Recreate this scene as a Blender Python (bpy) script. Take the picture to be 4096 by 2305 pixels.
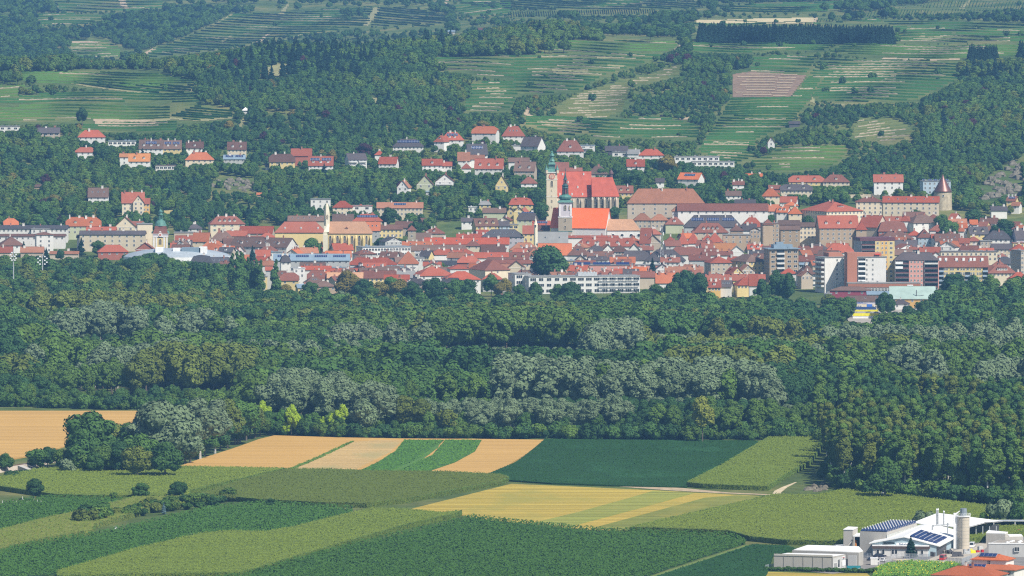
import bpy, math, random
import numpy as np
from mathutils import Vector, Matrix
R = math.radians
random.seed(7); rng = np.random.default_rng(7)
for o in list(bpy.data.objects): bpy.data.objects.remove(o)
S = bpy.context.scene
COL = S.collection

# ------------------------------------------------------------------ camera, sky, sun, exposure
F = 28500.0; TH = R(2.77); CZ = 230.0; U0 = 2048.0; V0 = 1152.5
cam_d = bpy.data.cameras.new("camera"); cam = bpy.data.objects.new("camera", cam_d); COL.objects.link(cam)
cam.location = (0, 0, CZ); cam.rotation_euler = (R(90) - TH, 0, 0)
cam_d.sensor_width = 36; cam_d.lens = 36 * F / 4096; cam_d.clip_start = 5; cam_d.clip_end = 60000
S.camera = cam
SUN = Vector((0.56, -0.60, 0.92)).normalized()
W = bpy.data.worlds.new("World"); S.world = W; W.use_nodes = True
nt = W.node_tree; nt.nodes.clear()
sky = nt.nodes.new('ShaderNodeTexSky'); sky.sky_type = 'NISHITA'; sky.sun_disc = False
sky.sun_elevation = math.asin(SUN.z); sky.sun_rotation = math.atan2(SUN.x, SUN.y)
bg = nt.nodes.new('ShaderNodeBackground'); bg.inputs[1].default_value = 0.09
wo = nt.nodes.new('ShaderNodeOutputWorld'); nt.links.new(sky.outputs[0], bg.inputs[0]); nt.links.new(bg.outputs[0], wo.inputs[0])
sd = bpy.data.lights.new("sun", 'SUN'); sd.energy = 5.0; sd.angle = R(0.5); sd.color = (1.0, 0.94, 0.845)
so = bpy.data.objects.new("sun", sd); COL.objects.link(so); so.location = (0, 0, 900)
so.rotation_euler = (-SUN).to_track_quat('-Z', 'Y').to_euler()
vs = S.view_settings; vs.view_transform = 'Standard'; vs.look = 'None'; vs.exposure = 0.34; vs.gamma = 1; vs.use_curve_mapping = False
S.render.engine = 'CYCLES'
S.cycles.max_bounces = 4; S.cycles.diffuse_bounces = 2; S.cycles.glossy_bounces = 2; S.cycles.transmission_bounces = 2
S.cycles.volume_bounces = 0; S.cycles.transparent_max_bounces = 4
S.cycles.use_adaptive_sampling = False
S.cycles.use_denoising = False
S.cycles.filter_width = 1.2

# ------------------------------------------------------------------ pixel <-> world (photo pixels, 4096 x 2305)
CT, ST = math.cos(TH), math.sin(TH)
def vproj(z, Y):
    dz = z - CZ
    return V0 - F * (Y * ST + dz * CT) / (Y * CT - dz * ST)
def zof(v, Y):
    dy = (V0 - v) / F
    t = Y / (CT + dy * ST)
    return CZ + t * (-ST + dy * CT)
def xof(u, Y, z=40.0):
    return (u - U0) / F * (Y * CT - (z - CZ) * ST)
def uof(x, Y, z=40.0):
    return U0 + F * x / (Y * CT - (z - CZ) * ST)

# ------------------------------------------------------------------ terrain: height profiles for a few bearings
PL = {
 -400: [(5050,930),(5250,810),(5500,650),(5750,530),(6000,405),(6250,300),(6350,266),(6500,280),(7000,330),(7600,265),(8500,125),(9500,0),(11000,-60),(14000,-90)],
 600: [(5050,925),(5250,800),(5500,640),(5750,520),(6000,400),(6250,310),(6400,285),(6550,290),(7000,330),(7600,265),(8500,125),(9500,-5),(11000,-70),(14000,-90)],
 1040: [(5050,915),(5250,790),(5500,640),(5750,500),(6000,370),(6250,255),(6400,215),(6550,225),(7000,300),(7600,250),(8500,125),(9500,0),(11000,-60),(14000,-90)],
 1650: [(5050,900),(5250,780),(5500,640),(5750,490),(6000,370),(6250,265),(6400,225),(6550,205),(7000,240),(7600,200),(8500,90),(9500,-10),(11000,-60),(14000,-90)],
 2200: [(5050,872),(5250,775),(5500,645),(5800,490),(6100,350),(6400,225),(6600,165),(6800,140),(7300,120),(8500,40),(9500,-25),(11000,-70),(14000,-90)],
 3000: [(5050,870),(5250,765),(5500,650),(5800,500),(6100,370),(6400,250),(6600,180),(6800,150),(7200,115),(8500,20),(9500,-30),(11000,-70),(14000,-90)],
 4500: [(5050,875),(5250,760),(5500,640),(5800,480),(6100,345),(6400,240),(6600,185),(6800,155),(7200,115),(8500,20),(9500,-30),(11000,-70),(14000,-90)],
}
YG = np.concatenate([np.arange(4000, 5100, 25), np.arange(5100, 7000, 12), np.arange(7000, 10000, 30), np.arange(10000, 14001, 200)]).astype(float)
UG = np.arange(-2400, 6500, 24).astype(float)
def sm_interp(x, xp, fp):
    a = np.interp(x, xp, fp)
    return (np.interp(x - 35, xp, fp) + 2 * a + np.interp(x + 35, xp, fp)) / 4
cols = sorted(PL)
prof = []
for c in cols:
    ys = [4000, 4330, 4400, 4700, 4900] + [p[0] for p in PL[c]]
    zs = [0, 0, 0.5, 5.5, 13.0] + [zof(p[1], p[0]) for p in PL[c]]
    prof.append(sm_interp(YG, ys, zs))
prof = np.array(prof)
ZG = np.zeros((len(UG), len(YG)))
for j in range(len(YG)):
    ZG[:, j] = np.interp(UG, cols, prof[:, j])
k = np.hanning(15); k /= k.sum()
for j in range(len(YG)):
    ZG[:, j] = np.convolve(np.pad(ZG[:, j], 7, mode='edge'), k, mode='valid')
# rolling of the slope, growing from the foot of the hill
UU, YY = np.meshgrid(UG, YG, indexing='ij')
amp = np.clip((YY - 5150) / 500, 0, 1) * 2.2
ZG += amp * (np.sin(UU / 173 + YY / 61) * 0.6 + np.sin(UU / 71 - YY / 97 + 1.3) * 0.4 + np.sin(UU / 310 + YY / 180 + 2) * 1.1)
VG = vproj(ZG, YY)
def TZ(x, Y):
    if Y <= 4000: return 0.0
    u = U0 + F * x / Y
    for _ in range(1): pass
    i = min(max((u - UG[0]) / 24.0, 0), len(UG) - 1.001); i0 = int(i); fi = i - i0
    j0 = int(min(np.searchsorted(YG, Y, side='right') - 1, len(YG) - 2)); fj = (Y - YG[j0]) / (YG[j0 + 1] - YG[j0])
    a = ZG[i0, j0] * (1 - fi) + ZG[i0 + 1, j0] * fi; b = ZG[i0, j0 + 1] * (1 - fi) + ZG[i0 + 1, j0 + 1] * fi
    return float(a * (1 - fj) + b * fj)
def hit(u, v, h=0.0, ymin=4000.0):
    """distance Y where the sight line (u, v) meets the ground (or a level h above it)"""
    zf = h
    dep = TH - math.atan((V0 - v) / F)
    if dep > 0:
        Yf = (CZ - zf) / math.tan(dep)
        if Yf < 4330: return Yf
    i = min(max((u - UG[0]) / 24.0, 0), len(UG) - 1.001); i0 = int(i); fi = i - i0
    z = ZG[i0] * (1 - fi) + ZG[i0 + 1] * fi + h
    vv = vproj(z, YG)
    ok = np.where((vv <= v) & (YG >= ymin))[0]
    if len(ok) == 0: return None
    j = ok[0]
    if j == 0: return float(YG[0])
    f = (vv[j - 1] - v) / max(vv[j - 1] - vv[j], 1e-6)
    return float(YG[j - 1] + min(max(f, 0), 1) * (YG[j] - YG[j - 1]))
def ground(u, v, h=0.0, ymin=4000.0):
    Y = hit(u, v, h, ymin)
    if Y is None: return None
    x = xof(u, Y, zof(v, Y))
    return (x, Y, TZ(x, Y))
def pz(region):
    u0, v0, s = region
    return lambda x, y: (u0 + x / s, v0 + y / s)

# ------------------------------------------------------------------ mesh and naming helpers
def newmesh(name, verts, faces, mats, mi=None, smooth=False):
    me = bpy.data.meshes.new(name)
    me.from_pydata([tuple(map(float, v)) for v in verts], [], [tuple(map(int, f)) for f in faces])
    for m in mats: me.materials.append(m)
    if mi is not None: me.polygons.foreach_set('material_index', np.array(mi, dtype=np.int32))
    if smooth: me.polygons.foreach_set('use_smooth', np.ones(len(faces), dtype=bool))
    me.update(); return me
def ob(name, me, parent=None, loc=(0, 0, 0), rz=0.0, sc=None):
    o = bpy.data.objects.new(name, me); COL.objects.link(o)
    if parent is not None: o.parent = parent
    o.location = loc
    if rz: o.rotation_euler = (0, 0, rz)
    if sc is not None: o.scale = sc
    return o
def tag(o, label=None, cat=None, group=None, kind=None):
    if label: o["label"] = label
    if cat: o["category"] = cat
    if group: o["group"] = group
    if kind: o["kind"] = kind
    return o
class MB:
    """collects simple solids into one mesh"""
    def __init__(s): s.v = []; s.f = []; s.m = []
    def add(s, vs_, fs_, m=0):
        b = len(s.v); s.v += [tuple(v) for v in vs_]; s.f += [tuple(b + i for i in f) for f in fs_]; s.m += [m] * len(fs_)
    def box(s, x0, y0, z0, x1, y1, z1, m=0):
        s.add([(x0,y0,z0),(x1,y0,z0),(x1,y1,z0),(x0,y1,z0),(x0,y0,z1),(x1,y0,z1),(x1,y1,z1),(x0,y1,z1)],
              [(0,3,2,1),(4,5,6,7),(0,1,5,4),(1,2,6,5),(2,3,7,6),(3,0,4,7)], m)
    def rev(s, prof, n=16, cx=0, cy=0, m=0, a0=0, cap=True):
        b = len(s.v); k = len(prof)
        for r, z in prof:
            for i in range(n):
                a = a0 + 2 * math.pi * i / n; s.v.append((cx + r * math.cos(a), cy + r * math.sin(a), z))
        for j in range(k - 1):
            for i in range(n):
                s.f.append((b + j*n + i, b + j*n + (i+1) % n, b + (j+1)*n + (i+1) % n, b + (j+1)*n + i)); s.m.append(m)
        if cap:
            s.f.append(tuple(b + (k-1)*n + i for i in range(n))); s.m.append(m)
            s.f.append(tuple(b + n - 1 - i for i in range(n))); s.m.append(m)
    def prism(s, poly, z0, z1, m=0):
        n = len(poly); b = len(s.v)
        s.v += [(p[0], p[1], z0) for p in poly] + [(p[0], p[1], z1) for p in poly]
        s.f += [tuple(b + n + i for i in range(n)), tuple(b + n - 1 - i for i in range(n))]; s.m += [m, m]
        for i in range(n): s.f.append((b+i, b+(i+1) % n, b+n+(i+1) % n, b+n+i)); s.m.append(m)
    def bar(s, p, q, w=0.1, m=0):
        p = Vector(p); q = Vector(q); d = (q - p).normalized()
        a = d.cross(Vector((0, 0, 1)) if abs(d.z) < .9 else Vector((1, 0, 0))).normalized() * w / 2; c = d.cross(a).normalized() * w / 2
        vs_ = [p-a-c, p+a-c, p+a+c, p-a+c, q-a-c, q+a-c, q+a+c, q-a+c]
        s.add(vs_, [(0,3,2,1),(4,5,6,7),(0,1,5,4),(1,2,6,5),(2,3,7,6),(3,0,4,7)], m)
    def mesh(s, name, mats, smooth=False): return newmesh(name, s.v, s.f, mats, s.m, smooth)
    def build(s, name, mats, parent=None, loc=(0, 0, 0), rz=0.0, smooth=False):
        return ob(name, s.mesh(name, mats if isinstance(mats, list) else [mats], smooth), parent, loc, rz)

# ------------------------------------------------------------------ materials
def nodes(name):
    m = bpy.data.materials.new(name); m.use_nodes = True; t = m.node_tree; b = t.nodes['Principled BSDF']
    return m, t, b
def L(t, a, b): t.links.new(a, b)
def noise(t, scale, detail=3, vec=None, rough=0.55):
    n = t.nodes.new('ShaderNodeTexNoise'); n.inputs['Scale'].default_value = scale; n.inputs['Detail'].default_value = detail; n.inputs['Roughness'].default_value = rough
    if vec is not None: L(t, vec, n.inputs['Vector'])
    return n
def ramp(t, fac, stops):
    r = t.nodes.new('ShaderNodeValToRGB'); e = r.color_ramp.elements
    while len(e) < len(stops): e.new(0.5)
    for q, (p, c) in zip(e, stops): q.position = p; q.color = (c[0], c[1], c[2], 1)
    L(t, fac, r.inputs[0]); return r
def mixc(t, fac, a, b, mode='MIX'):
    m = t.nodes.new('ShaderNodeMix'); m.data_type = 'RGBA'; m.blend_type = mode
    for sock, val in ((m.inputs[0], fac), (m.inputs[6], a), (m.inputs[7], b)):
        if hasattr(val, 'node'): L(t, val, sock)
        else: sock.default_value = val if isinstance(val, (int, float)) else (val[0], val[1], val[2], 1)
    return m.outputs[2]
def mapv(t, coord='Object', scale=(1, 1, 1), rot=(0, 0, 0)):
    if coord == 'World': c = t.nodes.new('ShaderNodeNewGeometry').outputs['Position']
    else: c = t.nodes.new('ShaderNodeTexCoord').outputs[coord]
    m = t.nodes.new('ShaderNodeMapping'); m.inputs['Scale'].default_value = scale; m.inputs['Rotation'].default_value = rot
    L(t, c, m.inputs['Vector']); return m.outputs[0]
def objrand(t): return t.nodes.new('ShaderNodeObjectInfo').outputs['Random']
def val(t, c, k): return tuple(x * k for x in c)
MC = {}
def foliage(name, c, var=0.35, spec=0.15, hue=None):
    if name in MC: return MC[name]
    m, t, b = nodes(name)
    n = noise(t, 0.55, 3, mapv(t, 'Object'))
    c2 = hue or (c[0] * 1.25, c[1] * 1.1, c[2] * 0.8)
    col = mixc(t, n.outputs[0], val(t, c, 0.72), val(t, c, 1.3))
    col = mixc(t, objrand(t), col, mixc(t, 0.55, col, c2))
    rr = t.nodes.new('ShaderNodeMapRange'); rr.inputs[3].default_value = 1 - var * .7; rr.inputs[4].default_value = 1 + var * .7
    mm = t.nodes.new('ShaderNodeMath'); mm.operation = 'FRACT'; m2 = t.nodes.new('ShaderNodeMath'); m2.operation = 'MULTIPLY'; m2.inputs[1].default_value = 7.31
    L(t, objrand(t), m2.inputs[0]); L(t, m2.outputs[0], mm.inputs[0]); L(t, mm.outputs[0], rr.inputs[0])
    v = t.nodes.new('ShaderNodeHueSaturation'); L(t, rr.outputs[0], v.inputs['Value']); L(t, col, v.inputs['Color'])
    L(t, v.outputs[0], b.inputs['Base Color']); b.inputs['Roughness'].default_value = 0.6; b.inputs['Specular IOR Level'].default_value = spec * .4
    MC[name] = m; return m
def plain(name, c, rough=0.7, spec=0.3, metal=0.0, nz=0.12, scale=0.8, emit=0):
    if name in MC: return MC[name]
    m, t, b = nodes(name)
    n = noise(t, scale, 4, mapv(t, 'Object'))
    r = t.nodes.new('ShaderNodeMapRange'); r.inputs[1].default_value = 0.3; r.inputs[2].default_value = 0.7; L(t, n.outputs[0], r.inputs[0])
    col = mixc(t, r.outputs[0], val(t, c, 1 - nz), tuple(min(x * (1 + nz), 0.92) for x in c))
    L(t, col, b.inputs['Base Color']); b.inputs['Roughness'].default_value = rough; b.inputs['Specular IOR Level'].default_value = spec; b.inputs['Metallic'].default_value = metal
    MC[name] = m; return m
def plaster(name, c):
    """render on a wall: broad blotches, faint streaks, dirtier or cleaner from house to house"""
    if name in MC: return MC[name]
    m, t, b = nodes(name)
    n = noise(t, 0.25, 4, mapv(t, 'Object')); n2 = noise(t, 1.2, 3, mapv(t, 'Object', (1, 1, .12)))
    col = mixc(t, n.outputs[0], val(t, c, 0.8), tuple(min(x * 1.16, 0.88) for x in c))
    col = mixc(t, n2.outputs[0], col, mixc(t, 0.85, col, (c[0]*.78, c[1]*.76, c[2]*.72)))
    h = t.nodes.new('ShaderNodeHueSaturation'); r = t.nodes.new('ShaderNodeMapRange'); r.inputs[3].default_value = .86; r.inputs[4].default_value = 1.1
    L(t, objrand(t), r.inputs[0]); L(t, r.outputs[0], h.inputs['Value']); L(t, col, h.inputs['Color'])
    L(t, h.outputs[0], b.inputs['Base Color']); b.inputs['Roughness'].default_value = 0.85; b.inputs['Specular IOR Level'].default_value = 0.2
    MC[name] = m; return m
def tiles(name, c, course=0.9, patch=0.5, rough=0.75):
    """roof covering: courses of tiles, replaced patches, lichen"""
    if name in MC: return MC[name]
    m, t, b = nodes(name)
    n = noise(t, 0.35, 5, mapv(t, 'Object'), 0.65); n2 = noise(t, 2.2, 3, mapv(t, 'Object'), 0.7)
    col = mixc(t, n.outputs[0], val(t, c, 1 - patch * 0.6), val(t, c, 1 + patch * 0.45))
    r = ramp(t, n2.outputs[0], [(0.35, (0.62, 0.6, 0.6)), (0.6, (1, 1, 1)), (0.75, (1.15, 1.12, 1.1))])
    col = mixc(t, 1.0, col, r.outputs[0], 'MULTIPLY')
    w = t.nodes.new('ShaderNodeTexWave'); w.wave_type = 'BANDS'; w.bands_direction = 'Z'; w.inputs['Scale'].default_value = course; w.inputs['Distortion'].default_value = 0.6
    L(t, mapv(t, 'Object'), w.inputs['Vector'])
    col = mixc(t, mulf(t, w.outputs['Fac'], 0.28), col, val(t, c, 0.45))
    n5 = noise(t, .12, 4, mapv(t, 'World'), .7); st = ramp(t, n5.outputs[0], [(.42, (0, 0, 0)), (.62, (1, 1, 1))])
    m3 = t.nodes.new('ShaderNodeMath'); m3.operation = 'FRACT'; m4 = t.nodes.new('ShaderNodeMath'); m4.operation = 'MULTIPLY'; m4.inputs[1].default_value = 5.77; L(t, objrand(t), m4.inputs[0]); L(t, m4.outputs[0], m3.inputs[0])
    ag = t.nodes.new('ShaderNodeMath'); ag.operation = 'MULTIPLY'; L(t, m3.outputs[0], ag.inputs[0]); ag.inputs[1].default_value = .5 if c[0] > .3 else .2
    col = mixc(t, ag.outputs[0], col, (.22, .12, .085)); col = mixc(t, mulf(t, st.outputs[0], .3), col, val(t, c, .5))
    h = t.nodes.new('ShaderNodeHueSaturation'); rr = t.nodes.new('ShaderNodeMapRange'); rr.inputs[3].default_value = .72; rr.inputs[4].default_value = 1.18
    L(t, objrand(t), rr.inputs[0]); L(t, rr.outputs[0], h.inputs['Value']); L(t, col, h.inputs['Color'])
    L(t, h.outputs[0], b.inputs['Base Color']); b.inputs['Roughness'].default_value = rough; b.inputs['Specular IOR Level'].default_value = 0.25
    MC[name] = m; return m
def mulf(t, a, k):
    m = t.nodes.new('ShaderNodeMath'); m.operation = 'MULTIPLY'; L(t, a, m.inputs[0]); m.inputs[1].default_value = k; return m.outputs[0]
# ------------------------------------------------------------------ fast meshes of many small faces
def fastmesh(name, V, nq, mats, mi=None, extra=None):
    """V: (4*nq,3) quads; extra: (verts, faces, mi) appended"""
    V = np.asarray(V, dtype=np.float32).reshape(-1, 3)
    fl = np.arange(4 * nq, dtype=np.int32); ls = np.arange(nq, dtype=np.int32) * 4; lt = np.full(nq, 4, dtype=np.int32)
    mi_ = np.zeros(nq, dtype=np.int32) if mi is None else np.asarray(mi, dtype=np.int32)
    if extra and len(extra[1]):
        ev, ef, em = extra; b = len(V); V = np.vstack([V, np.array(ev, dtype=np.float32)])
        flat = []; st = []; tt = []; c = len(fl)
        for f in ef: st.append(c); tt.append(len(f)); flat += [b + i for i in f]; c += len(f)
        fl = np.concatenate([fl, np.array(flat, dtype=np.int32)]); ls = np.concatenate([ls, np.array(st, dtype=np.int32)]); lt = np.concatenate([lt, np.array(tt, dtype=np.int32)])
        mi_ = np.concatenate([mi_, np.array(em, dtype=np.int32)])
    me = bpy.data.meshes.new(name)
    me.vertices.add(len(V)); me.vertices.foreach_set('co', V.ravel())
    me.loops.add(len(fl)); me.loops.foreach_set('vertex_index', fl)
    me.polygons.add(len(ls)); me.polygons.foreach_set('loop_start', ls); me.polygons.foreach_set('loop_total', lt)
    for m in mats: me.materials.append(m)
    me.polygons.foreach_set('material_index', mi_)
    me.update(calc_edges=True); me.validate(); return me
def cards(P, N, size, rg=rng):
    n = len(P); N = N / np.maximum(np.linalg.norm(N, axis=1, keepdims=True), 1e-6)
    A = np.cross(N, rg.normal(size=(n, 3))); A /= np.maximum(np.linalg.norm(A, axis=1, keepdims=True), 1e-6)
    B = np.cross(N, A); s = np.asarray(size).reshape(-1, 1) * rg.uniform(.7, 1.3, (n, 1)) * 0.5
    A = A * s; B = B * s * rg.uniform(.6, 1.0, (n, 1))
    return np.stack([P - A - B, P + A - B * .6, P + A * .8 + B, P - A * .7 + B], axis=1).reshape(-1, 3)

# ------------------------------------------------------------------ trees
def tree_parts(style, H, rad, n, leaf, seed, core=True, trunkvis=0.25, lean=0.0):
    """returns leaf cards (4n,3), core solids, trunk solids"""
    rg = np.random.default_rng(seed); lobes = []
    core_b = MB(); tr = MB()
    if style in ('round', 'tall', 'bush', 'pop'):
        lo = {'round': .14, 'tall': .2, 'bush': .02, 'pop': .17}[style] * H; hi = H
        nl = {'round': 17, 'tall': 20, 'bush': 9, 'pop': 24}[style]; hc = (lo + hi) / 2; hh = (hi - lo) / 2
        for i in range(nl):
            d = rg.normal(size=3); d /= np.linalg.norm(d); q = rg.uniform(.45, .8)
            c = np.array([d[0] * rad * q, d[1] * rad * q, hc + d[2] * hh * q])
            w = {'tall': .85, 'pop': .75}.get(style, 1.0)
            r = rad * rg.uniform(.3, .46) * w; r = min(r, c[2] - lo * .4 + r * .3)
            lobes.append((c, np.array([r, r, r * rg.uniform(.8, 1.25)])))
        lobes.append((np.array([0, 0, hc]), np.array([rad * .62, rad * .62, hh * .7])))
        lobes.append((np.array([rg.uniform(-.2, .2) * rad, 0, hi - rad * .35]), np.array([rad * .42, rad * .42, rad * .42])))
    elif style == 'column':
        for i in range(14):
            f = i / 13; z = H * (.08 + .84 * f); r = rad * (0.55 + .45 * math.sin(math.pi * min(1, f * 1.05 + .12))) * (1 if f < .8 else 1 - (f - .8) * 2.6)
            a = rg.uniform(0, 6.28); lobes.append((np.array([math.cos(a) * rad * .25, math.sin(a) * rad * .25, z]), np.array([r * .85, r * .85, H * .075])))
    elif style == 'cone':
        for i in range(13):
            f = i / 12; z = H * (.1 + .85 * f); r = rad * (1 - f) ** .85 + .12 * rad
            for k_ in range(3 if f < .8 else 1):
                a = rg.uniform(0, 6.28); q = r * .42 if f < .8 else 0
                lobes.append((np.array([math.cos(a) * q, math.sin(a) * q, z]), np.array([r * .66, r * .66, H * .05])))
    w = np.array([l[1][0] * l[1][2] for l in lobes]); w /= w.sum()
    idx = rg.choice(len(lobes), n, p=w)
    C = np.array([l[0] for l in lobes])[idx]; Rr = np.array([l[1] for l in lobes])[idx]
    D = rg.normal(size=(n, 3)); D /= np.linalg.norm(D, axis=1, keepdims=True)
    D[:, 2] = np.where(D[:, 2] < -.45, -D[:, 2], D[:, 2])
    P = C + D * Rr * rg.uniform(.86, 1.14, (n, 1))
    N = D + rg.normal(scale=.26, size=(n, 3))
    if style == 'cone': N[:, 2] += .5
    if lean: P[:, 0] += P[:, 2] / H * lean
    V = cards(P, N, leaf, rg)
    if core:
        for c, r in lobes:
            k_ = 6; f_ = .86
            ring = [(0, -1)] + [(math.cos(t_), math.sin(t_)) for t_ in (-.6, .15, .85)] + [(0.02, 1)]
            core_b.rev([(max(p[0], .02) * r[0] * f_, c[2] + p[1] * r[2] * f_) for p in ring], k_, c[0], c[1], 0, rg.uniform(0, 6), cap=False)
    # trunk and a few limbs
    tb = {'round': .03, 'tall': .022, 'column': .02, 'cone': .02, 'bush': .02, 'pop': .019}[style] * H
    top = {'round': .6, 'tall': .75, 'column': .8, 'cone': .9, 'bush': .3, 'pop': .85}[style] * H
    tr.rev([(tb, -1.0), (tb * .8, H * .1), (tb * .55, top * .6), (tb * .2, top)], 6, cap=False)
    if style in ('round', 'tall', 'pop'):
        for c, r in lobes[:5]:
            tr.bar((0, 0, top * .5), tuple(c), tb * .5)
    return V, core_b, tr
TB = {}
def tree_mesh(key, style, H, rad, n, leaf, lm, tm, seed):
    """one mesh: crown and trunk (for things too small to show parts)"""
    V, cb, tr = tree_parts(style, H, rad, n, leaf, seed)
    b = len(cb.v); ev = cb.v + tr.v; ef = cb.f + [tuple(b + i for i in f) for f in tr.f]; em = [0] * len(cb.f) + [1] * len(tr.f)
    nv = len(V); 
    return fastmesh(key, V, n, [lm, tm], None, (ev, ef, em))
def tree_two(key, style, H, rad, n, leaf, lm, tm, seed):
    V, cb, tr = tree_parts(style, H, rad, n, leaf, seed)
    return fastmesh(key + '_crown', V, n, [lm], None, (cb.v, cb.f, [0] * len(cb.f))), newmesh(key + '_trunk', tr.v, tr.f, [tm])
M_bark = plain('bark', (.12, .10, .08), .9); M_pale = plain('pale_bark', (.42, .41, .37), .85)
FOL = {
 'g': foliage('leaf_green', (.052, .112, .026), .3), 'm': foliage('leaf_mid', (.072, .132, .026), .3),
 'o': foliage('leaf_olive', (.102, .138, .028), .25), 's': foliage('leaf_silver', (.118, .168, .08), .15, .3, (.15, .2, .11)),
 'd': foliage('leaf_dark', (.034, .082, .026), .3), 'y': foliage('leaf_yellow', (.24, .36, .02), .2, .2),
 'k': foliage('leaf_spruce', (.011, .034, .022), .15), 'b': foliage('leaf_bluespruce', (.09, .15, .16), .15),
 'r': foliage('leaf_copper', (.05, .02, .03), .2), 'a': foliage('leaf_autumn', (.14, .125, .028), .2), 'q': foliage('leaf_yellowing', (.17, .2, .035), .15), 'w': foliage('leaf_bright', (.06, .145, .022), .2)}
STY = {  # style, height, radius, cards near, card size near, cards far, size far
 'round': ('round', 15, 6.4, 3600, .75, 900, 1.2), 'tall': ('tall', 22, 6.6, 4400, .8, 1500, 1.25), 'pop': ('pop', 27, 4.0, 4200, .75, 1300, 1.1),
 'column': ('column', 24, 2.6, 1700, .8, 500, 1.3), 'cone': ('cone', 17, 3.6, 1700, .85, 420, 1.5), 'bush': ('bush', 4.5, 3.2, 1100, .5, 260, 1.0)}
def proto(col, sty, var=0, far=False, pale=False):
    key = (col, sty, var, far)
    if key not in TB:
        s_, H, r, n1, l1, n2, l2 = STY[sty]
        TB[key] = tree_mesh('tree_%s_%s%d' % (col, sty, var), s_, H, r, n2 if far else n1, l2 if far else l1, FOL[col], M_pale if col == 's' or sty == 'pop' else M_bark, hash((sty, var, far)) % 1000 if False else var * 31 + len(sty) * 7 + far)
    return TB[key], STY[sty][1]
def proto2(col, sty, var=0):
    key = (col, sty, var, 'two')
    if key not in TB:
        s_, H, r, n1, l1, n2, l2 = STY[sty]
        TB[key] = tree_two('tree_%s_%s%d' % (col, sty, var), s_, H, r, n1, l1, FOL[col], M_pale if col == 's' or sty == 'pop' else M_bark, var * 31 + len(sty) * 7)
    return TB[key], STY[sty][1]
KIND = {'pop': 'poplar_tree', 'round': 'broadleaf_tree', 'tall': 'forest_tree', 'column': 'columnar_poplar', 'cone': 'spruce_tree', 'bush': 'shrub'}
CAT = {'pop': 'poplar', 'round': 'tree', 'tall': 'tree', 'column': 'poplar', 'cone': 'spruce', 'bush': 'shrub'}
def plant(x, y, h, col, sty, label, group=None, wide=1.0, two=True, name=None, z=None, far=False):
    z = TZ(x, y) if z is None else z; v = random.randrange(3); k_ = name or KIND[sty]
    if col == 's' and sty == 'tall' and not name: k_ = 'silver_poplar'
    if two:
        (cm, tm), H = proto2(col, sty, v); s = h / H
        e = ob(k_, None, None, (x, y, z), random.uniform(0, 6.28), (s * wide, s * wide, s)); ob('crown', cm, e); ob('trunk', tm, e)
    else:
        me, H = proto(col, sty, v, far); s = h / H
        e = ob(k_, me, None, (x, y, z), random.uniform(0, 6.28), (s * wide, s * wide, s))
    tag(e, label, CAT[sty], group); return e
def plant_uv(u, vt, h, col, sty, label, group=None, wide=1.0, **kw):
    """tree whose top shows at photo pixel (u, vt)"""
    Y = hit(u, vt, h, kw.pop('ymin', 3000)); 
    if Y is None: return None
    return plant(xof(u, Y, h * .7), Y, h, col, sty, label, group, wide, **kw)

def scatter(name, protos, pts, label, cat=None):
    """ONE object: pts = rows (x, y, z, sx, sz, rot, index) carrying instances of the prototype meshes"""
    if len(pts) == 0: return
    pts = np.array(pts, dtype=np.float32)
    pc = bpy.data.collections.new(name + '_kinds')
    for i, me in enumerate(protos):
        o = bpy.data.objects.new('%s_%03d' % (name, i), me); pc.objects.link(o)
    me = bpy.data.meshes.new(name); me.vertices.add(len(pts)); me.vertices.foreach_set('co', pts[:, :3].ravel())
    a = me.attributes.new('sc', 'FLOAT_VECTOR', 'POINT'); a.data.foreach_set('vector', np.stack([pts[:, 3], pts[:, 3], pts[:, 4]], 1).ravel())
    a = me.attributes.new('rz', 'FLOAT', 'POINT'); a.data.foreach_set('value', pts[:, 5].copy())
    a = me.attributes.new('pi', 'INT', 'POINT'); a.data.foreach_set('value', pts[:, 6].astype(np.int32))
    for m_ in {m.name: m for p in protos for m in p.materials}.values(): me.materials.append(m_)
    o = ob(name, me); tag(o, label, cat, None, 'stuff')
    g = bpy.data.node_groups.new(name, 'GeometryNodeTree')
    g.interface.new_socket('Geometry', in_out='INPUT', socket_type='NodeSocketGeometry'); g.interface.new_socket('Geometry', in_out='OUTPUT', socket_type='NodeSocketGeometry')
    N = g.nodes; gi = N.new('NodeGroupInput'); go = N.new('NodeGroupOutput')
    ci = N.new('GeometryNodeCollectionInfo'); ci.inputs[0].default_value = pc; ci.inputs['Separate Children'].default_value = True; ci.inputs['Reset Children'].default_value = True
    mp = N.new('GeometryNodeMeshToPoints'); ip = N.new('GeometryNodeInstanceOnPoints'); ip.inputs['Pick Instance'].default_value = True
    def at_(nm, ty):
        n_ = N.new('GeometryNodeInputNamedAttribute'); n_.data_type = ty; n_.inputs[0].default_value = nm
        return [s for s in n_.outputs if s.enabled and s.name == 'Attribute'][0]
    cx = N.new('ShaderNodeCombineXYZ')
    g.links.new(gi.outputs[0], mp.inputs[0]); g.links.new(mp.outputs[0], ip.inputs['Points']); g.links.new(ci.outputs[0], ip.inputs['Instance'])
    g.links.new(at_('pi', 'INT'), ip.inputs['Instance Index']); g.links.new(at_('rz', 'FLOAT'), cx.inputs[2]); g.links.new(cx.outputs[0], ip.inputs['Rotation'])
    g.links.new(at_('sc', 'FLOAT_VECTOR'), ip.inputs['Scale']); g.links.new(ip.outputs[0], go.inputs[0])
    md = o.modifiers.new('scatter', 'NODES'); md.node_group = g
    return o
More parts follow.
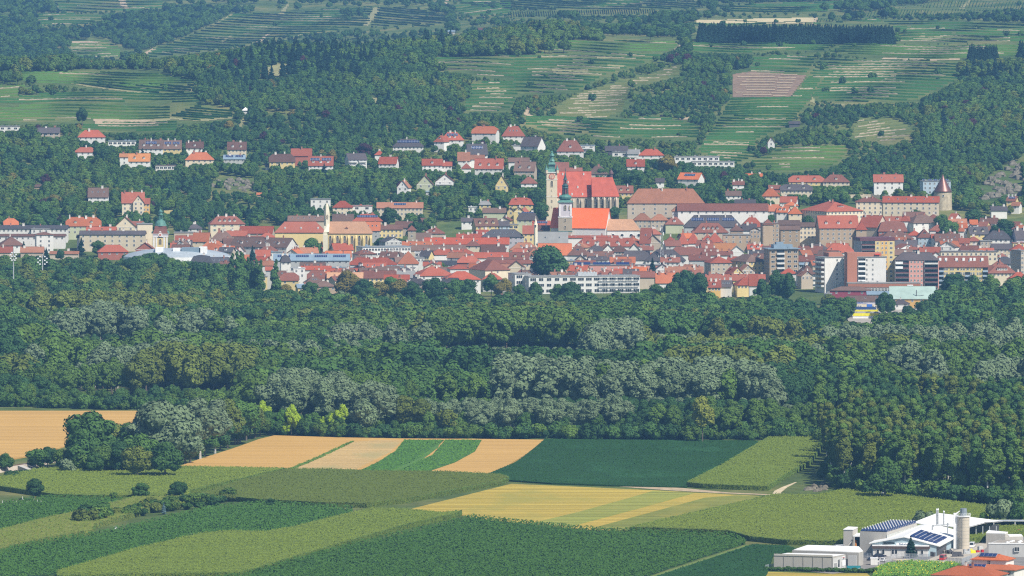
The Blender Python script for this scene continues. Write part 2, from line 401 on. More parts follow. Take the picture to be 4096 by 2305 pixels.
def inpoly(px, py, poly):
    px = np.asarray(px, float); py = np.asarray(py, float); r = np.zeros(px.shape, bool); n = len(poly); j = n - 1
    for i in range(n):
        xi, yi = poly[i]; xj, yj = poly[j]
        c = ((yi > py) != (yj > py)) & (px < (xj - xi) * (py - yi) / ((yj - yi) if yj != yi else 1e-9) + xi); r ^= c; j = i
    return r

# ------------------------------------------------------------------ ground and hills
m, t, b = nodes('grassland')
wv = mapv(t, 'World'); n1 = noise(t, .012, 5, wv); n2 = noise(t, .09, 4, wv); n3 = noise(t, .6, 3, wv)
g1 = ramp(t, n1.outputs[0], [(.3, (.05, .085, .025)), (.5, (.085, .12, .035)), (.68, (.16, .16, .06))])
g2 = ramp(t, n2.outputs[0], [(.35, (.7, .75, .7)), (.62, (1.15, 1.1, 1.0))])
c_ = mixc(t, 1.0, g1.outputs[0], g2.outputs[0], 'MULTIPLY')
pk = ramp(t, n3.outputs[0], [(.6, (0, 0, 0)), (.72, (1, 1, 1))])
c_ = mixc(t, mulf(t, pk.outputs[0], .3), c_, (.28, .22, .13)); L(t, c_, b.inputs['Base Color']); b.inputs['Roughness'].default_value = .95; b.inputs['Specular IOR Level'].default_value = .1
M_grass = m
M_hill = m.copy(); M_hill.name = 'dry_grassland'
for q in M_hill.node_tree.nodes:
    if q.type == 'VALTORGB' and len(q.color_ramp.elements) == 3:
        for e_, c in zip(q.color_ramp.elements, ((.05, .09, .026), (.095, .135, .038), (.19, .18, .07))): e_.color = (*c, 1)
yy = np.concatenate([[200, 900, 1800], np.arange(2400, 4000, 200), YG]); uu = UG
verts = []; 
for i, u in enumerate(uu):
    for Y in yy:
        z = 0.0 if Y < 4000 else ZG[i, np.searchsorted(YG, Y)]
        verts.append(((u - U0) / F * Y, Y, z))
nY = len(yy); faces = [(i*nY + j, (i+1)*nY + j, (i+1)*nY + j+1, i*nY + j+1) for i in range(len(uu)-1) for j in range(nY-1)]
jc = int(np.searchsorted(yy, 5000))
me = newmesh('ground', verts, [f for f in faces if (f[0] % nY) < jc], [M_grass], smooth=True); me.validate()
tag(ob('ground', me), kind='structure')
# skirt so the ground reaches far to the sides and back
hf = [f for f in faces if (f[0] % nY) >= jc]
me = newmesh('hills', verts, hf, [M_hill], smooth=True); tag(ob('hills', me), kind='structure')
sk = MB(); sk.add([(-14000, -3000, -9), (14000, -3000, -9), (14000, 20000, -9), (-14000, 20000, -9)], [(0, 1, 2, 3)]); o = sk.build('terrain', M_grass); tag(o, kind='structure')

# ------------------------------------------------------------------ fields of the plain
R3 = pz((0, 1080, 1.2578)); R4 = pz((2048, 1080, 1.2578)); R5 = pz((0, 1600, 1.84)); R6 = pz((3000, 1850, 2.3504)); R7 = pz((1400, 1700, 1.288)); RS = lambda x, y: (x, y)
def gpoly(rg_, pts): return [(xof(*(lambda q: (q[0], hit(q[0], q[1]), 0))(rg_(x, y))), hit(*rg_(x, y))) for x, y in pts]
def cropmat(name, c1, c2, ang=0.0, streak=.5, fine=.35, c3=None, fs=1.2):
    m, t, b = nodes(name)
    wv = mapv(t, 'World', (1, .22, 1)); n1 = noise(t, .03, 4, mapv(t, 'World', (.9, .35, 1), (0, 0, ang))); n2 = noise(t, fs, 3, wv, .7)
    st_ = noise(t, .12, 3, mapv(t, 'World', (.03, 1.2, 1), (0, 0, ang)))
    c_ = mixc(t, n1.outputs[0], c1, c2)
    s_ = ramp(t, st_.outputs[0], [(.35, (1 - .35 * streak,) * 3), (.65, (1 + .25 * streak,) * 3)])
    f_ = ramp(t, n2.outputs[0], [(.3, (1 - fine,) * 3), (.7, (1 + fine,) * 3)])
    c_ = mixc(t, 1.0, mixc(t, 1.0, c_, s_.outputs[0], 'MULTIPLY'), f_.outputs[0], 'MULTIPLY')
    if c3:
        n4 = noise(t, .05, 4, mapv(t, 'World', (.6, .25, 1), (0, 0, ang))); k_ = ramp(t, n4.outputs[0], [(.55, (0, 0, 0)), (.66, (1, 1, 1))]); c_ = mixc(t, mulf(t, k_.outputs[0], .6), c_, c3)
    L(t, c_, b.inputs['Base Color']); b.inputs['Roughness'].default_value = .9; b.inputs['Specular IOR Level'].default_value = .1
    return m
def field(name, label, poly, z, mat, kind='structure'):
    n = len(poly); v = [(x, y, -.5) for x, y in poly] + [(x, y, z) for x, y in poly]
    f = [tuple(range(n, 2 * n))] + [(i, (i+1) % n, n + (i+1) % n, n + i) for i in range(n)]
    a = sum(poly[i][0] * poly[(i+1) % n][1] - poly[(i+1) % n][0] * poly[i][1] for i in range(n))
    if a < 0: f = [tuple(reversed(q)) for q in f]
    return tag(ob(name, newmesh(name, v, f, [mat])), label, None, None, kind)
def polypts(poly, dens, rg=rng):
    xs = [p[0] for p in poly]; ys = [p[1] for p in poly]; A = (max(xs) - min(xs)) * (max(ys) - min(ys)); n = int(A * dens)
    X = rg.uniform(min(xs), max(xs), n); Y = rg.uniform(min(ys), max(ys), n); k_ = inpoly(X, Y, poly); return X[k_], Y[k_]
def crop_cards(name, label, poly, dens, z0, z1, size, mat, rows=None, edge=0):
    """standing crop: leaf cards, in rows (direction, spacing) or all over, denser down the edges"""
    if rows:
        ang, sp, per = rows; ca, sa = math.cos(ang), math.sin(ang)
        q = [(x * ca + y * sa, -x * sa + y * ca) for x, y in poly]; s0, s1 = min(p[0] for p in q), max(p[0] for p in q); t0, t1 = min(p[1] for p in q), max(p[1] for p in q)
        T = np.arange(t0, t1, sp); ns = int((s1 - s0) * per); Sx = rng.uniform(s0, s1, (len(T), ns)); Tx = T[:, None] + rng.normal(scale=.22, size=Sx.shape)
        Sx = Sx.ravel(); Tx = Tx.ravel(); k_ = inpoly(Sx, Tx, q); Sx = Sx[k_]; Tx = Tx[k_]; gap = np.sin(Sx * .9 + Tx * 13) + np.sin(Sx * .13 + Tx) < 1.75
        Sx = Sx[gap]; Tx = Tx[gap]; X = Sx * ca - Tx * sa; Y = Sx * sa + Tx * ca
        Z = rng.uniform(z0, z1, len(X))
    else:
        X, Y = polypts(poly, dens); Z = rng.uniform(z0, z1, len(X))
    if edge:
        ex, ey, ez = [], [], []
        for i in range(len(poly)):
            (xa, ya), (xb, yb) = poly[i], poly[(i+1) % len(poly)]; l = math.hypot(xb - xa, yb - ya); k2 = int(l * edge); f_ = rng.uniform(0, 1, k2)
            ex.append(xa + (xb - xa) * f_); ey.append(ya + (yb - ya) * f_); ez.append(rng.uniform(.1, z1, k2))
        X = np.concatenate([X] + ex); Y = np.concatenate([Y] + ey); Z = np.concatenate([Z] + ez)
    n = len(X); P = np.stack([X, Y, Z], 1); N = rng.normal(scale=.38, size=(n, 3)) + np.array([0, -.35, .85])
    o = ob(name, fastmesh(name, cards(P, N, size), n, [mat])); tag(o, label, None, None, 'stuff'); return o
WHEAT = cropmat('wheat', (.43, .26, .078), (.50, .31, .10), .35, .35, .1, fs=1.5)
MC2 = cropmat('lane_grass', (.10, .17, .035), (.16, .2, .06), .5, .3, .2)
STUB = cropmat('stubble', (.41, .28, .11), (.48, .34, .15), .35, .5, .15, (.3, .27, .12))
GOLD = cropmat('mown_gold', (.42, .30, .055), (.34, .28, .06), .5, .7, .12, (.25, .24, .055))
PALEG = cropmat('mown_pale_green', (.21, .24, .05), (.28, .27, .058), .5, .8, .1, (.34, .27, .06))
OLIVE = cropmat('mown_olive', (.16, .19, .038), (.21, .21, .046), .5, .8, .1, (.28, .24, .05))
SOY = cropmat('soy', (.015, .05, .012), (.023, .068, .017), .5, .35, .3, (.035, .11, .04))
GREEN = cropmat('beet', (.048, .118, .024), (.062, .14, .028), .5, .35, .2)
CORN = cropmat('maize', (.10, .145, .02), (.135, .175, .028), .35, .3, .35)
CORNL = foliage('maize_leaf', (.118, .165, .025), .15); CORND = foliage('maize_leaf_green', (.075, .13, .032), .15); VINE = foliage('vine_leaf', (.046, .112, .022), .2)
VSOIL = cropmat('vineyard_grass', (.022, .06, .016), (.04, .085, .022), .3, .4, .2)
SOYL = foliage('soy_leaf', (.02, .066, .017), .2); YEL = plain('sunflower_yellow', (.62, .5, .02), .8); SUNL = foliage('sunflower_leaf', (.1, .2, .03), .2)
EARTH = plain('bare_earth', (.4, .31, .2), .95, .1, 0, .25, .3)
wl = gpoly(R3, [(-150,714),(700,714),(740,770),(560,830),(400,870),(180,935),(0,968),(-150,990)])
field('field', 'ripe wheat field', wl, .55, WHEAT)
w2 = gpoly(R3, [(870,1005),(1010,955),(1160,908),(1240,880),(1300,858),(1380,838),(1700,848),(2040,854),(2400,856),(2740,860),(2650,930),(2560,985),(2430,1046),(2120,1040),(1800,1026),(1430,1018)])
field('field', 'ripe wheat field', w2, .55, WHEAT)
field('field', 'cut stubble', gpoly(R3, [(1445,1022),(1600,958),(1775,872),(1900,862),(2025,864),(1960,925),(1830,990),(1770,1024)]), .62, STUB)
crop_cards('grass', 'green weed strip between wheat fields', gpoly(R3, [(1425,1020),(1600,948),(1765,870),(1780,872),(1610,955),(1450,1022)]), 1.5, .5, 1.0, .9, FOL['m'])
for nm, pp in (('a', [(1790,1026),(1900,975),(1990,918),(2035,862),(2235,862),(2160,935),(1960,1028)]), ('b', [(1975,1028),(2175,938),(2240,862),(2424,862),(2390,920),(2290,975),(2110,1037)])):
    q = gpoly(R3, pp); field('field', 'green beet field', q, .7, GREEN)
    crop_cards('beet_rows', 'green leafy crop', q, .5, .7, .95, .6, FOL['w'])
field('field', 'grass lane', gpoly(R3, [(1945,1029),(2100,960),(2195,890),(2205,872),(2213,874),(2205,900),(2115,968),(1975,1029)]), .78, cropmat('lane_green', (.07, .16, .035), (.1, .19, .04), .5, .3, .2))
soy = gpoly(R4, [(-150,1044),(20,975),(110,905),(166,857),(600,862),(1060,864),(1275,868),(1160,935),(1010,1015),(885,1083),(880,1098),(500,1090),(200,1080),(-60,1062)])
field('field', 'dark soy field', soy, .7, SOY); crop_cards('soy_plants', 'dark green soy plants', soy, .6, .7, .95, .42, SOYL)
def corn(pp, reg, nm, lab, mat=CORN, leaf=CORNL, dens=.9, h=2.3):
    q = gpoly(reg, pp); field('field', lab, q, h - .25, mat); crop_cards(nm, lab, q, dens, h - .2, h + .28, .42, leaf)
    crop_cards('maize_edge', 'dark leafy edge of the ' + lab, q, 0, .1, h, .5, CORND, edge=9)
corn([(880,1092),(1060,1000),(1310,850),(1540,850),(1560,905),(1500,985),(1380,1050),(1290,1112),(1150,1108),(960,1100)], R4, 'maize', 'bright maize field beside the track')
corn([(-60,612),(0,596),(160,560),(300,535),(1270,520),(2100,535),(1750,620),(1400,700),(1390,735),(1000,738),(640,735),(400,728),(-60,660)], R5, 'maize', 'wide maize field below the wheat')
corn([(1410,738),(1760,626),(2110,540),(2400,540),(2800,555),(3300,560),(3680,580),(3745,600),(3690,630),(3500,665),(3000,760),(2700,795),(2400,790),(1900,765),(1700,745)], R5, 'maize', 'olive maize field with rounded corner', cropmat('maize_olive', (.084, .115, .018), (.108, .135, .024), .35, .25, .3), foliage('maize_leaf_olive', (.094, .13, .022), .15))
gold = gpoly(R7, [(290,440),(830,305),(1000,312),(1560,338),(2180,372),(2170,380),(1420,545),(1250,545),(1000,520),(900,510),(640,485),(600,470)])
field('field', 'mown golden field', gold, .12, GOLD)
field('field', 'mown pale green strips', gpoly(R7, [(920,512),(1180,450),(1450,375),(1560,342),(1780,352),(1500,430),(1130,528)]), .2, PALEG)
field('field', 'mown olive strips', gpoly(R7, [(1250,535),(1830,378),(1990,366),(2185,374),(1420,547)]), .28, OLIVE)
corn([(1440,552),(2190,380),(2400,385),(2560,350),(3300,440),(3600,490),(3600,560),(3000,640),(2700,632),(2500,625),(2250,620),(2060,600),(1950,570),(1700,560)], R7, 'maize', 'large maize field behind the works', cropmat('maize_big', (.10, .14, .02), (.135, .168, .026), .1, .3, .3))
def vines(reg, pp, lab, ang, dens=1.5):
    q = gpoly(reg, pp); field('field', lab, q, .15, VSOIL); crop_cards('vines', lab, q, 0, .4, 2.1, .6, VINE, rows=(ang, 2.9, 4.5), edge=3)
a_ = gpoly(R7, [(540, 779), (1260, 590)]); VA = math.atan2(a_[1][1] - a_[0][1], a_[1][0] - a_[0][0])
vines(R5, [(-60,790),(0,778),(380,728),(640,738),(900,745),(760,800),(600,840),(300,900),(0,985),(-60,1000)], 'vineyard left of the shrubs', VA)
corn([(-60,1005),(0,990),(300,910),(600,845),(1000,745),(1385,738),(1395,746),(1100,835),(700,950),(690,990),(400,1040),(130,1095),(0,1135),(-60,1145)], R5, 'maize', 'narrow maize strip between vineyards', cropmat('maize_yellow', (.145, .17, .033), (.18, .195, .042), .35, .3, .3), CORNL)
vines(R5, [(-60,1160),(0,1140),(130,1100),(400,1045),(700,1000),(1100,910),(1560,805),(1900,772),(2300,790),(2590,812),(2590,858),(2400,902),(2180,960),(1950,1000),(1850,1000),(1480,1012),(1000,1120),(420,1290),(-60,1330)], 'vineyard rows beside the garden', VA)
corn([(420,1297),(1000,1128),(1480,1018),(1700,996),(1860,1003),(1980,1000),(2180,965),(2400,908),(2590,862),(2750,830),(2900,832),(3250,862),(3400,850),(3350,875),(3000,950),(2576,1072),(1770,1310),(420,1330)], R5, 'maize', 'maize field with darker wavy band', CORN, CORNL)
vines(R7, [(-100,660),(0,628),(300,563),(640,484),(700,492),(1200,545),(1440,556),(1700,566),(1960,578),(2040,615),(1800,690),(1480,800),(1400,830),(-800,830),(-400,740)], 'large vineyard in front', VA)
field('field', 'grass headland', gpoly(R7, [(1520,790),(2045,618),(2065,620),(1550,790)]), .1, MC2)
sy2 = gpoly(R7, [(1570,790),(2075,622),(2260,630),(2300,645),(2180,680),(2150,770),(2130,800)]); field('field', 'dark soy field', sy2, .6, SOY); crop_cards('soy_plants', 'dark green soy plants', sy2, .7, .6, .9, .5, SOYL)
field('field', 'mown golden corner', gpoly(R6, [(-200,1090),(0,1052),(100,1030),(700,1048),(1100,1045),(1160,1100)]), .1, GOLD)
sf = gpoly(R6, [(1150,1090),(1185,1010),(1300,968),(1500,948),(1780,958),(1985,970),(1850,1015),(1700,1090)])
field('field', 'sunflower field', sf, .5, GREEN); crop_cards('sunflower_leaves', 'green leaves of the sunflower field', sf, 3.5, .6, 1.5, .5, SUNL); crop_cards('sunflower_heads', 'yellow flower heads of the sunflower field', sf, .22, 1.4, 1.7, .3, YEL)
field('lane', None, gpoly(R6, [(-1560,190),(-1100,215),(-600,245),(-200,285),(160,300),(160,308),(-300,290),(-800,262),(-1560,203)]), .1, EARTH)
field('path', None, gpoly(R6, [(150,306),(210,300),(230,270),(300,235),(420,190),(440,188),(350,235),(290,285),(280,312),(230,315)]), .12, plain('pale_track', (.5, .42, .28), .95, .1, 0, .2, .3))
# ------------------------------------------------------------------ terraced vineyards and dry slopes on the hills
H1 = pz((0, 0, 1.2578)); H2 = pz((2048, 0, 1.2578))
VR = {'g': foliage('hill_vine', (.038, .115, .024), .12), 'l': foliage('hill_vine_light', (.075, .16, .028), .12), 'o': foliage('hill_vine_olive', (.13, .16, .06), .12)}
WALL = plain('dry_stone', (.36, .30, .21), .95, .1, 0, .3, .5); DRY = plain('dry_grass', (.25, .24, .11), .95, .1, 0, .3, .15); SOILB = plain('brown_soil', (.22, .15, .10), .95, .1, 0, .3, .2)
OPEN = []
def strip_row(mb, pts, w, h, m, jit=.25):
    """ridge-shaped strip draped on the slope"""
    b = len(mb.v); n = len(pts)
    for (x, y, z) in pts:
        hh = h * random.uniform(1 - jit, 1 + jit * .6); e = random.uniform(-.15, .15)
        mb.v += [(x, y - w / 2, z - .3), (x, y - w * .35, z + hh * .85), (x + e, y, z + hh), (x, y + w / 2, z - .3)]
    for i in range(n - 1):
        a = b + 4 * i; c = a + 4
        for q in range(3): mb.f.append((a + q, c + q, c + q + 1, a + q + 1)); mb.m.append(m)
def plot(reg, pp, sp, slope, col, label, wallp=.35, ang=None, gap=.0, wob=3, base=None, h=1.6, ymin=5100, step=9):
    poly = [reg(*p) for p in pp]; OPEN.append(poly)
    us = [p[0] for p in poly]; vs_ = [p[1] for p in poly]; mb = MB(); wl_ = MB()
    sp = sp / 1.2578; ph = random.uniform(0, 6)
    if ang is None: ca, sa = math.cos(math.atan(slope)), math.sin(math.atan(slope))
    else: ca, sa = math.cos(R(ang)), math.sin(R(ang))
    q = [(u * ca + v * sa, -u * sa + v * ca) for u, v in poly]; s0, s1 = min(p[0] for p in q), max(p[0] for p in q); t0, t1 = min(p[1] for p in q), max(p[1] for p in q)
    T = t0 + sp * .5
    while T < t1:
        S_ = np.arange(s0, s1, step); w_ = wob * np.sin(S_ / 90 + ph + T / 40) * (0.4 if ang else 1)
        U_ = S_ * ca - (T + w_) * sa; V_ = S_ * sa + (T + w_) * ca; k_ = inpoly(U_, V_, poly); run = []; wall = random.random() < wallp + .15; off = random.random()
        brk = random.uniform(300, 900)
        for i in range(len(S_) + 1):
            ok = i < len(S_) and k_[i] and not (gap and (math.sin(S_[i] / brk * 6 + T) > 1 - gap * 2))
            if ok:
                g_ = ground(U_[i], V_[i], 0, ymin)
                if g_ is None or (run and abs(g_[1] - run[-1][1]) > 70): ok = False
                else: run.append(g_)
            if not ok:
                if len(run) > 1:
                    strip_row(mb, run, 1.3, h * random.uniform(.85, 1.1), 0)
                    if wall and len(run) > 4:
                        a_ = random.randrange(len(run) // 2); b_ = random.randrange(len(run) // 2 + 1, len(run)); strip_row(wl_, [(x, y - 1.5, z - .6) for x, y, z in run[a_:b_]], .7, 1.3, 0, .35)
                run = []
        T += sp * random.uniform(.85, 1.2)
    if mb.f: tag(mb.build('vineyard', VR[col]), label, None, None, 'stuff')
    if wl_.f: tag(wl_.build('terrace_walls', WALL), 'dry stone edges of the ' + label, None, None, 'stuff')
def drape(reg, pp, mat, label, name='slope', lift=.25, ymin=5100):
    """a sheet of other ground (earth, dry grass, path) lying on the slope"""
    poly = [reg(*p) for p in pp]; OPEN.append(poly)
    us = [p[0] for p in poly]; vs_ = [p[1] for p in poly]; mb = MB(); gd = {}
    du, dv = max(6, (max(us) - min(us)) / 60), max(3, (max(vs_) - min(vs_)) / 30)
    nu, nv = int((max(us) - min(us)) / du) + 1, int((max(vs_) - min(vs_)) / dv) + 1
    for i in range(nu):
        for j in range(nv):
            cu, cv = min(us) + (i + .5) * du, min(vs_) + (j + .5) * dv
            if not inpoly([cu], [cv], poly)[0]: continue
            q = []
            for a, c in ((0, 1), (1, 1), (1, 0), (0, 0)):
                k_ = (i + a, j + c)
                if k_ not in gd:
                    g_ = ground(min(us) + (i + a) * du, min(vs_) + (j + c) * dv, 0, ymin); gd[k_] = None
                    if g_: gd[k_] = len(mb.v); mb.v.append((g_[0], g_[1], g_[2] + lift))
                q.append(gd[k_])
            if None in q: continue
            ys = [mb.v[t_][1] for t_ in q]
            if max(ys) - min(ys) > 120: continue
            mb.f.append(tuple(q)); mb.m.append(0)
    if mb.f: tag(mb.build(name, mat, smooth=True), label, None, None, 'structure')
FAR = 7000
P_ = plot
P_(H1, [(230,-20),(830,-20),(820,50),(640,60),(330,70)], 13, .02, 'g', 'upper left terraces', .4, ymin=FAR, h=2)
P_(H1, [(160,70),(600,75),(420,130),(200,130)], 12, .0, 'g', 'small terraces beneath the left crest', .3, ymin=FAR, h=2)
P_(H1, [(880,215),(1170,75),(1500,60),(1870,95),(1850,130),(1520,180),(1290,215),(1240,235),(960,270),(700,300),(780,240)], 12, .03, 'g', 'broad terraces on the hill beyond the valley', .4, ymin=FAR, h=2)
P_(H1, [(1900,38),(2100,45),(2290,95),(2180,135),(1855,140)], 12, .1, 'g', 'curved terraces beyond the wood', .35, ymin=FAR, h=2)
P_(H1, [(1650,45),(1885,35),(1865,85),(1500,62)], 12, .0, 'g', 'upper middle terraces', .3, ymin=FAR, h=2)
P_(H1, [(310,205),(540,200),(600,240),(620,290),(400,290)], 15, .0, 'l', 'bright terraces in the valley', .6, ymin=FAR, h=2)
P_(H1, [(2240,30),(2576,10),(2576,85),(2330,80)], 13, -.1, 'g', 'crest terraces', .3, ymin=FAR, h=2)
P_(H1, [(-40,365),(700,365),(840,380),(980,410),(1000,428),(500,440),(-40,400)], 12, .02, 'l', 'ridge top vineyard left', .2)
P_(H1, [(-40,430),(230,440),(180,470),(-40,505)], 14, -.06, 'l', 'vineyard below the left ridge', .4)
P_(H1, [(250,470),(800,450),(1000,475),(1020,530),(790,510),(250,525),(-40,525),(-40,505)], 14, .0, 'g', 'left hillside vineyard with low walls', .5)
P_(H1, [(340,418),(980,430),(960,470),(700,470),(500,445)], 13, .12, 'g', 'vineyard above the sloping wall', .2)
P_(H1, [(-40,540),(400,530),(860,540),(860,600),(400,605),(-40,612)], 14, .01, 'l', 'lower left vineyard bands', .4)
P_(H1, [(980,535),(1180,560),(1180,592),(980,612),(840,588)], 11, .05, 'g', 'small plot by the hut', .5)
P_(H1, [(380,622),(900,612),(900,660),(380,662)], 13, .0, 'g', 'lowest left terraces', .5)
P_(H1, [(2040,295),(2250,290),(2600,280),(2585,330),(2605,360),(2590,400),(2420,380),(2200,345)], 16, .02, 'g', 'bright terraces left of the chapel path', .5)
P_(H1, [(2360,420),(2590,410),(2610,470),(2570,560),(2330,560)], 16, .02, 'g', 'terraces above the villa row', .6)
P_(H2, [(150,265),(240,205),(840,208),(830,240),(760,268)], 14, .03, 'l', 'terraces below the middle wood', .5)
P_(H2, [(0,290),(140,270),(760,272),(860,312),(690,310),(470,380),(320,465),(0,480)], 16, .02, 'g', 'wide central terraces', .55)
P_(H2, [(330,470),(700,375),(800,338),(880,330),(840,380),(600,440),(560,560),(470,600),(150,580)], 11, -.05, 'o', 'olive green stepped terraces', .75)
P_(H2, [(60,590),(330,595),(500,610),(450,640),(300,690),(60,625)], 13, .04, 'g', 'terraces above the white villas', .7)
P_(H2, [(330,600),(760,590),(960,640),(930,700),(600,690),(400,700)], 15, .02, 'g', 'faint terraces in the hollow', .4)
P_(H2, [(890,215),(935,207),(1660,222),(1560,258),(1350,250),(1180,268),(880,255)], 11, .02, 'g', 'flat vineyard beneath the spruce wood', .1)
P_(H2, [(1590,262),(1670,225),(2250,228),(2600,222),(2600,285),(2250,300),(1870,290)], 11, .01, 'l', 'bright plateau vineyard', .15)
P_(H2, [(1215,285),(1540,280),(1490,370),(1190,365)], 15, .0, 'g', 'terraces above the bare slope', .4)
P_(H2, [(1550,295),(2250,310),(2250,400),(2030,505),(1680,520),(1500,490),(1560,400),(1490,380)], 14, .015, 'g', 'large terraces right of the bare slope', .5)
P_(H2, [(1100,495),(1400,495),(1490,385),(1560,400),(1500,510),(1440,580),(1050,580)], 12, .0, 'g', 'terraces beneath the bare slope', .2)
P_(H2, [(1050,585),(1440,585),(1400,640),(1230,700),(1230,790),(1100,835),(930,760)], 13, .03, 'g', 'long stepped vineyard above the flat roofed villa', .3)
P_(H2, [(1360,740),(1700,740),(1640,830),(1400,870),(1150,840),(1250,795)], 16, .02, 'l', 'lower right vineyard', .5)
P_(H2, [(1740,600),(1940,600),(2050,680),(1900,720),(1700,690)], 13, -.1, 'o', 'stony terraces', 1.0)
P_(H2, [(-420,-30),(950,-20),(950,40),(760,50),(-90,50),(-260,20)], 10, .04, 'g', 'far plateau vineyards', .25, ymin=6800, h=2)
P_(H2, [(-20,58),(720,42),(725,70),(350,92),(-20,88)], 11, 0, 'g', 'far plot with rows running uphill', 0, ang=78, ymin=6800, h=1.6, step=4)
P_(H2, [(1000,28),(1700,10),(1780,25),(1560,60),(1100,70)], 11, .0, 'g', 'far plateau plots behind the pale field', .1, ymin=6800, h=2)
P_(H2, [(1540,92),(1800,60),(2070,20),(2180,5),(2400,-30),(2600,-30),(2600,50),(2200,80),(1900,85),(1530,114)], 14, 0, 'g', 'far right plots with rows running uphill', 0, ang=112, ymin=6700, h=1.7, step=4)
P_(H2, [(1850,100),(2600,120),(2600,215),(1935,215),(1930,150)], 13, .01, 'g', 'plots right of the spruce wood', .35, ymin=6400)
P_(H2, [(860,122),(1550,120),(1850,92),(1860,110),(1000,132)], 9, .0, 'g', 'narrow vineyard between pale field and spruces', .0, ymin=6500)
drape(H2, [(918,100),(1100,98),(1500,90),(1530,90),(1512,118),(1300,120),(928,120)], plain('cut_hay', (.50, .42, .24), .95, .1, 0, .12, .1), 'pale mown hay field on the plateau', ymin=6500)
drape(H2, [(1110,375),(1200,362),(1480,380),(1470,400),(1400,490),(1110,490)], SOILB, 'bare brown cleared slope', ymin=5200)
for i in range(9):
    v = 375 + i * 13; x0 = 1115 + random.uniform(0, 60); x1 = 1450 - i * 7
    drape(H2, [(x0, v), (x1, v + 3), (x1 - 15, v + 6), (x0 + 30, v + 5)], EARTH, 'pale earth bank on the bare slope', lift=.6, ymin=5200)
for reg, pp in ((H2, [(810,262),(830,235),(865,215),(895,208),(860,245),(835,268)]), (H2, [(225,225),(250,205),(290,208),(250,232)]), (H2, [(60,575),(75,545),(100,530),(85,570),(110,590),(80,588)]),
    (H2, [(1500,515),(1510,490),(1525,500),(1520,520),(1580,528),(1680,522),(1670,535),(1560,532)]), (H2, [(840,595),(930,592),(930,600),(840,603)]), (H2, [(1870,292),(2150,300),(2250,295),(2250,303),(2100,306),(1860,298)]),
    (H1, [(1275,375),(1390,320),(1480,328),(1460,365),(1380,390),(1290,390)]), (H1, [(880,448),(1000,450),(1110,462),(1100,470),(960,462)]), (H1, [(350,420),(450,428),(650,455),(760,468),(760,474),(640,464),(440,438)]),
    (H1, [(800,588),(980,600),(1172,590),(1172,597),(1020,612),(870,603),(730,628),(720,624)]), (H1, [(470,600),(800,605),(780,625),(480,628)]), (H1, [(1190,640),(1235,580),(1250,582),(1215,640),(1180,650)]),
    (H1, [(1840,490),(1950,495),(1940,525),(1850,515)]), (H2, [(200,350),(380,360),(380,378),(210,370)]), (H2, [(420,285),(560,288),(560,298),(430,297)]), (H2, [(480,320),(570,330),(560,345),(480,338)])):
    drape(reg, pp, DRY if random.random() < .6 else EARTH, 'dry pale bank on the slope')
for reg, pp in ((H1, [(215,0),(240,-10),(242,35),(228,44),(236,20)]), (H1, [(718,272),(780,238),(785,250),(740,275)]), (H1, [(1060,132),(1170,68),(1175,74),(1075,135)]), (H1, [(1100,215),(1160,178),(1168,184),(1120,218)]), (H1, [(1290,212),(1350,168),(1356,172),(1310,214)]),
    (H1, [(1455,208),(1525,165),(1530,170),(1475,210)]), (H1, [(1830,130),(1880,40),(1915,35),(1895,75),(1850,132)]), (H1, [(1400,75),(1445,20),(1455,22),(1425,80)]), (H1, [(595,0),(625,-5),(650,45),(610,40)]), (H1, [(2235,20),(2245,-10),(2256,-8),(2250,24)]),
    (H1, [(310,212),(470,205),(520,208),(480,216),(330,220)]), (H1, [(350,243),(500,236),(500,241),(360,248)]), (H2, [(1508,120),(1525,92),(1538,90),(1528,122)]), (H2, [(2040,200),(2060,170),(2075,168),(2080,190),(2165,180),(2165,198),(2050,203)]), (H2, [(2250,45),(2300,0),(2310,0),(2275,47)])):
    drape(reg, pp, DRY if random.random() < .5 else EARTH, 'pale track or bank on the far hill', ymin=6500)
# meadow gaps that stay free of wood (no rows)
for reg, pp in ((H2, [(905,120),(1900,105),(1945,215),(1500,222),(900,212)]), (H1, [(-40,350),(700,350),(900,372),(640,372)]), (H1, [(0,500),(980,520),(1180,550),(1000,620),(0,620)]), (H1, [(520,250),(620,240),(640,300),(520,300)]), (H2, [(1240,330),(1480,330),(1480,372),(1240,372)]), (H2, [(1270,620),(1360,600),(1420,640),(1300,680)])): OPEN.append([reg(*p) for p in pp])
# ------------------------------------------------------------------ buildings
WC = {'w': (.76,.75,.72), 'c': (.70,.61,.45), 'y': (.72,.58,.27), 'b': (.54,.46,.36), 'g': (.46,.47,.46), 'p': (.72,.36,.30), 'o': (.66,.42,.14), 'l': (.56,.53,.57), 't': (.43,.33,.23), 'n': (.50,.53,.36), 's': (.38,.33,.25), 'u': (.42,.52,.60), 'r': (.42,.15,.10), 'k': (.10,.10,.11), 'm': (.33,.07,.10)}
RC = {'r': (.45,.095,.042), 'o': (.58,.16,.05), 't': (.42,.18,.095), 'b': (.27,.10,.065), 'n': (.19,.12,.09), 'p': (.17,.085,.06), 'd': (.085,.085,.095), 'g': (.23,.23,.22), 'm': (.20,.27,.33), 'v': (.33,.43,.38), 'l': (.60,.34,.19), 'w': (.74,.74,.73), 'x': (.66,.27,.08)}
for k_, c in WC.items(): plaster('wall_' + k_, c)
for k_, c in RC.items():
    if k_ in 'gmvw': plain('roof_' + k_, c, .5, .4, 0, .12, .2)
    else: tiles('roof_' + k_, c)
plain('roof_e', (.44, .10, .058), .75, .2, 0, .14, .3); plain('roof_f', (.74, .15, .04), .75, .2, 0, .08, .3)
WM = lambda k_: MC['wall_' + k_]
RM = lambda k_: MC['roof_' + k_]
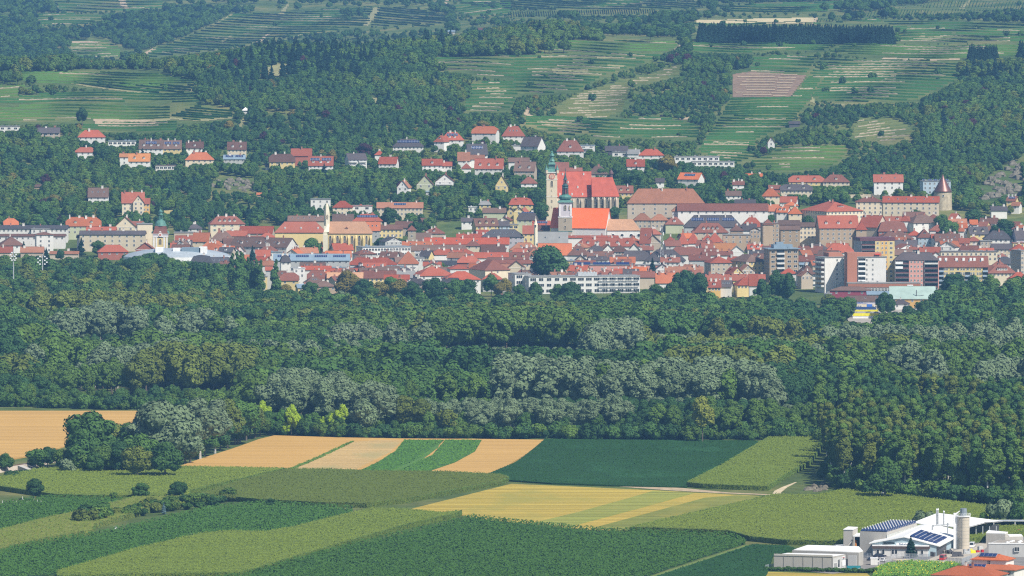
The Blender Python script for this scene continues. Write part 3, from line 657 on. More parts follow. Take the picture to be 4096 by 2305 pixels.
GLASS = plain('window_glass', (.035, .045, .055), .12, .6, 0, .5, .7); FRAME = plain('window_frame', (.74, .73, .7), .6); CHIM = plain('chimney_render', (.66, .62, .56), .9); CHIMR = plain('chimney_brick', (.36, .16, .11), .9)
SOLAR = plain('solar_cell', (.02, .035, .11), .2, .6, 0, .25, 3); METAL = plain('pale_metal', (.55, .57, .58), .45, .5, .4); DKM = plain('dark_metal', (.1, .1, .11), .5, .4, .3); SHUT = plain('shutter_green', (.35, .47, .36), .7); AWN = plain('awning_orange', (.85, .32, .05), .8); RAIL = plain('balcony_panel', (.6, .6, .58), .7); WHITE = plain('white_paint', (.8, .8, .79), .6); RAILD = plain('balcony_dark', (.14, .06, .06), .7); BLUEP = plain('blue_paint', (.05, .15, .5), .6); COPPER = plain('copper_green', (.09, .21, .17), .6, .3, .1, .3, .6); DARKC = plain('copper_dark', (.04, .09, .085), .6, .3, .2, .3, .6)
WCACHE = {}
def win_mesh(w, h, style='x'):
    key = (round(w, 1), round(h, 1), style)
    if key in WCACHE: return WCACHE[key]
    b = MB(); f = .11
    b.box(-w/2, -.02, 0, w/2, .25, h, 0)
    for x0, x1, z0, z1 in ((-w/2 - f, -w/2, -f, h + f), (w/2, w/2 + f, -f, h + f), (-w/2, w/2, h, h + f), (-w/2, w/2, -f * 1.6, 0)): b.box(x0, -.09, z0, x1, .2, z1, 1)
    if style in 'xs':
        b.box(-.05, -.055, 0, .05, .1, h, 1); b.box(-w/2, -.05, h * .62, w/2, .1, h * .62 + .08, 1)
    if style == 's':
        for s in (-1, 1): b.box(*(sorted((s * (w/2 + f), s * (w/2 + f + .5)))[0], -.1, 0), *(sorted((s * (w/2 + f), s * (w/2 + f + .5)))[1], .0, h), 2)
    if style == 'w':
        n = max(2, int(w / 1.0))
        for i in range(1, n): b.box(-w/2 + w * i / n - .05, -.055, 0, -w/2 + w * i / n + .05, .1, h, 1)
    if style == 'a':   # pointed / arched head
        b.rev([(w / 2 + f, 0), (w / 2 + f, .2)], 12, m=1) if False else None
    WCACHE[key] = b.mesh('window', [GLASS, FRAME, SHUT] if style == 's' else [GLASS, FRAME]); return WCACHE[key]
def win(parent, x, y, z, w=1.1, h=1.5, style='x', side='f'):
    o = ob('window', win_mesh(w, h, style), parent, (x, y, z), {'f': 0, 'l': -math.pi / 2, 'r': math.pi / 2}[side]); return o
CH = {}
def chimney(parent, x, y, z, h=1.7, br=None, w=.8):
    br = random.random() < .3 if br is None else br; key = (round(h, 1), br, w)
    if key not in CH:
        b = MB(); b.box(-w/2, -w*.38, -2.2, w/2, w*.38, h, 0); b.box(-w/2-.08, -w*.38-.08, h, w/2+.08, w*.38+.08, h+.16, 0); b.box(-w*.3, -.12, h+.16, w*.3, .12, h+.4, 1)
        CH[key] = b.mesh('chimney', [CHIMR if br else CHIM, DKM])
    return ob('chimney', CH[key], parent, (x, y, z))
def roof_mesh(kind, W_, D, ze, hr, ov=.55, mats=None):
    """returns verts, faces of the roof skin, plus gable outlines to close the wall"""
    x0, x1, y0, y1 = -ov, W_ + ov, -ov, D + ov; s = hr / (D / 2) if kind != 'G' else hr / (W_ / 2); lo = ze - ov * min(s, 1.2); zr = ze + hr; ym = D / 2; xm = W_ / 2
    if kind in ('g', 'z'): v = [(x0,y0,lo),(x1,y0,lo),(x1,ym,zr),(x0,ym,zr),(x1,y1,lo),(x0,y1,lo)]; f = [(0,1,2,3),(3,2,4,5)]
    elif kind == 'G': v = [(x0,y0,lo),(x0,y1,lo),(xm,y1,zr),(xm,y0,zr),(x1,y0,lo),(x1,y1,lo)]; f = [(0,3,2,1),(3,4,5,2)]
    elif kind in ('h', 'p'):
        i = min(D / 2, W_ / 2) * (.85 if kind == 'h' else 1); 
        if kind == 'p' or W_ < D * .9:
            if kind == 'p' : v = [(x0,y0,lo),(x1,y0,lo),(x1,y1,lo),(x0,y1,lo),(xm,ym,zr)]; f = [(0,1,4),(1,2,4),(2,3,4),(3,0,4)]
            else: j = W_ / 2 * .85; v = [(x0,y0,lo),(x1,y0,lo),(x1,y1,lo),(x0,y1,lo),(xm,j,zr),(xm,D-j,zr)]; f = [(0,1,4),(1,2,5,4),(2,3,5),(3,0,4,5)]
        else: v = [(x0,y0,lo),(x1,y0,lo),(x1,y1,lo),(x0,y1,lo),(i,ym,zr),(W_-i,ym,zr)]; f = [(0,1,5,4),(1,2,5),(2,3,4,5),(3,0,4)]
    elif kind == 'R': i = min(D / 2, W_ / 2) * .75; v = [(0,y0,lo),(x1,y0,lo),(x1,y1,lo),(0,y1,lo),(0,ym,zr),(W_-i,ym,zr)]; f = [(0,1,5,4),(1,2,5),(2,3,4,5),(3,0,4)]
    elif kind == 'H':
        zc = ze + hr * .5; a = D * .25; i = D * .22
        v = [(x0,y0,lo),(x1,y0,lo),(x1,a,zc),(W_-i,ym,zr),(i,ym,zr),(x0,a,zc),(x1,D-a,zc),(x0,D-a,zc),(x1,y1,lo),(x0,y1,lo)]
        f = [(0,1,2,3,4,5),(2,6,3),(5,4,7),(4,3,6,8,9,7)]
    elif kind == 'm':
        k_ = min(1.6, W_ * .15, D * .15); zc = ze + hr * .78
        v = [(x0,y0,lo),(x1,y0,lo),(x1,y1,lo),(x0,y1,lo),(k_,k_,zc),(W_-k_,k_,zc),(W_-k_,D-k_,zc),(k_,D-k_,zc)]
        i = min(D, W_) * .4; v += [(i, ym, zr), (W_ - i, ym, zr)]; f = [(0,1,5,4),(1,2,6,5),(2,3,7,6),(3,0,4,7),(4,5,9,8),(5,6,9),(6,7,8,9),(7,4,8)]
    elif kind == 's': v = [(x0,y0,ze),(x1,y0,ze),(x1,y1,zr),(x0,y1,zr)]; f = [(0,1,2,3)]
    else: v = []; f = []
    # thicken downwards
    n = len(v); t_ = .22; ff = list(f) + [tuple(n + i for i in reversed(q)) for q in f]; ed = {}
    for q in f:
        for a, c in zip(q, q[1:] + q[:1]): ed[(a, c)] = 1
    for (a, c) in ed:
        if (c, a) not in ed: ff.append((c, a, n + a, n + c))
    return v + [(x, y, z - t_) for x, y, z in v], ff
def house(u0, u1, ve, vr, kind, wc, rc, h=9, rot=0, D=12, rows=0, cols=0, fl='', label='', group=None, cat='house', name=None):
    uc = (u0 + u1) / 2; Y = hit(uc, ve, h, 4000)
    if Y is None: print('no place', label); return None
    z = zof(ve, Y); sc = (Y * CT - (z - CZ) * ST) / F; r = R(rot); T = (u1 - u0) * sc
    D = min(D, T * .8 / max(abs(math.sin(r)), .01)); Wd = (T - D * abs(math.sin(r))) / math.cos(r)
    cu = u0 + (D * math.sin(r) / sc if rot > 0 else 0); cx = xof(cu, Y, z)
    cs, sn = math.cos(r), math.sin(r)
    P = lambda x, y: (cx + x * cs - y * sn, Y + x * sn + y * cs)
    zb = min(TZ(*P(x, y)) for x in (0, Wd) for y in (0, D)); hh = z - zb
    c_ = P(Wd / 2, D / 2); 
    n_ = max(1, int(Wd / max(D, 6)))
    for i in range(n_ + 1): q = P(Wd * i / n_, D / 2); FOOT.append((q[0], q[1], D * .55 + .5))
    if hh > 4 or True:
        q = P(Wd / 2, -2)
    dd = D / 2 * cs if kind not in ('G', 'f', 's') else (D * cs if kind == 's' else 0)
    zr = zof(vr, Y + dd); hr = max(zr - z, .35)
    VIS.append((u0 - 4, u1 + 4, vr, ve + min(h * .85, 3.0) / sc, Y))
    nm = name or {'apartment': 'apartment_block', 'villa': 'villa', 'hall': 'hall', 'school': 'school', 'hut': 'hut', 'church': 'church'}.get(cat, cat.replace(' ', '_'))
    e = ob(nm, None, None, (cx, Y, zb), r); tag(e, label, cat, group)
    b = MB(); b.prism([(0, 0), (Wd, 0), (Wd, D), (0, D)], -3.0, hh, 0)
    ze = hh
    if kind in ('g',): b.add([(0.01,0,ze-.02),(0.01,D,ze-.02),(0.01,D/2,ze+hr-.15),(.25,0,ze-.02),(.25,D,ze-.02),(.25,D/2,ze+hr-.15)], [(0,2,1),(3,4,5),(0,3,5,2),(1,2,5,4)], 0); b.add([(Wd-.01,0,ze-.02),(Wd-.01,D,ze-.02),(Wd-.01,D/2,ze+hr-.15),(Wd-.25,0,ze-.02),(Wd-.25,D,ze-.02),(Wd-.25,D/2,ze+hr-.15)], [(0,1,2),(3,5,4),(0,2,5,3),(1,4,5,2)], 0)
    if kind == 'G':
        for yy_ in (.01, D - .26): b.add([(0,yy_,ze-.02),(Wd,yy_,ze-.02),(Wd/2,yy_,ze+hr-.15),(0,yy_+.25,ze-.02),(Wd,yy_+.25,ze-.02),(Wd/2,yy_+.25,ze+hr-.15)], [(0,1,2),(3,5,4),(0,2,5,3),(1,4,5,2)], 0)
    if kind == 'H':
        a = D * .25
        for xx_ in (.01, Wd - .26): b.add([(xx_,0,ze-.02),(xx_,D,ze-.02),(xx_,D-a,ze+hr*.5-.15),(xx_,a,ze+hr*.5-.15),(xx_+.25,0,ze-.02),(xx_+.25,D,ze-.02),(xx_+.25,D-a,ze+hr*.5-.15),(xx_+.25,a,ze+hr*.5-.15)], [(0,3,2,1),(4,5,6,7),(0,4,7,3),(1,2,6,5)], 0)
    # eaves cornice
    if kind not in ('f', 's') and Wd > 6: b.box(-.12, -.12, ze - .45, Wd + .12, 0, ze - .24, 1)
    b.build('wall', [WM(wc), FRAME], e)
    rf = MB()
    if kind == 'f':
        rf.box(-.35, -.35, ze, Wd + .35, D + .35, ze + .35, 0); rf.box(.3, .3, ze + .35, Wd - .3, D - .3, ze + .42, 1)
        for i in range(max(1, int(Wd / 9))): xq = random.uniform(1, Wd - 2); yq = random.uniform(1, max(1.2, D - 2)); rf.box(xq, yq, ze + .42, xq + random.uniform(.6, 1.8), yq + 1.1, ze + random.uniform(.8, 1.5), 0)
        roof = rf.build('roof', [RM(rc), MC['roof_g']], e)
    else:
        v, f = roof_mesh(kind, Wd, D, ze, hr); rf.add(v, f, 0)
        if kind in 'ghH' and Wd > D * .9:   # ridge tiles
            i0, i1 = (0, Wd) if kind == 'g' else ((D * .42, Wd - D * .42) if kind == 'h' else (D * .22, Wd - D * .22))
            if i1 > i0 + 1: rf.box(i0, D/2 - .14, ze + hr - .05, i1, D/2 + .14, ze + hr + .12, 0)
        roof = rf.build('roof', [RM(rc)], e)
    fs = {t_[0]: (int(t_[1:]) if t_[1:].isdigit() else 1) for t_ in fl.split()}
    def slope(fr_, xq):   # a point on the front slope: fraction up, x along
        if kind == 'G': return (xq, D * fr_, ze + hr)
        return (xq, D / 2 * fr_, ze + hr * fr_ * (1 if kind != 'm' else 1.3))
    ins = D * .4 if kind in 'hp' else .8
    nc = fs.get('c', random.choice((1, 1, 2, 2, 3)) if kind not in 'fs' and Wd > 6 else 0)
    for i in range(nc):
        xq = Wd * (i + .5 + random.uniform(-.25, .25)) / nc
        if kind in 'hHp': xq = ins + (Wd - 2 * ins) * (i + .5 + random.uniform(-.3, .3)) / nc if Wd > 2 * ins else Wd / 2
        if kind == 'G': chimney(roof, Wd / 2 + .8, D * (.3 + .3 * i), ze + hr - .5)
        else: chimney(roof, xq, D * random.choice((.42, .5, .6)), ze + hr - .3, random.uniform(1.0, 1.9), None, random.choice((.8, 1.0, 1.5)))
    for i in range(fs.get('d', 0)):
        n_d = fs['d']; xq = ins + (Wd - 2 * ins) * (i + .5) / n_d; fr_ = .34; x_, y_, z_ = slope(fr_, xq); dw = 1.6
        db = MB(); db.box(-dw/2, -.1, -1.0, dw/2, 2.6, .9, 0); db.add([(-dw/2-.2,-.35,.8),(dw/2+.2,-.35,.8),(0,-.35,1.75),(-dw/2-.2,2.9,.8),(dw/2+.2,2.9,.8),(0,2.9,1.75)], [(0,1,2),(3,5,4),(0,2,5,3),(1,4,5,2),(0,3,4,1)], 1)
        do = db.build('dormer', [WM(wc) if random.random() < .7 else FRAME, RM(rc)], e, (x_, y_ - .5, z_ + .3)); win(do, 0, -.12, -.25, .9, 1.0)
    for i in range(fs.get('k', 0)):
        n_d = fs['k']; xq = ins + (Wd - 2 * ins) * (i + .5) / n_d; a = math.atan2(hr, D / 2); x_, y_, z_ = slope(.5, xq)
        kb = MB(); kb.box(-.5, -.7, .0, .5, .7, .16, 0); kb.box(-.4, -.6, .16, .4, .6, .2, 1); k_o = kb.build('skylight', [METAL, GLASS], roof, (x_, y_, z_)); k_o.rotation_euler = (a, 0, 0)
    for i in range(fs.get('s', 0)):
        n_d = fs['s']; a = math.atan2(hr, D / 2) if kind != 'f' else .35; pw = min(Wd * .8 / n_d, 9) - .5
        x_, y_, z_ = (Wd * (i + .5) / n_d, D * .45, ze + .9) if kind == 'f' else slope(.62, ins * .6 + (Wd - 1.2 * ins) * (i + .5) / n_d)
        sb = MB(); sb.box(-pw/2, -1.3, .1, pw/2, 1.3, .22, 0); nn = max(2, int(pw / 1.1))
        for j in range(nn + 1): sb.box(-pw/2 + pw * j / nn - .05, -1.3, .2, -pw/2 + pw * j / nn + .05, 1.3, .25, 1)
        sb.box(-pw/2, -.05, .2, pw/2, .05, .25, 1)
        so_ = sb.build('solar_panel', [SOLAR, METAL], roof, (x_, y_, z_)); so_.rotation_euler = (a, 0, 0)
    st = 'S' in fl and 's' or 'x'; big = 'w' in fs; ww = 2.4 if big else 1.15; wh = 1.5
    sp = 3.1; topz = ze - (2.15 if kind != 'f' else 2.3)
    for rr_ in range(rows):
        zz = topz - rr_ * sp
        if zz < .3: break
        for c in range(cols):
            xq = Wd * (c + .5) / cols
            if 'B' in fs and c in (0, cols - 1): pass
            win(e, xq, 0, zz, min(ww, Wd / cols * .72), wh, 'w' if big else st)
        for c in range(fs.get('L', 0)):
            n_l = fs['L']; 
            if rot >= 0: win(e, 0, D * (c + .5) / n_l, zz, 1.1, wh, 'x', 'l')
            else: win(e, Wd, D * (c + .5) / n_l, zz, 1.1, wh, 'x', 'r')
        nb = fs.get('b', 0)
        for c in range(nb):
            xq = Wd * (c + .5) / nb; bw = Wd / nb * .8
            bb = MB(); bb.box(-bw/2, -1.3, -.35, bw/2, 0, -.2, 0); bb.box(-bw/2, -1.35, -.35, bw/2, -1.25, .7, 1); bb.box(-bw/2, -1.3, -.2, -bw/2 + .08, 0, .7, 1); bb.box(bw/2 - .08, -1.3, -.2, bw/2, 0, .7, 1)
            bb.build('balcony', [FRAME, RAIL if 'D' not in fl else RAILD], e, (xq, 0, zz))
    if kind == 'G' and rows: win(e, Wd / 2, .01, ze + hr * .25, .9, 1.2)
    if kind == 'G': pass
    e['_w'] = 0; del e['_w']
    return dict(e=e, W=Wd, D=D, h=ze, hr=hr, Y=Y, z=z, zb=zb, sc=sc, roof=roof, cx=cx, P=P)
TILE = {'A': (0, 820, 4), 'B': (600, 820, 4), 'C': (1200, 820, 4), 'D': (1800, 820, 4), 'E': (2400, 820, 4), 'F': (3000, 780, 4), 'G': (3452, 800, 4), 'K': (3200, 960, 4),
        'P': (0, 400, 1.8127), 'Q': (1000, 400, 1.8127), 'R': (2000, 500, 1.8127), 'T': (3000, 600, 2.0712)}
DONE = []
def table(txt):
    for ln in txt.strip().split('\n'):
        ln = ln.strip()
        if not ln or ln[0] == '#': continue
        a, lab = ln.split('|'); q = a.split(); t_ = TILE[q[0]]; n = [float(x) for x in q[1:5]]
        u0, u1 = t_[0] + n[0] / t_[2], t_[0] + n[1] / t_[2]; ve, vr = t_[1] + n[2] / t_[2], t_[1] + n[3] / t_[2]
        kind, wc, rc = q[5], q[6], q[7]; h, rot, D, rows, cols = float(q[8]), float(q[9]), float(q[10]), int(q[11]), int(q[12]); fl = ' '.join(q[13:])
        cat = 'house' if q[0] in 'PQRT' else 'town house'
        if '@' in lab: lab, cat = lab.split('@'); lab = lab.strip(); cat = cat.strip()
        house(u0, u1, ve, vr, kind, wc, rc, h, rot, D, rows, cols, fl, lab.strip(), None, cat); DONE.append(((u0 + u1) / 2, ve, lab.strip()))
FOOT = []
VIS = []
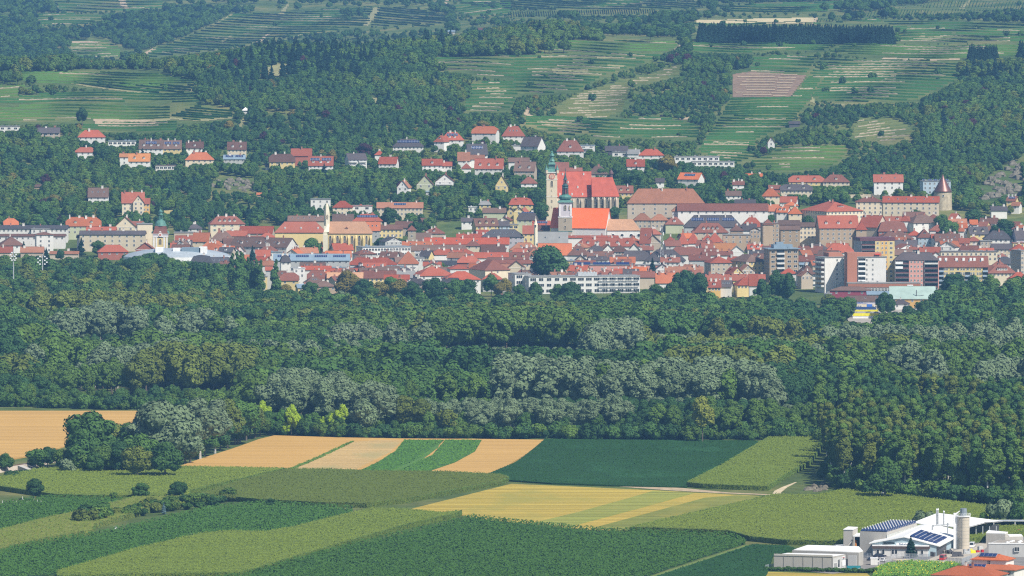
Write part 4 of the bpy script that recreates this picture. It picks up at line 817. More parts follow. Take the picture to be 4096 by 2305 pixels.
table('''
A 30 290 325 215 H b o 6 8 12 1 2 c1|orange roofed cottage at the far left, behind the long white terrace
A -40 1080 378 325 g w d 10 0 12 1 16 c4|long white terrace with grey roof and strip windows, upper wing
A 500 790 388 372 f w g 10 0 10 1 3|white stair block joined to the long grey roofed terrace
A -40 1040 497 465 g w p 9 0 10 1 12 c2|long white terrace, lower wing under a purple roof
A 540 850 475 435 h w p 13 9 12 4 2|white cube block with low purple hipped roof
A -60 380 640 505 h w p 6 10 18 1 5|broad purple hipped roof over a white hall
A 1040 1610 330 195 H n o 10 4 14 2 6 d2 c4|large olive villa under a bright orange roof with four chimneys@villa
A 1385 1850 402 350 g b r 8 0 10 0 0 c3|low red roof between orange roofed villa and brown gable
A 1830 2180 350 188 G c b 8 0 13 1 2 c2|cream gabled house with green shutters and brown roof
A 2090 2280 322 258 g c b 9 0 10 0 0|brown roofed annex behind the tall cream party wall
A 2170 2440 312 300 f c g 17 6 12 0 0|tall plain cream block beside the baroque church tower
A 1275 2320 470 412 g c d 12 0 12 3 9 c5|long cream block under a ribbed grey roof
A 1230 1760 520 478 g w d 9 0 8 1 4 c1|low white wing with grey roof before the long cream block
A 1745 1980 492 486 f c g 11 5 10 3 3 w|cream flat roofed stair house with grouped windows
A 1540 2050 745 640 h r r 6 6 13 1 4 c1|red villa with red roof and white trimmed windows among trees@villa
A 2170 2470 708 600 G r b 7 0 12 0 0|small brown gabled house left of the sports hall roof
A 330 690 752 668 g b t 4 0 10 0 0|low salmon roof hidden by trees, left of the balcony building
A -30 190 755 665 g b r 4 0 10 0 0|low red roof at the far left edge above the trees
A 800 1250 780 740 g b t 4 0 10 0 0|salmon roof below the balcony building
B 920 1515 300 180 h c b 12 9 13 2 4 d4 c3 S|cream villa with four dormers and green shutters@villa
B 595 820 372 300 h w d 5 0 10 1 2|white bungalow with grey hipped roof behind a round bush
B 385 700 446 440 f b g 9 0 10 0 0|beige flat roofed block above the red roofs
B 410 690 572 490 g y r 7 0 10 0 0|red roof with yellow wall right of the baroque tower
B 680 970 576 442 g c o 8 -8 12 1 2|tall orange red roof beside the beige flat block
B 400 670 612 570 g g d 7 0 8 0 0 k2|small dark roof behind the red terraces
B 330 560 682 605 g w r 6 0 9 0 0|bright red roof just above the curved hall
B 540 720 702 625 h w n 6 0 9 0 0|brown hipped roof above the curved hall
B 960 1340 562 412 h b n 9 0 14 0 0 c3|brown roof with many chimneys below the cream villa
B 1230 1545 492 410 g c r 7 0 12 0 0|red roof with white chimneys right of the cream villa
B 1430 1985 447 338 g b r 8 -6 14 0 0 c0|very wide plain red barn roof behind a round bush
B 1750 2000 516 446 h w r 7 0 10 0 0|red hipped roof touching the monastery church
B 1145 1340 656 535 g g p 7 10 12 0 0|purple grey roof left of the long brown roof
B 1270 2370 655 512 g w n 8 -26 17 1 8 d3 k6 c3 L1|long brown roof ending in a tall white gable
B 810 1195 745 612 h w o 7 0 13 0 0 c3|large orange hipped roof with satellite dish above the hall
B 1190 1330 765 690 G w r 6 0 10 0 0|left of two small red gables above the poplars
B 1330 1460 765 688 G w r 6 0 10 0 0|right of two small red gables above the poplars
B 1380 1520 737 650 G w n 7 0 9 0 0|small white gable in front of the long brown roof
B 1690 1915 812 716 g o r 8 0 10 1 2|ochre house with red roof beside the dark spruce
B 1900 2110 762 735 f w m 8 0 9 1 3|white loft with blue metal roof and terrace
B 1440 1600 882 795 g w o 7 0 9 0 0|orange roof seen between the tall poplars
B 2210 2480 792 675 h w b 7 0 11 0 0 c2|brown hipped roof left of the solar roofed block
B 1770 1980 962 892 g w t 6 0 9 0 0|salmon roof right of the poplars
B 650 985 912 800 m w d 9 0 14 1 3|slate mansard roof with crowning iron railing
B 950 1250 932 835 g y d 8 0 12 0 0 k3|dark slate roof with small copper dome
B 1120 1240 1060 960 g g p 8 0 9 1 4|grey loft left of the poplars
B 1850 1950 1040 985 g g r 13 0 8 0 0|grey blank firewall with red roof behind the single poplar
B 1790 1870 1150 1120 f y g 9 0 9 3 1|narrow yellow house behind the poplars
B 2075 2250 902 800 m w d 14 6 9 1 2 c2|white corner house with small slate mansard tower
B 2090 2370 1200 1085 H y b 8 0 11 1 2|yellow house with half hipped brown roof at the park edge
B 2250 2480 1018 1010 f w w 13 12 9 2 2|white stepped gable building with tall chimneys
C -420 790 882 782 g g m 12 0 13 1 12 s4 c3|grey blue loft building with rows of solar panels
C -190 400 250 172 g b n 8 0 13 0 0 c3 k6|long brown roof with skylights behind the monastery church
C 525 850 250 145 g b n 8 0 13 0 0|brown half of the long roof above the church choir
C 845 1310 250 145 h b r 8 0 13 1 2 s3|red half of the long roof with a band of solar panels
C 1040 1275 402 270 g g o 9 0 12 2 2 k3|grey house with bright orange roof and three skylights
C 1250 1640 386 315 g y p 9 0 12 2 6 c1|bright yellow house with six windows and purple roof
C 1520 1810 356 260 g b p 6 -8 11 1 2|brown roofed house right of the yellow house
C 1725 1850 396 325 p s b 14 0 8 2 1 c0|square stone tower with small pyramid roof@tower
C 1850 2100 578 445 g w n 4 0 12 0 0 c1|brown roof attached to the square stone tower
C 1980 2310 450 370 h b b 6 0 12 0 0 d1|brown hipped villa roof above the red roofs@villa
C 1890 2050 280 207 g b p 6 20 11 0 0|small purple roofed house among trees right of the school
C 890 1770 682 640 f w m 12 16 17 2 16 w L2|pale office block with blue metal roof and window bands@office
C 480 850 716 615 g w r 8 14 12 1 2|red roof with pale gable in front of the church choir
C 410 810 842 735 g w o 8 0 13 0 0 c0|plain orange roof left of the pale office block
C 240 400 722 615 g w r 7 0 10 0 0|red roof below the church buttress
C 1500 1640 912 830 g g n 8 10 9 0 0|small brown gable left of the steep orange pyramid
C 1570 1890 930 735 p w o 9 0 16 0 0 c0|steep orange pyramid roof like a tent
C 760 1540 950 842 h w r 9 0 14 0 0 c5|long red roof with white chimneys in the middle of town
C 1010 1370 1012 920 g w r 8 0 9 0 0 k3 c0|red roof front with three white skylights
C 480 1010 1010 955 f g m 9 0 9 1 8 w|dark recessed penthouse with long window band
C 1370 1700 990 945 f g m 9 0 9 1 5 w|grey penthouse with glass front below the pyramid roof
C 1840 2080 765 702 f w w 9 0 10 1 4 w|white balcony block right of the pale office block
C 1640 2120 660 582 g c o 8 0 12 0 0 c5 k2|long orange roof with brick chimneys above the office block
C 1760 2640 722 640 g b n 8 0 12 0 0 c4|long brown roof between two red ones
C 2040 2600 792 710 h w r 9 8 14 0 0 c3|large red roof over grey wall, centre of town
C 1780 1990 850 800 f w g 9 8 10 1 3|white house with arched window below the red roofs
C 1980 2500 952 890 g g d 8 0 12 0 0|long low slate roof behind a round tree
C 1590 1770 1042 982 p w d 8 0 9 0 0|small slate pyramid roof
C 1770 1840 1010 960 f w g 11 0 6 1 1|narrow white rooftop tower
C 20 490 1035 975 g w r 9 0 11 0 0 c4|red roof strip below the solar panels
C 440 980 1055 1016 g y r 9 0 11 1 5 c2|yellow house with thin red roof and glazed loft
C 120 420 1182 1045 H y b 8 0 12 1 3 k2 c2|small yellow villa with brown roof and two skylights@villa
C 320 470 1162 1060 g w o 8 0 10 0 0 k1|orange roof beside the small yellow villa
C 440 1000 1162 1078 g w l 9 0 10 1 4|pale loft building above the big autumn tree
C 990 1530 1165 1050 g y b 8 0 14 1 8 c3|long brown roofed house behind park trees
C 1490 1830 1160 1050 g w g 8 0 14 1 4|grey metal roof with turquoise roof window
C 175 570 1300 1222 h t n 8 7 13 1 4 c1|square tan building with round vents and brown roof
C -80 160 1322 1262 g y m 7 10 11 1 2|low yellow building with blue grey roof at the park edge
C 160 580 1415 1395 g b t 3 0 9 0 0 c2|salmon low roof in the park trees
C 1780 2480 1130 992 h w r 10 14 22 1 4 c2|left wing of the large civic building with red hipped roofs@hall
C 2260 2890 1190 1065 h w r 10 8 20 1 6 c0|right wing of the large civic building with red hipped roofs@hall
C 2350 2700 1020 955 h w r 12 8 16 0 0 c0|raised rear part of the large civic building@hall
D 90 490 915 812 h r r 8 0 12 1 1 c2|red house with red roof and small white baroque gable
D 305 960 1040 880 h c b 13 26 24 2 1 L0 c0|big beige block with broad brown hipped roof@hall
D 930 1200 1000 895 G c b 10 0 14 0 0 c0|cream gable with one tall arched window
D 700 1300 932 880 g c b 10 0 10 1 5 c2|brown roof linking to the cream gable
D 395 930 842 758 g w r 8 0 12 0 0 k1|red roof above the red and white baroque gable house
D 0 400 782 712 h w r 8 0 12 0 0 c3|red roof with metal dormers left of the purple roof
D 480 885 752 635 g y p 8 6 13 0 0 c1|dark purple roof with yellow firewall
D 255 480 648 567 h c b 8 0 10 1 2 c1|small brown hipped roof with cream wall
D -400 940 622 522 g w r 8 0 13 0 0 k4 c6|longest red roof of the old town with many white chimneys
D 110 630 516 462 g w r 7 0 11 0 0 c7|red roof with a row of white chimneys below the slate roof
D 520 1180 502 392 h l d 9 0 14 2 8 k4 c0|lilac house with slate roof and round gable dormer
D 1170 1340 450 328 g y r 11 0 10 2 2 c1|narrow bright yellow house beside the stone chapel
D 960 1420 716 602 h c t 8 0 13 1 2 k2|salmon hipped roof left of the great round tree
D 1420 1940 792 615 g w o 8 0 15 0 0 k1 c0|wide coral roof behind the great round tree
D 1240 1440 802 692 h w t 8 0 12 0 0 c0|small salmon roof touching the great round tree
D 960 1260 862 757 g y b 8 0 12 0 0 d2 c1|brown roof with two dormers left of the great round tree
D 1880 2240 792 642 h w p 8 -10 14 0 0 k3|purple brown roof with skylight band right of the chapel
D 2010 3040 652 527 h w r 8 0 13 0 0 d5 c3|long dark red roof below the white church choir
D 1860 2690 522 490 g w r 8 0 10 0 0 c5 k3|upper red roof strip directly below the white church
D 2210 2480 732 627 h w d 8 0 12 0 0 c2|slate roof below the long dark red roof
D 2430 2640 740 630 G w b 8 0 12 0 0 c1|brown gabled roof below the long dark red roof
D 2200 2600 832 745 g w p 8 0 12 0 0 k2 c2|purple roof right of the small stone gable
D 2000 2190 882 800 G b d 8 0 11 0 0|small stone coloured gable right of the great tree
D 2000 2320 925 885 g w b 8 0 10 0 0 c2|low brown roof above the solar row
D 1870 2000 900 830 f y m 9 0 9 2 1|narrow yellow house touching the great round tree
D 350 775 332 215 g y p 9 14 12 1 4 d3 c1 L2|yellow house with purple roof and three dark dormers
D 185 360 260 202 g w d 6 0 9 1 2|small white house with dark roof left of the purple roofed yellow one
D 780 1000 242 190 G y b 8 -10 10 1 2|yellow house end with brown gabled roof
D 530 890 120 48 g n n 6 0 10 0 0|weathered grey brown roof above an ivy wall
D 915 1030 100 40 G y n 7 0 10 1 1|left of two small yellow gables
D 1020 1180 102 30 G y n 9 0 10 1 1|right of two small yellow gables
D 1130 1262 110 30 h y r 8 0 10 0 0|rounded red roof behind the yellow gables
D 1075 1405 232 112 m n d 10 0 13 1 4 s1 c1|green house with large grey mansard roof
D 760 950 332 252 g u d 8 8 10 1 2|blue grey house with slate roof
D 940 1090 320 310 f y g 8 0 9 1 2 w|yellow terrace house with dark recess
D 1325 1600 322 255 g w r 9 0 10 0 0 s1|red roof with solar strip left of the white church
D 1400 1590 402 325 g w p 8 0 10 0 0|plum roof behind the chapel turret
D 390 630 455 397 g g r 7 14 10 0 0 c2|red roof with grey gable below the yellow house
R 66 240 574 527 m y r 7 0 11 1 4 d2 c2|orange yellow villa with red mansard roof@villa
R 925 1480 562 462 h b t 16 0 18 3 7 c3|great beige monastery school block with salmon roof@school
R 1290 1942 620 570 g w b 14 0 14 1 11 c0|very long white monastery wing with brown roof@monastery
R 1250 1320 622 585 h w t 13 0 12 0 0 c0|small salmon hip at the left end of the long white wing
E 540 822 236 135 h b t 8 0 11 2 4 c0|beige house, left of two with salmon roofs
E 815 1090 237 148 h b t 8 0 11 2 4 c0|beige house, right of two with salmon roofs
E 1050 1335 300 190 h n b 7 0 11 0 0 d1 c1|ivy covered house with brown roof
E 1350 2270 342 165 h g d 9 0 16 1 3 s3 c2|long slate roof with three blue solar awnings
E 1470 2050 432 290 h b b 8 6 14 1 5 d4 c1|red brown roof with four round dormers
E 1970 2410 482 470 f t g 12 0 12 2 4|tan flat roofed tenement
E 2090 2290 402 330 h t p 13 0 9 0 0|plum hipped roof behind the tan tenement
E 2400 2560 402 355 G t n 12 0 11 2 3 c0|tan house with curved gable
E 2260 2620 342 190 h w r 8 0 14 0 0 c3|deep red roof below the long white wing
E 2290 2500 400 300 g w d 8 0 10 0 0 c2|slate roof with white chimneys below the deep red roof
E 640 850 602 365 g w r 9 -10 12 0 0 k1 c0|tall steep red roof right of the white church choir
E 740 980 462 382 h b r 11 0 10 1 1 c2|red hipped roof with pale wall left of the lattice mast
E 720 980 600 478 G b d 9 0 12 0 0 c0|beige gable wall left of the lattice mast
E 780 960 625 545 p w g 7 0 9 0 0 c0|small grey pyramid roof
E 1010 1250 615 500 h w r 9 0 12 0 0 c2|red roof framed by a white baroque parapet
E 1250 1410 612 432 p w r 8 0 12 1 1 c1|steep red pointed roof, left of a pair
E 1400 1590 602 445 p w r 8 0 12 0 0 c1|steep red pointed roof, right of a pair
E 1610 1840 592 482 h w r 8 0 11 0 0 d1|red hipped roof with white window box
E 1720 1965 582 436 h w r 9 0 12 0 0 k1 c2|tall red roof beside the tan tenement
E 1600 1860 690 600 g w r 8 10 10 0 0 c1|red roof with crossing ridges above the orange roof
E 1835 2175 732 612 g w x 8 0 13 0 0 c1|bright yellow orange tile roof
E 2080 2300 742 655 G w g 8 0 12 0 0 c0|white gable with tiny round window
E 2365 2600 702 630 g w r 8 0 10 0 0 d2|scarlet roof with two gabled dormers
E 1080 1660 792 668 h w b 8 0 14 0 0 c1|large red brown roof right of the lattice mast
E 1540 1860 742 690 g w b 8 0 10 0 0 c3|brown roof with chimneys below the orange roof
E 1640 2120 800 742 g w b 8 0 10 0 0 c5|brown roof band with many white vents
E 400 790 872 732 g w d 8 0 14 0 0 c2|slate roof left of the biggest slate roof
E 730 1365 882 715 h w d 8 0 18 1 8 d3 k4 c1|biggest slate roof with three dormers
E 150 430 882 802 g w d 8 0 11 0 0 c2|small slate roof with pale chimneys
E -10 205 822 740 g w b 8 0 11 0 0 k1 c1|brown red roof above the solar row
E 190 440 742 640 h b p 8 0 11 1 5 c1|purple roof over white loggia
E 0 200 700 620 h w p 8 0 11 0 0 c1|dark roof below the red roof with dormers
E 440 660 742 620 G w d 8 0 11 0 0 c2|dark gabled roof left of the mast
E 660 850 715 650 g w b 8 0 10 0 0 c2|small brick red roof at the foot of the mast
E 1430 1760 880 798 g g b 8 0 12 0 0 k1|brown roof left of the red corner palace
E 1680 2110 922 818 h b r 12 14 16 3 4 c2 L3|ornate corner palace with red roof and bay windows@palace
E 2110 2640 906 790 h y n 13 26 22 3 5 c0 L4|ornate yellow corner palace with slate and brown roof@palace
E 1700 2300 1202 1108 g y r 8 0 12 1 3 c5|long red roof with white chimneys behind the two tone row
E 2280 2640 1180 1110 g y r 8 0 11 0 0 c3|red roof right of the long chimneyed one
E 2140 2530 1276 1160 h y r 8 10 13 1 6 c1|yellow striped house with coral roof
E 1730 1930 1312 1200 g o r 7 0 11 1 4 d1|bright yellow house with red roof and green windowed dormer
E 1870 2130 1302 1203 g w d 7 -8 11 0 0 k5|white house with near black roof
E 900 1200 1242 1090 g w o 8 0 14 0 0 c3|orange roof seen between park trees
E 530 870 1152 1062 g b b 8 0 12 0 0|brown red roof behind the scaffolded school
E 480 770 1082 990 g w o 8 -8 12 0 0 c3|orange roof above the scaffolded school
E 1050 1650 1082 985 g w t 8 0 14 0 0 c7|salmon roof with scattered chimneys
E 190 520 1090 1022 g w r 8 0 11 0 0 c2|red roof behind the silver ventilation plant
E -20 200 1090 1020 h w r 8 0 11 0 0|small dark red roof left of the ventilation plant
E 950 1480 1120 1085 g w r 8 0 11 0 0 c3|low red roof right of the two spruces
F 285 460 252 150 g w o 8 0 11 1 2 c1|white house with orange roof at the end of the monastery wing
F 425 655 270 178 g w o 8 -14 11 1 2 d2|white house with two round dormers and dark gable
F 620 830 292 180 h c o 9 0 12 1 2|cream house with orange hipped roof and vines
F 560 770 162 105 h c o 8 0 11 0 0 c1|small orange hipped roof behind the white houses
F 840 1825 262 112 h c r 14 30 34 3 10 d6 c2 L11|huge cream school with red roof and long side wing@school
F 1700 2135 107 42 h c b 15 0 14 3 5 c2|cream block with brown roof left of the long cream one
F 2130 3040 112 20 g c r 15 -4 14 3 9 k6 c3|long cream institute with red roof@school
F 175 470 462 452 f t n 22 6 12 5 4 c2|tall brown tenement with bay windows
F 205 370 462 385 p t b 22 6 8 0 0 c0|small pyramid roof crowning the brown tenement
F 470 800 552 492 g t n 15 4 12 3 3 c0|tan house with few small windows
F 460 800 470 405 g t n 16 0 12 0 0 c0|dark brown roof behind the tan house
F 720 1090 502 440 g c n 15 3 12 3 6 c0|pale yellow house with tall window groups
F 1070 1740 522 330 g t r 18 6 18 3 7 d3 c0|great tan granary with steep red roof@granary
F 1700 1865 547 430 h t r 17 0 12 1 1 c0|small tan annex right of the granary
F 1730 2215 502 322 g b r 9 -32 16 1 1 c3|red roof with large beige gable
F 1880 2240 542 456 g b r 8 0 11 0 0 c0|low brown red roof before the large beige gable
F 2060 2510 572 415 m r b 9 0 15 1 7 d5 c1|brick house with steep brown mansard roof
F 2050 2620 692 582 h t p 9 8 16 0 0 c3|plum hipped roof behind the tower block
F 790 1160 932 815 g w b 8 0 12 1 3 c3|brown roof with dark loft left of the terraces
F 1200 1690 912 775 h w r 8 0 14 0 0 c3|scarlet roof with roof garden below the granary
F 785 1165 1056 968 g g b 8 0 12 0 0 c1|brown roof right of the grey balconied block
F 780 1110 1110 1062 g g m 6 0 10 1 4 w|low grey gallery with blue metal roof
F -10 195 852 790 g w r 8 0 11 0 0 d2|scarlet roof left of the grey balconied block
F 0 230 960 880 g w d 8 0 11 0 0 c2|slate roof above the yellow palace
F 500 745 1252 1180 h w r 8 0 11 0 0 c1|red hipped roof just above park trees
F 750 1068 1256 1120 h w p 9 14 13 1 4 c4|plum roof with four white chimneys
F -10 125 1440 1262 g w r 9 0 12 0 0|red roof cut by park trees, below the yellow palace
G 655 990 272 190 g b p 8 0 11 1 3|plum roof with open loggia below the ruin wall
G 680 1225 362 238 h w n 8 22 15 1 4 c2|white manor with broad brown hipped roof
G 360 745 332 265 g w r 8 0 11 0 0 d1 c1|red roof with white gable dormer below the institute
G 600 745 332 240 h w r 8 0 10 0 0|curved red roof left of the white manor
G 1050 1225 292 225 h c b 8 0 10 1 3 c1|small brown roof right of the white manor
G 1365 1585 302 215 g w r 8 -30 11 1 1 c1|red roof with pale gable below the round tower
G 1600 1965 332 225 h w b 8 0 13 0 0 c2|brown roof with crossing ridges on the right slope
G 1380 1660 392 300 g w t 8 0 12 0 0 c2|salmon roof below the pale gable
G 1720 1835 387 315 g w o 8 0 10 0 0|small orange roof with white terrace wall
G 1465 1665 442 365 g w o 8 0 10 0 0|orange roof in the right part, upper
G 1460 1615 496 430 g w o 8 0 10 0 0|orange roof in the right part, lower
G 1670 1800 462 390 G w b 8 0 10 0 0|small dark gabled roof in the right part
G 1830 2065 432 345 g y b 8 -25 11 0 0 c1|brown roof with yellow gable
G 1870 2180 370 285 g w p 8 -10 11 0 0 c2|long plum roof beside the dark tree
G 1680 2010 542 430 g y d 9 8 12 1 3 d2 c1|yellow house with slate roof
G 1940 2400 622 490 h w d 9 0 15 1 6 k2 c1|white house with large slate hipped roof and balcony
G 2010 2270 492 410 g w p 8 0 11 0 0 c1|plum roof behind the large slate roof
G 1070 1340 482 400 h w b 8 0 12 0 0 c1|brown roof with white gable behind plum roofs
G 1190 1425 537 488 g w r 8 0 10 0 0 c1|low coral roof in the right quarter
G 1160 1550 652 540 g w p 9 0 13 0 0 c2 k3|plum roof above the scarlet one
G 865 1105 592 462 h u b 10 4 12 2 3 d2 c1|pale blue house with brown roof and two dormers
G 1100 1200 604 540 g w r 10 0 10 2 1|narrow white house right of the pale blue one
G 720 940 560 485 h w r 8 0 11 0 0|red and black roof left of the pale blue house
G 510 865 742 640 g w d 8 0 12 0 0 c3|slate roofs left of the red roof
G 915 1240 832 752 g w r 8 0 12 0 0 c2|red roof above the pink apartment block
G 1100 1240 885 832 G w r 8 0 9 0 0|small red gable above the pink apartment block
G 510 665 800 775 f w w 8 0 9 1 1 w|white rooftop box behind the pink apartment block
G 750 920 790 750 g w r 9 0 9 1 4|white loft with red eaves
G 1215 1545 742 656 g w o 8 10 12 0 0 c2|bright orange roof over white wall
G 1545 1700 685 610 g p r 8 0 10 0 0 c1|coral roof with pink wall
G 1670 1885 652 580 h c r 9 0 11 1 3 c2|cream house with red hipped roof in the right quarter
G 1880 2068 662 655 f b g 10 0 10 2 3|peach flat roofed house
G 1545 1690 800 715 G w n 8 0 10 0 0 c1|white gable in front of the peach house
G 1700 1885 800 720 G c b 8 0 11 0 0 c2|cream gable with brown roof in front of the peach house
G 2065 2370 782 700 g c d 8 0 12 2 5 c1|long cream house with two slate gables
G 1860 2090 810 768 g w r 8 0 9 0 0|scarlet low roof below the peach house
G 2370 2640 802 700 h w r 9 0 14 0 0|crimson roof at the right edge
G 2400 2640 692 640 f y r 9 0 10 1 4|yellow house at the right edge
G 2390 2640 817 810 f b g 22 24 14 5 3 L5|tall grey beige block at the right edge@apartment
G 1245 2150 832 820 f c d 13 0 12 2 12|long beige flat roofed tenement with dark band
G 2160 2390 1012 905 m w d 8 0 12 1 6 c2|dark mansard roof with many small windows
G 2165 2300 905 850 h w b 8 0 9 0 0 c2|small brown roof with satellite dishes
G 2010 2450 1162 1035 h c b 10 0 14 1 7 d4 c1|cream house with brown roof and four pointed dormers
G 2330 2680 1272 1150 h w r 9 0 14 0 0 c1|red brown hipped roof at the lower right edge
G 2390 2520 455 345 g w b 8 0 10 0 0|brown roof with pale gable at the right edge
G 2480 2640 500 400 g w o 8 -10 10 0 0 c1|orange red roof at the right edge
G 2400 2640 620 450 g l d 10 12 12 0 0|grey roof at the right edge above the crimson one
P -6 137 193 160 f w g 7 0 12 2 3 w|white modern cube villa at the left edge@villa
P 275 430 237 200 g b d 6 0 12 1 4 w|villa with slate roof and pale chimney tower@villa
P 565 757 266 218 h w r 7 0 12 1 5 c1|white villa with scarlet hipped roof and terrace@villa
P 535 705 376 343 h w r 6 0 11 1 4|low white villa with red roof beside a huge dark tree@villa
P 785 982 300 294 f w m 4 0 10 1 6 w|long flat white bungalow with brown end wall@villa
P 1010 1180 350 288 g w n 7 0 12 1 5 d3 s1|brown roofed row house with three dormers
P 1180 1312 350 292 g y n 7 0 12 1 4 d2 s2|yellow row house with two gabled dormers
P 1350 1472 346 302 g w p 6 0 11 1 3 d1|plum roofed cottage right of the row houses
P 1345 1545 430 380 h c o 7 0 12 1 5|peach villa with orange hipped roof@villa
P 1650 1783 356 303 g c p 7 0 11 1 5 d2 c2|cream house with plum roof and two pale dormers
P 1622 1775 426 398 g g m 4 0 9 1 5 s2|blue glass greenhouse with solar roof
P 868 936 412 388 g w x 8 0 10 2 1|left part of the orange roofed villa@villa
P 934 1084 442 388 g w x 8 0 13 1 4 d2 c1|tall orange roofed villa with dark triangular dormers@villa
P 1128 1272 478 470 f w n 4 0 9 1 5 w|low pavilion with white columns
P 640 782 700 636 g w n 8 0 11 1 3 k3|grey brown roofed house beside a dark round tree
P 1864 1898 684 672 g t o 2 0 4 0 0 c0|tiny garden shed with orange roof@hut
P 246 312 626 612 g t n 2 0 5 0 0 c0|garden hut with brown roof on the left slope@hut
P 1925 1965 480 462 g w d 3 0 5 0 0 c0|small grey garden shed@hut
Q 300 445 402 352 g r r 8 0 12 0 0 c1|plain red roof behind the autumn coloured tree
Q 130 325 446 392 H y p 7 6 12 1 5 c2|yellow villa with plum half hipped roof@villa
Q 425 600 472 407 g w r 7 0 12 1 6 d3 s2|red roofed villa with solar band and central dormer@villa
Q 685 846 430 388 g w d 9 16 12 2 5 c1 b2|tall white villa with slate roof and balconies@villa
Q 933 1078 460 412 g w r 7 -10 12 1 4 c1|white house with red roof below a small red one
Q 905 972 395 365 h w r 5 0 9 0 0|small red hipped roof above the white house
Q 1250 1392 471 427 g w r 8 0 11 2 4 c1 d1|white house with red roof and antennas
Q 1388 1462 476 448 g w r 7 0 9 1 3|white annex with red roof
Q 1036 1257 335 283 h w d 6 0 14 1 8 s2 c1|wide slate hipped roof with solar panels
Q 1335 1442 300 255 h w r 8 -20 11 1 2 d1|white house with red roof and round dormer
Q 1385 1548 287 233 h w r 7 0 12 1 3 d2 s1|red roof with solar panels on the right hip
Q 1608 1808 238 190 H w o 9 -14 12 1 3 c1|white gabled villa with orange roof on the hill@villa
Q 1828 1992 257 190 h w r 6 0 12 1 4 k3|villa with red pyramid roof and glazed top@villa
Q 1563 1722 392 318 g w d 8 10 12 1 5 s1|white villa with slate gable and balconies@villa
Q 1508 1592 437 377 g w t 7 0 10 1 1|salmon roofed house with tall gable
Q 1580 1698 428 398 g w t 7 0 9 1 3 c1|low salmon roofed house
Q 1630 1840 494 424 g w r 6 -4 12 1 6 d3 c1|white house with red roof and three white dormers
Q 1535 1602 492 458 h w r 4 0 8 0 0|small red roofed garden house
Q 1066 1166 632 582 G w t 8 -10 11 1 2|white gabled house with salmon roof on the slope
Q 1208 1328 612 546 G n b 8 0 11 1 2|green gabled house with balcony
Q 1343 1483 592 537 G w b 7 0 11 1 2 b1|white gabled house with brown roof and dark trim
Q 1780 1872 622 545 G y n 8 0 11 2 2|steep yellow gabled house with orange chimney
Q 1275 1322 665 655 s g m 3 0 5 0 0|leaning solar frame on the slope@hut
Q 440 582 722 718 f w g 8 0 9 2 3|white flat roofed modern villa behind the spire@villa
Q 600 740 776 732 h c r 8 0 12 2 3 c0|peach villa with red hipped roof@villa
Q 738 885 770 760 f w r 7 0 11 1 2 w|white modern villa with red fascia@villa
Q 922 1252 781 742 g c t 9 0 13 2 12 s1 c2|long pale yellow school with salmon roof@school
Q 1662 1745 757 730 m y g 6 0 10 1 2|small yellow pavilion with grey domed roof
Q 1585 1650 778 762 f w w 4 0 7 1 2|small white house with trellis
R 85 180 152 138 f w g 5 0 9 0 0|low white garage of the black roofed villa
R 150 330 150 85 g w d 8 -30 12 1 2 c1|white villa with black roof and large gable@villa
R 414 606 186 110 h w b 8 0 13 1 4 d1|white villa with dark red hipped roof@villa
R 525 688 150 117 f w m 8 0 11 2 3 w b1|white modern villa with blue awnings@villa
R 765 925 185 152 g k d 6 0 10 0 0 c1|black roofed villa with tall white chimney@villa
R 815 985 200 192 f w g 7 0 11 1 3 w|white angular modern villa with large panes@villa
R 925 1022 207 177 g w g 7 -12 9 0 0|white gable right of the angular villa
R 1008 1187 217 175 h w r 6 0 12 1 3 c1|white bungalow with scarlet pyramid roof
R 922 1047 297 248 g w r 7 0 11 1 2 d1|red roofed house with balcony below the angular villa
R 1265 1590 232 222 f w g 6 0 12 1 8 w|long flat roofed modern villa, upper floor@villa
R 1390 1700 268 262 f w g 4 0 9 1 8 w|long flat roofed modern villa, terrace floor@villa
R 1290 1483 390 345 g w o 7 -24 12 1 3 s1 k1|white house with orange roof and pale gable
R 103 268 330 266 g b n 8 -10 12 1 4 d2|beige house with brown roof and white dormers
R 62 210 266 237 g w n 6 0 10 0 0|plain brown roof behind the beige house
R 153 268 420 377 h w b 8 0 11 2 2 c1|white house with brown half hipped roof
R 403 496 335 270 g b b 9 0 12 0 0 c0|brown red roof behind the clock tower
R 495 594 342 310 g b b 7 0 10 0 0 c1|lower brown red roof behind the church nave
R 640 782 352 297 h b n 8 0 12 1 4|brown hipped roof behind the church choir
R 845 963 490 440 g y b 9 0 12 1 4 d2 c1|yellow house with two gables beside the church choir
R 1132 1190 412 385 g w d 5 0 8 1 1|small white cottage below the modern villas
R 1688 1770 432 405 g w b 6 0 9 1 1|white cottage with brown roof left of a large tree
R 1640 1748 510 478 g w n 6 0 10 1 3|low brown roofed house above the monastery wing
R 1706 1852 578 540 g g d 6 0 10 1 5 c2|dark roof with dormers behind the monastery wing
R 1785 1900 372 352 g w o 4 0 9 0 0|flat orange roof over the trees
R 1942 1992 125 88 G w r 6 0 8 1 1|tiny white house with red roof in the vineyard@hut
T 325 612 262 212 H y r 7 0 13 1 7 d2 c1|yellow house with long coral roof on the right slope
T 605 825 262 205 h c b 7 0 13 1 6 d1|cream house with brown hipped roof on the right slope
T 158 252 320 290 g r b 6 0 10 0 0 c1|brown roofed house with satellite dish
T 255 515 332 285 H c d 7 0 13 1 8 d2|cream villa with grey roof and eyebrow dormers@villa
T 1028 1268 262 203 g w r 11 0 13 2 4 k2 c2|castle like white house with stepped gable@villa
T 1415 1665 262 255 f u g 13 8 12 3 6 s5|light blue flat roofed block with solar racks@apartment
T 102 245 378 320 h c o 7 0 11 1 3 c2|cream chapel house with orange roof
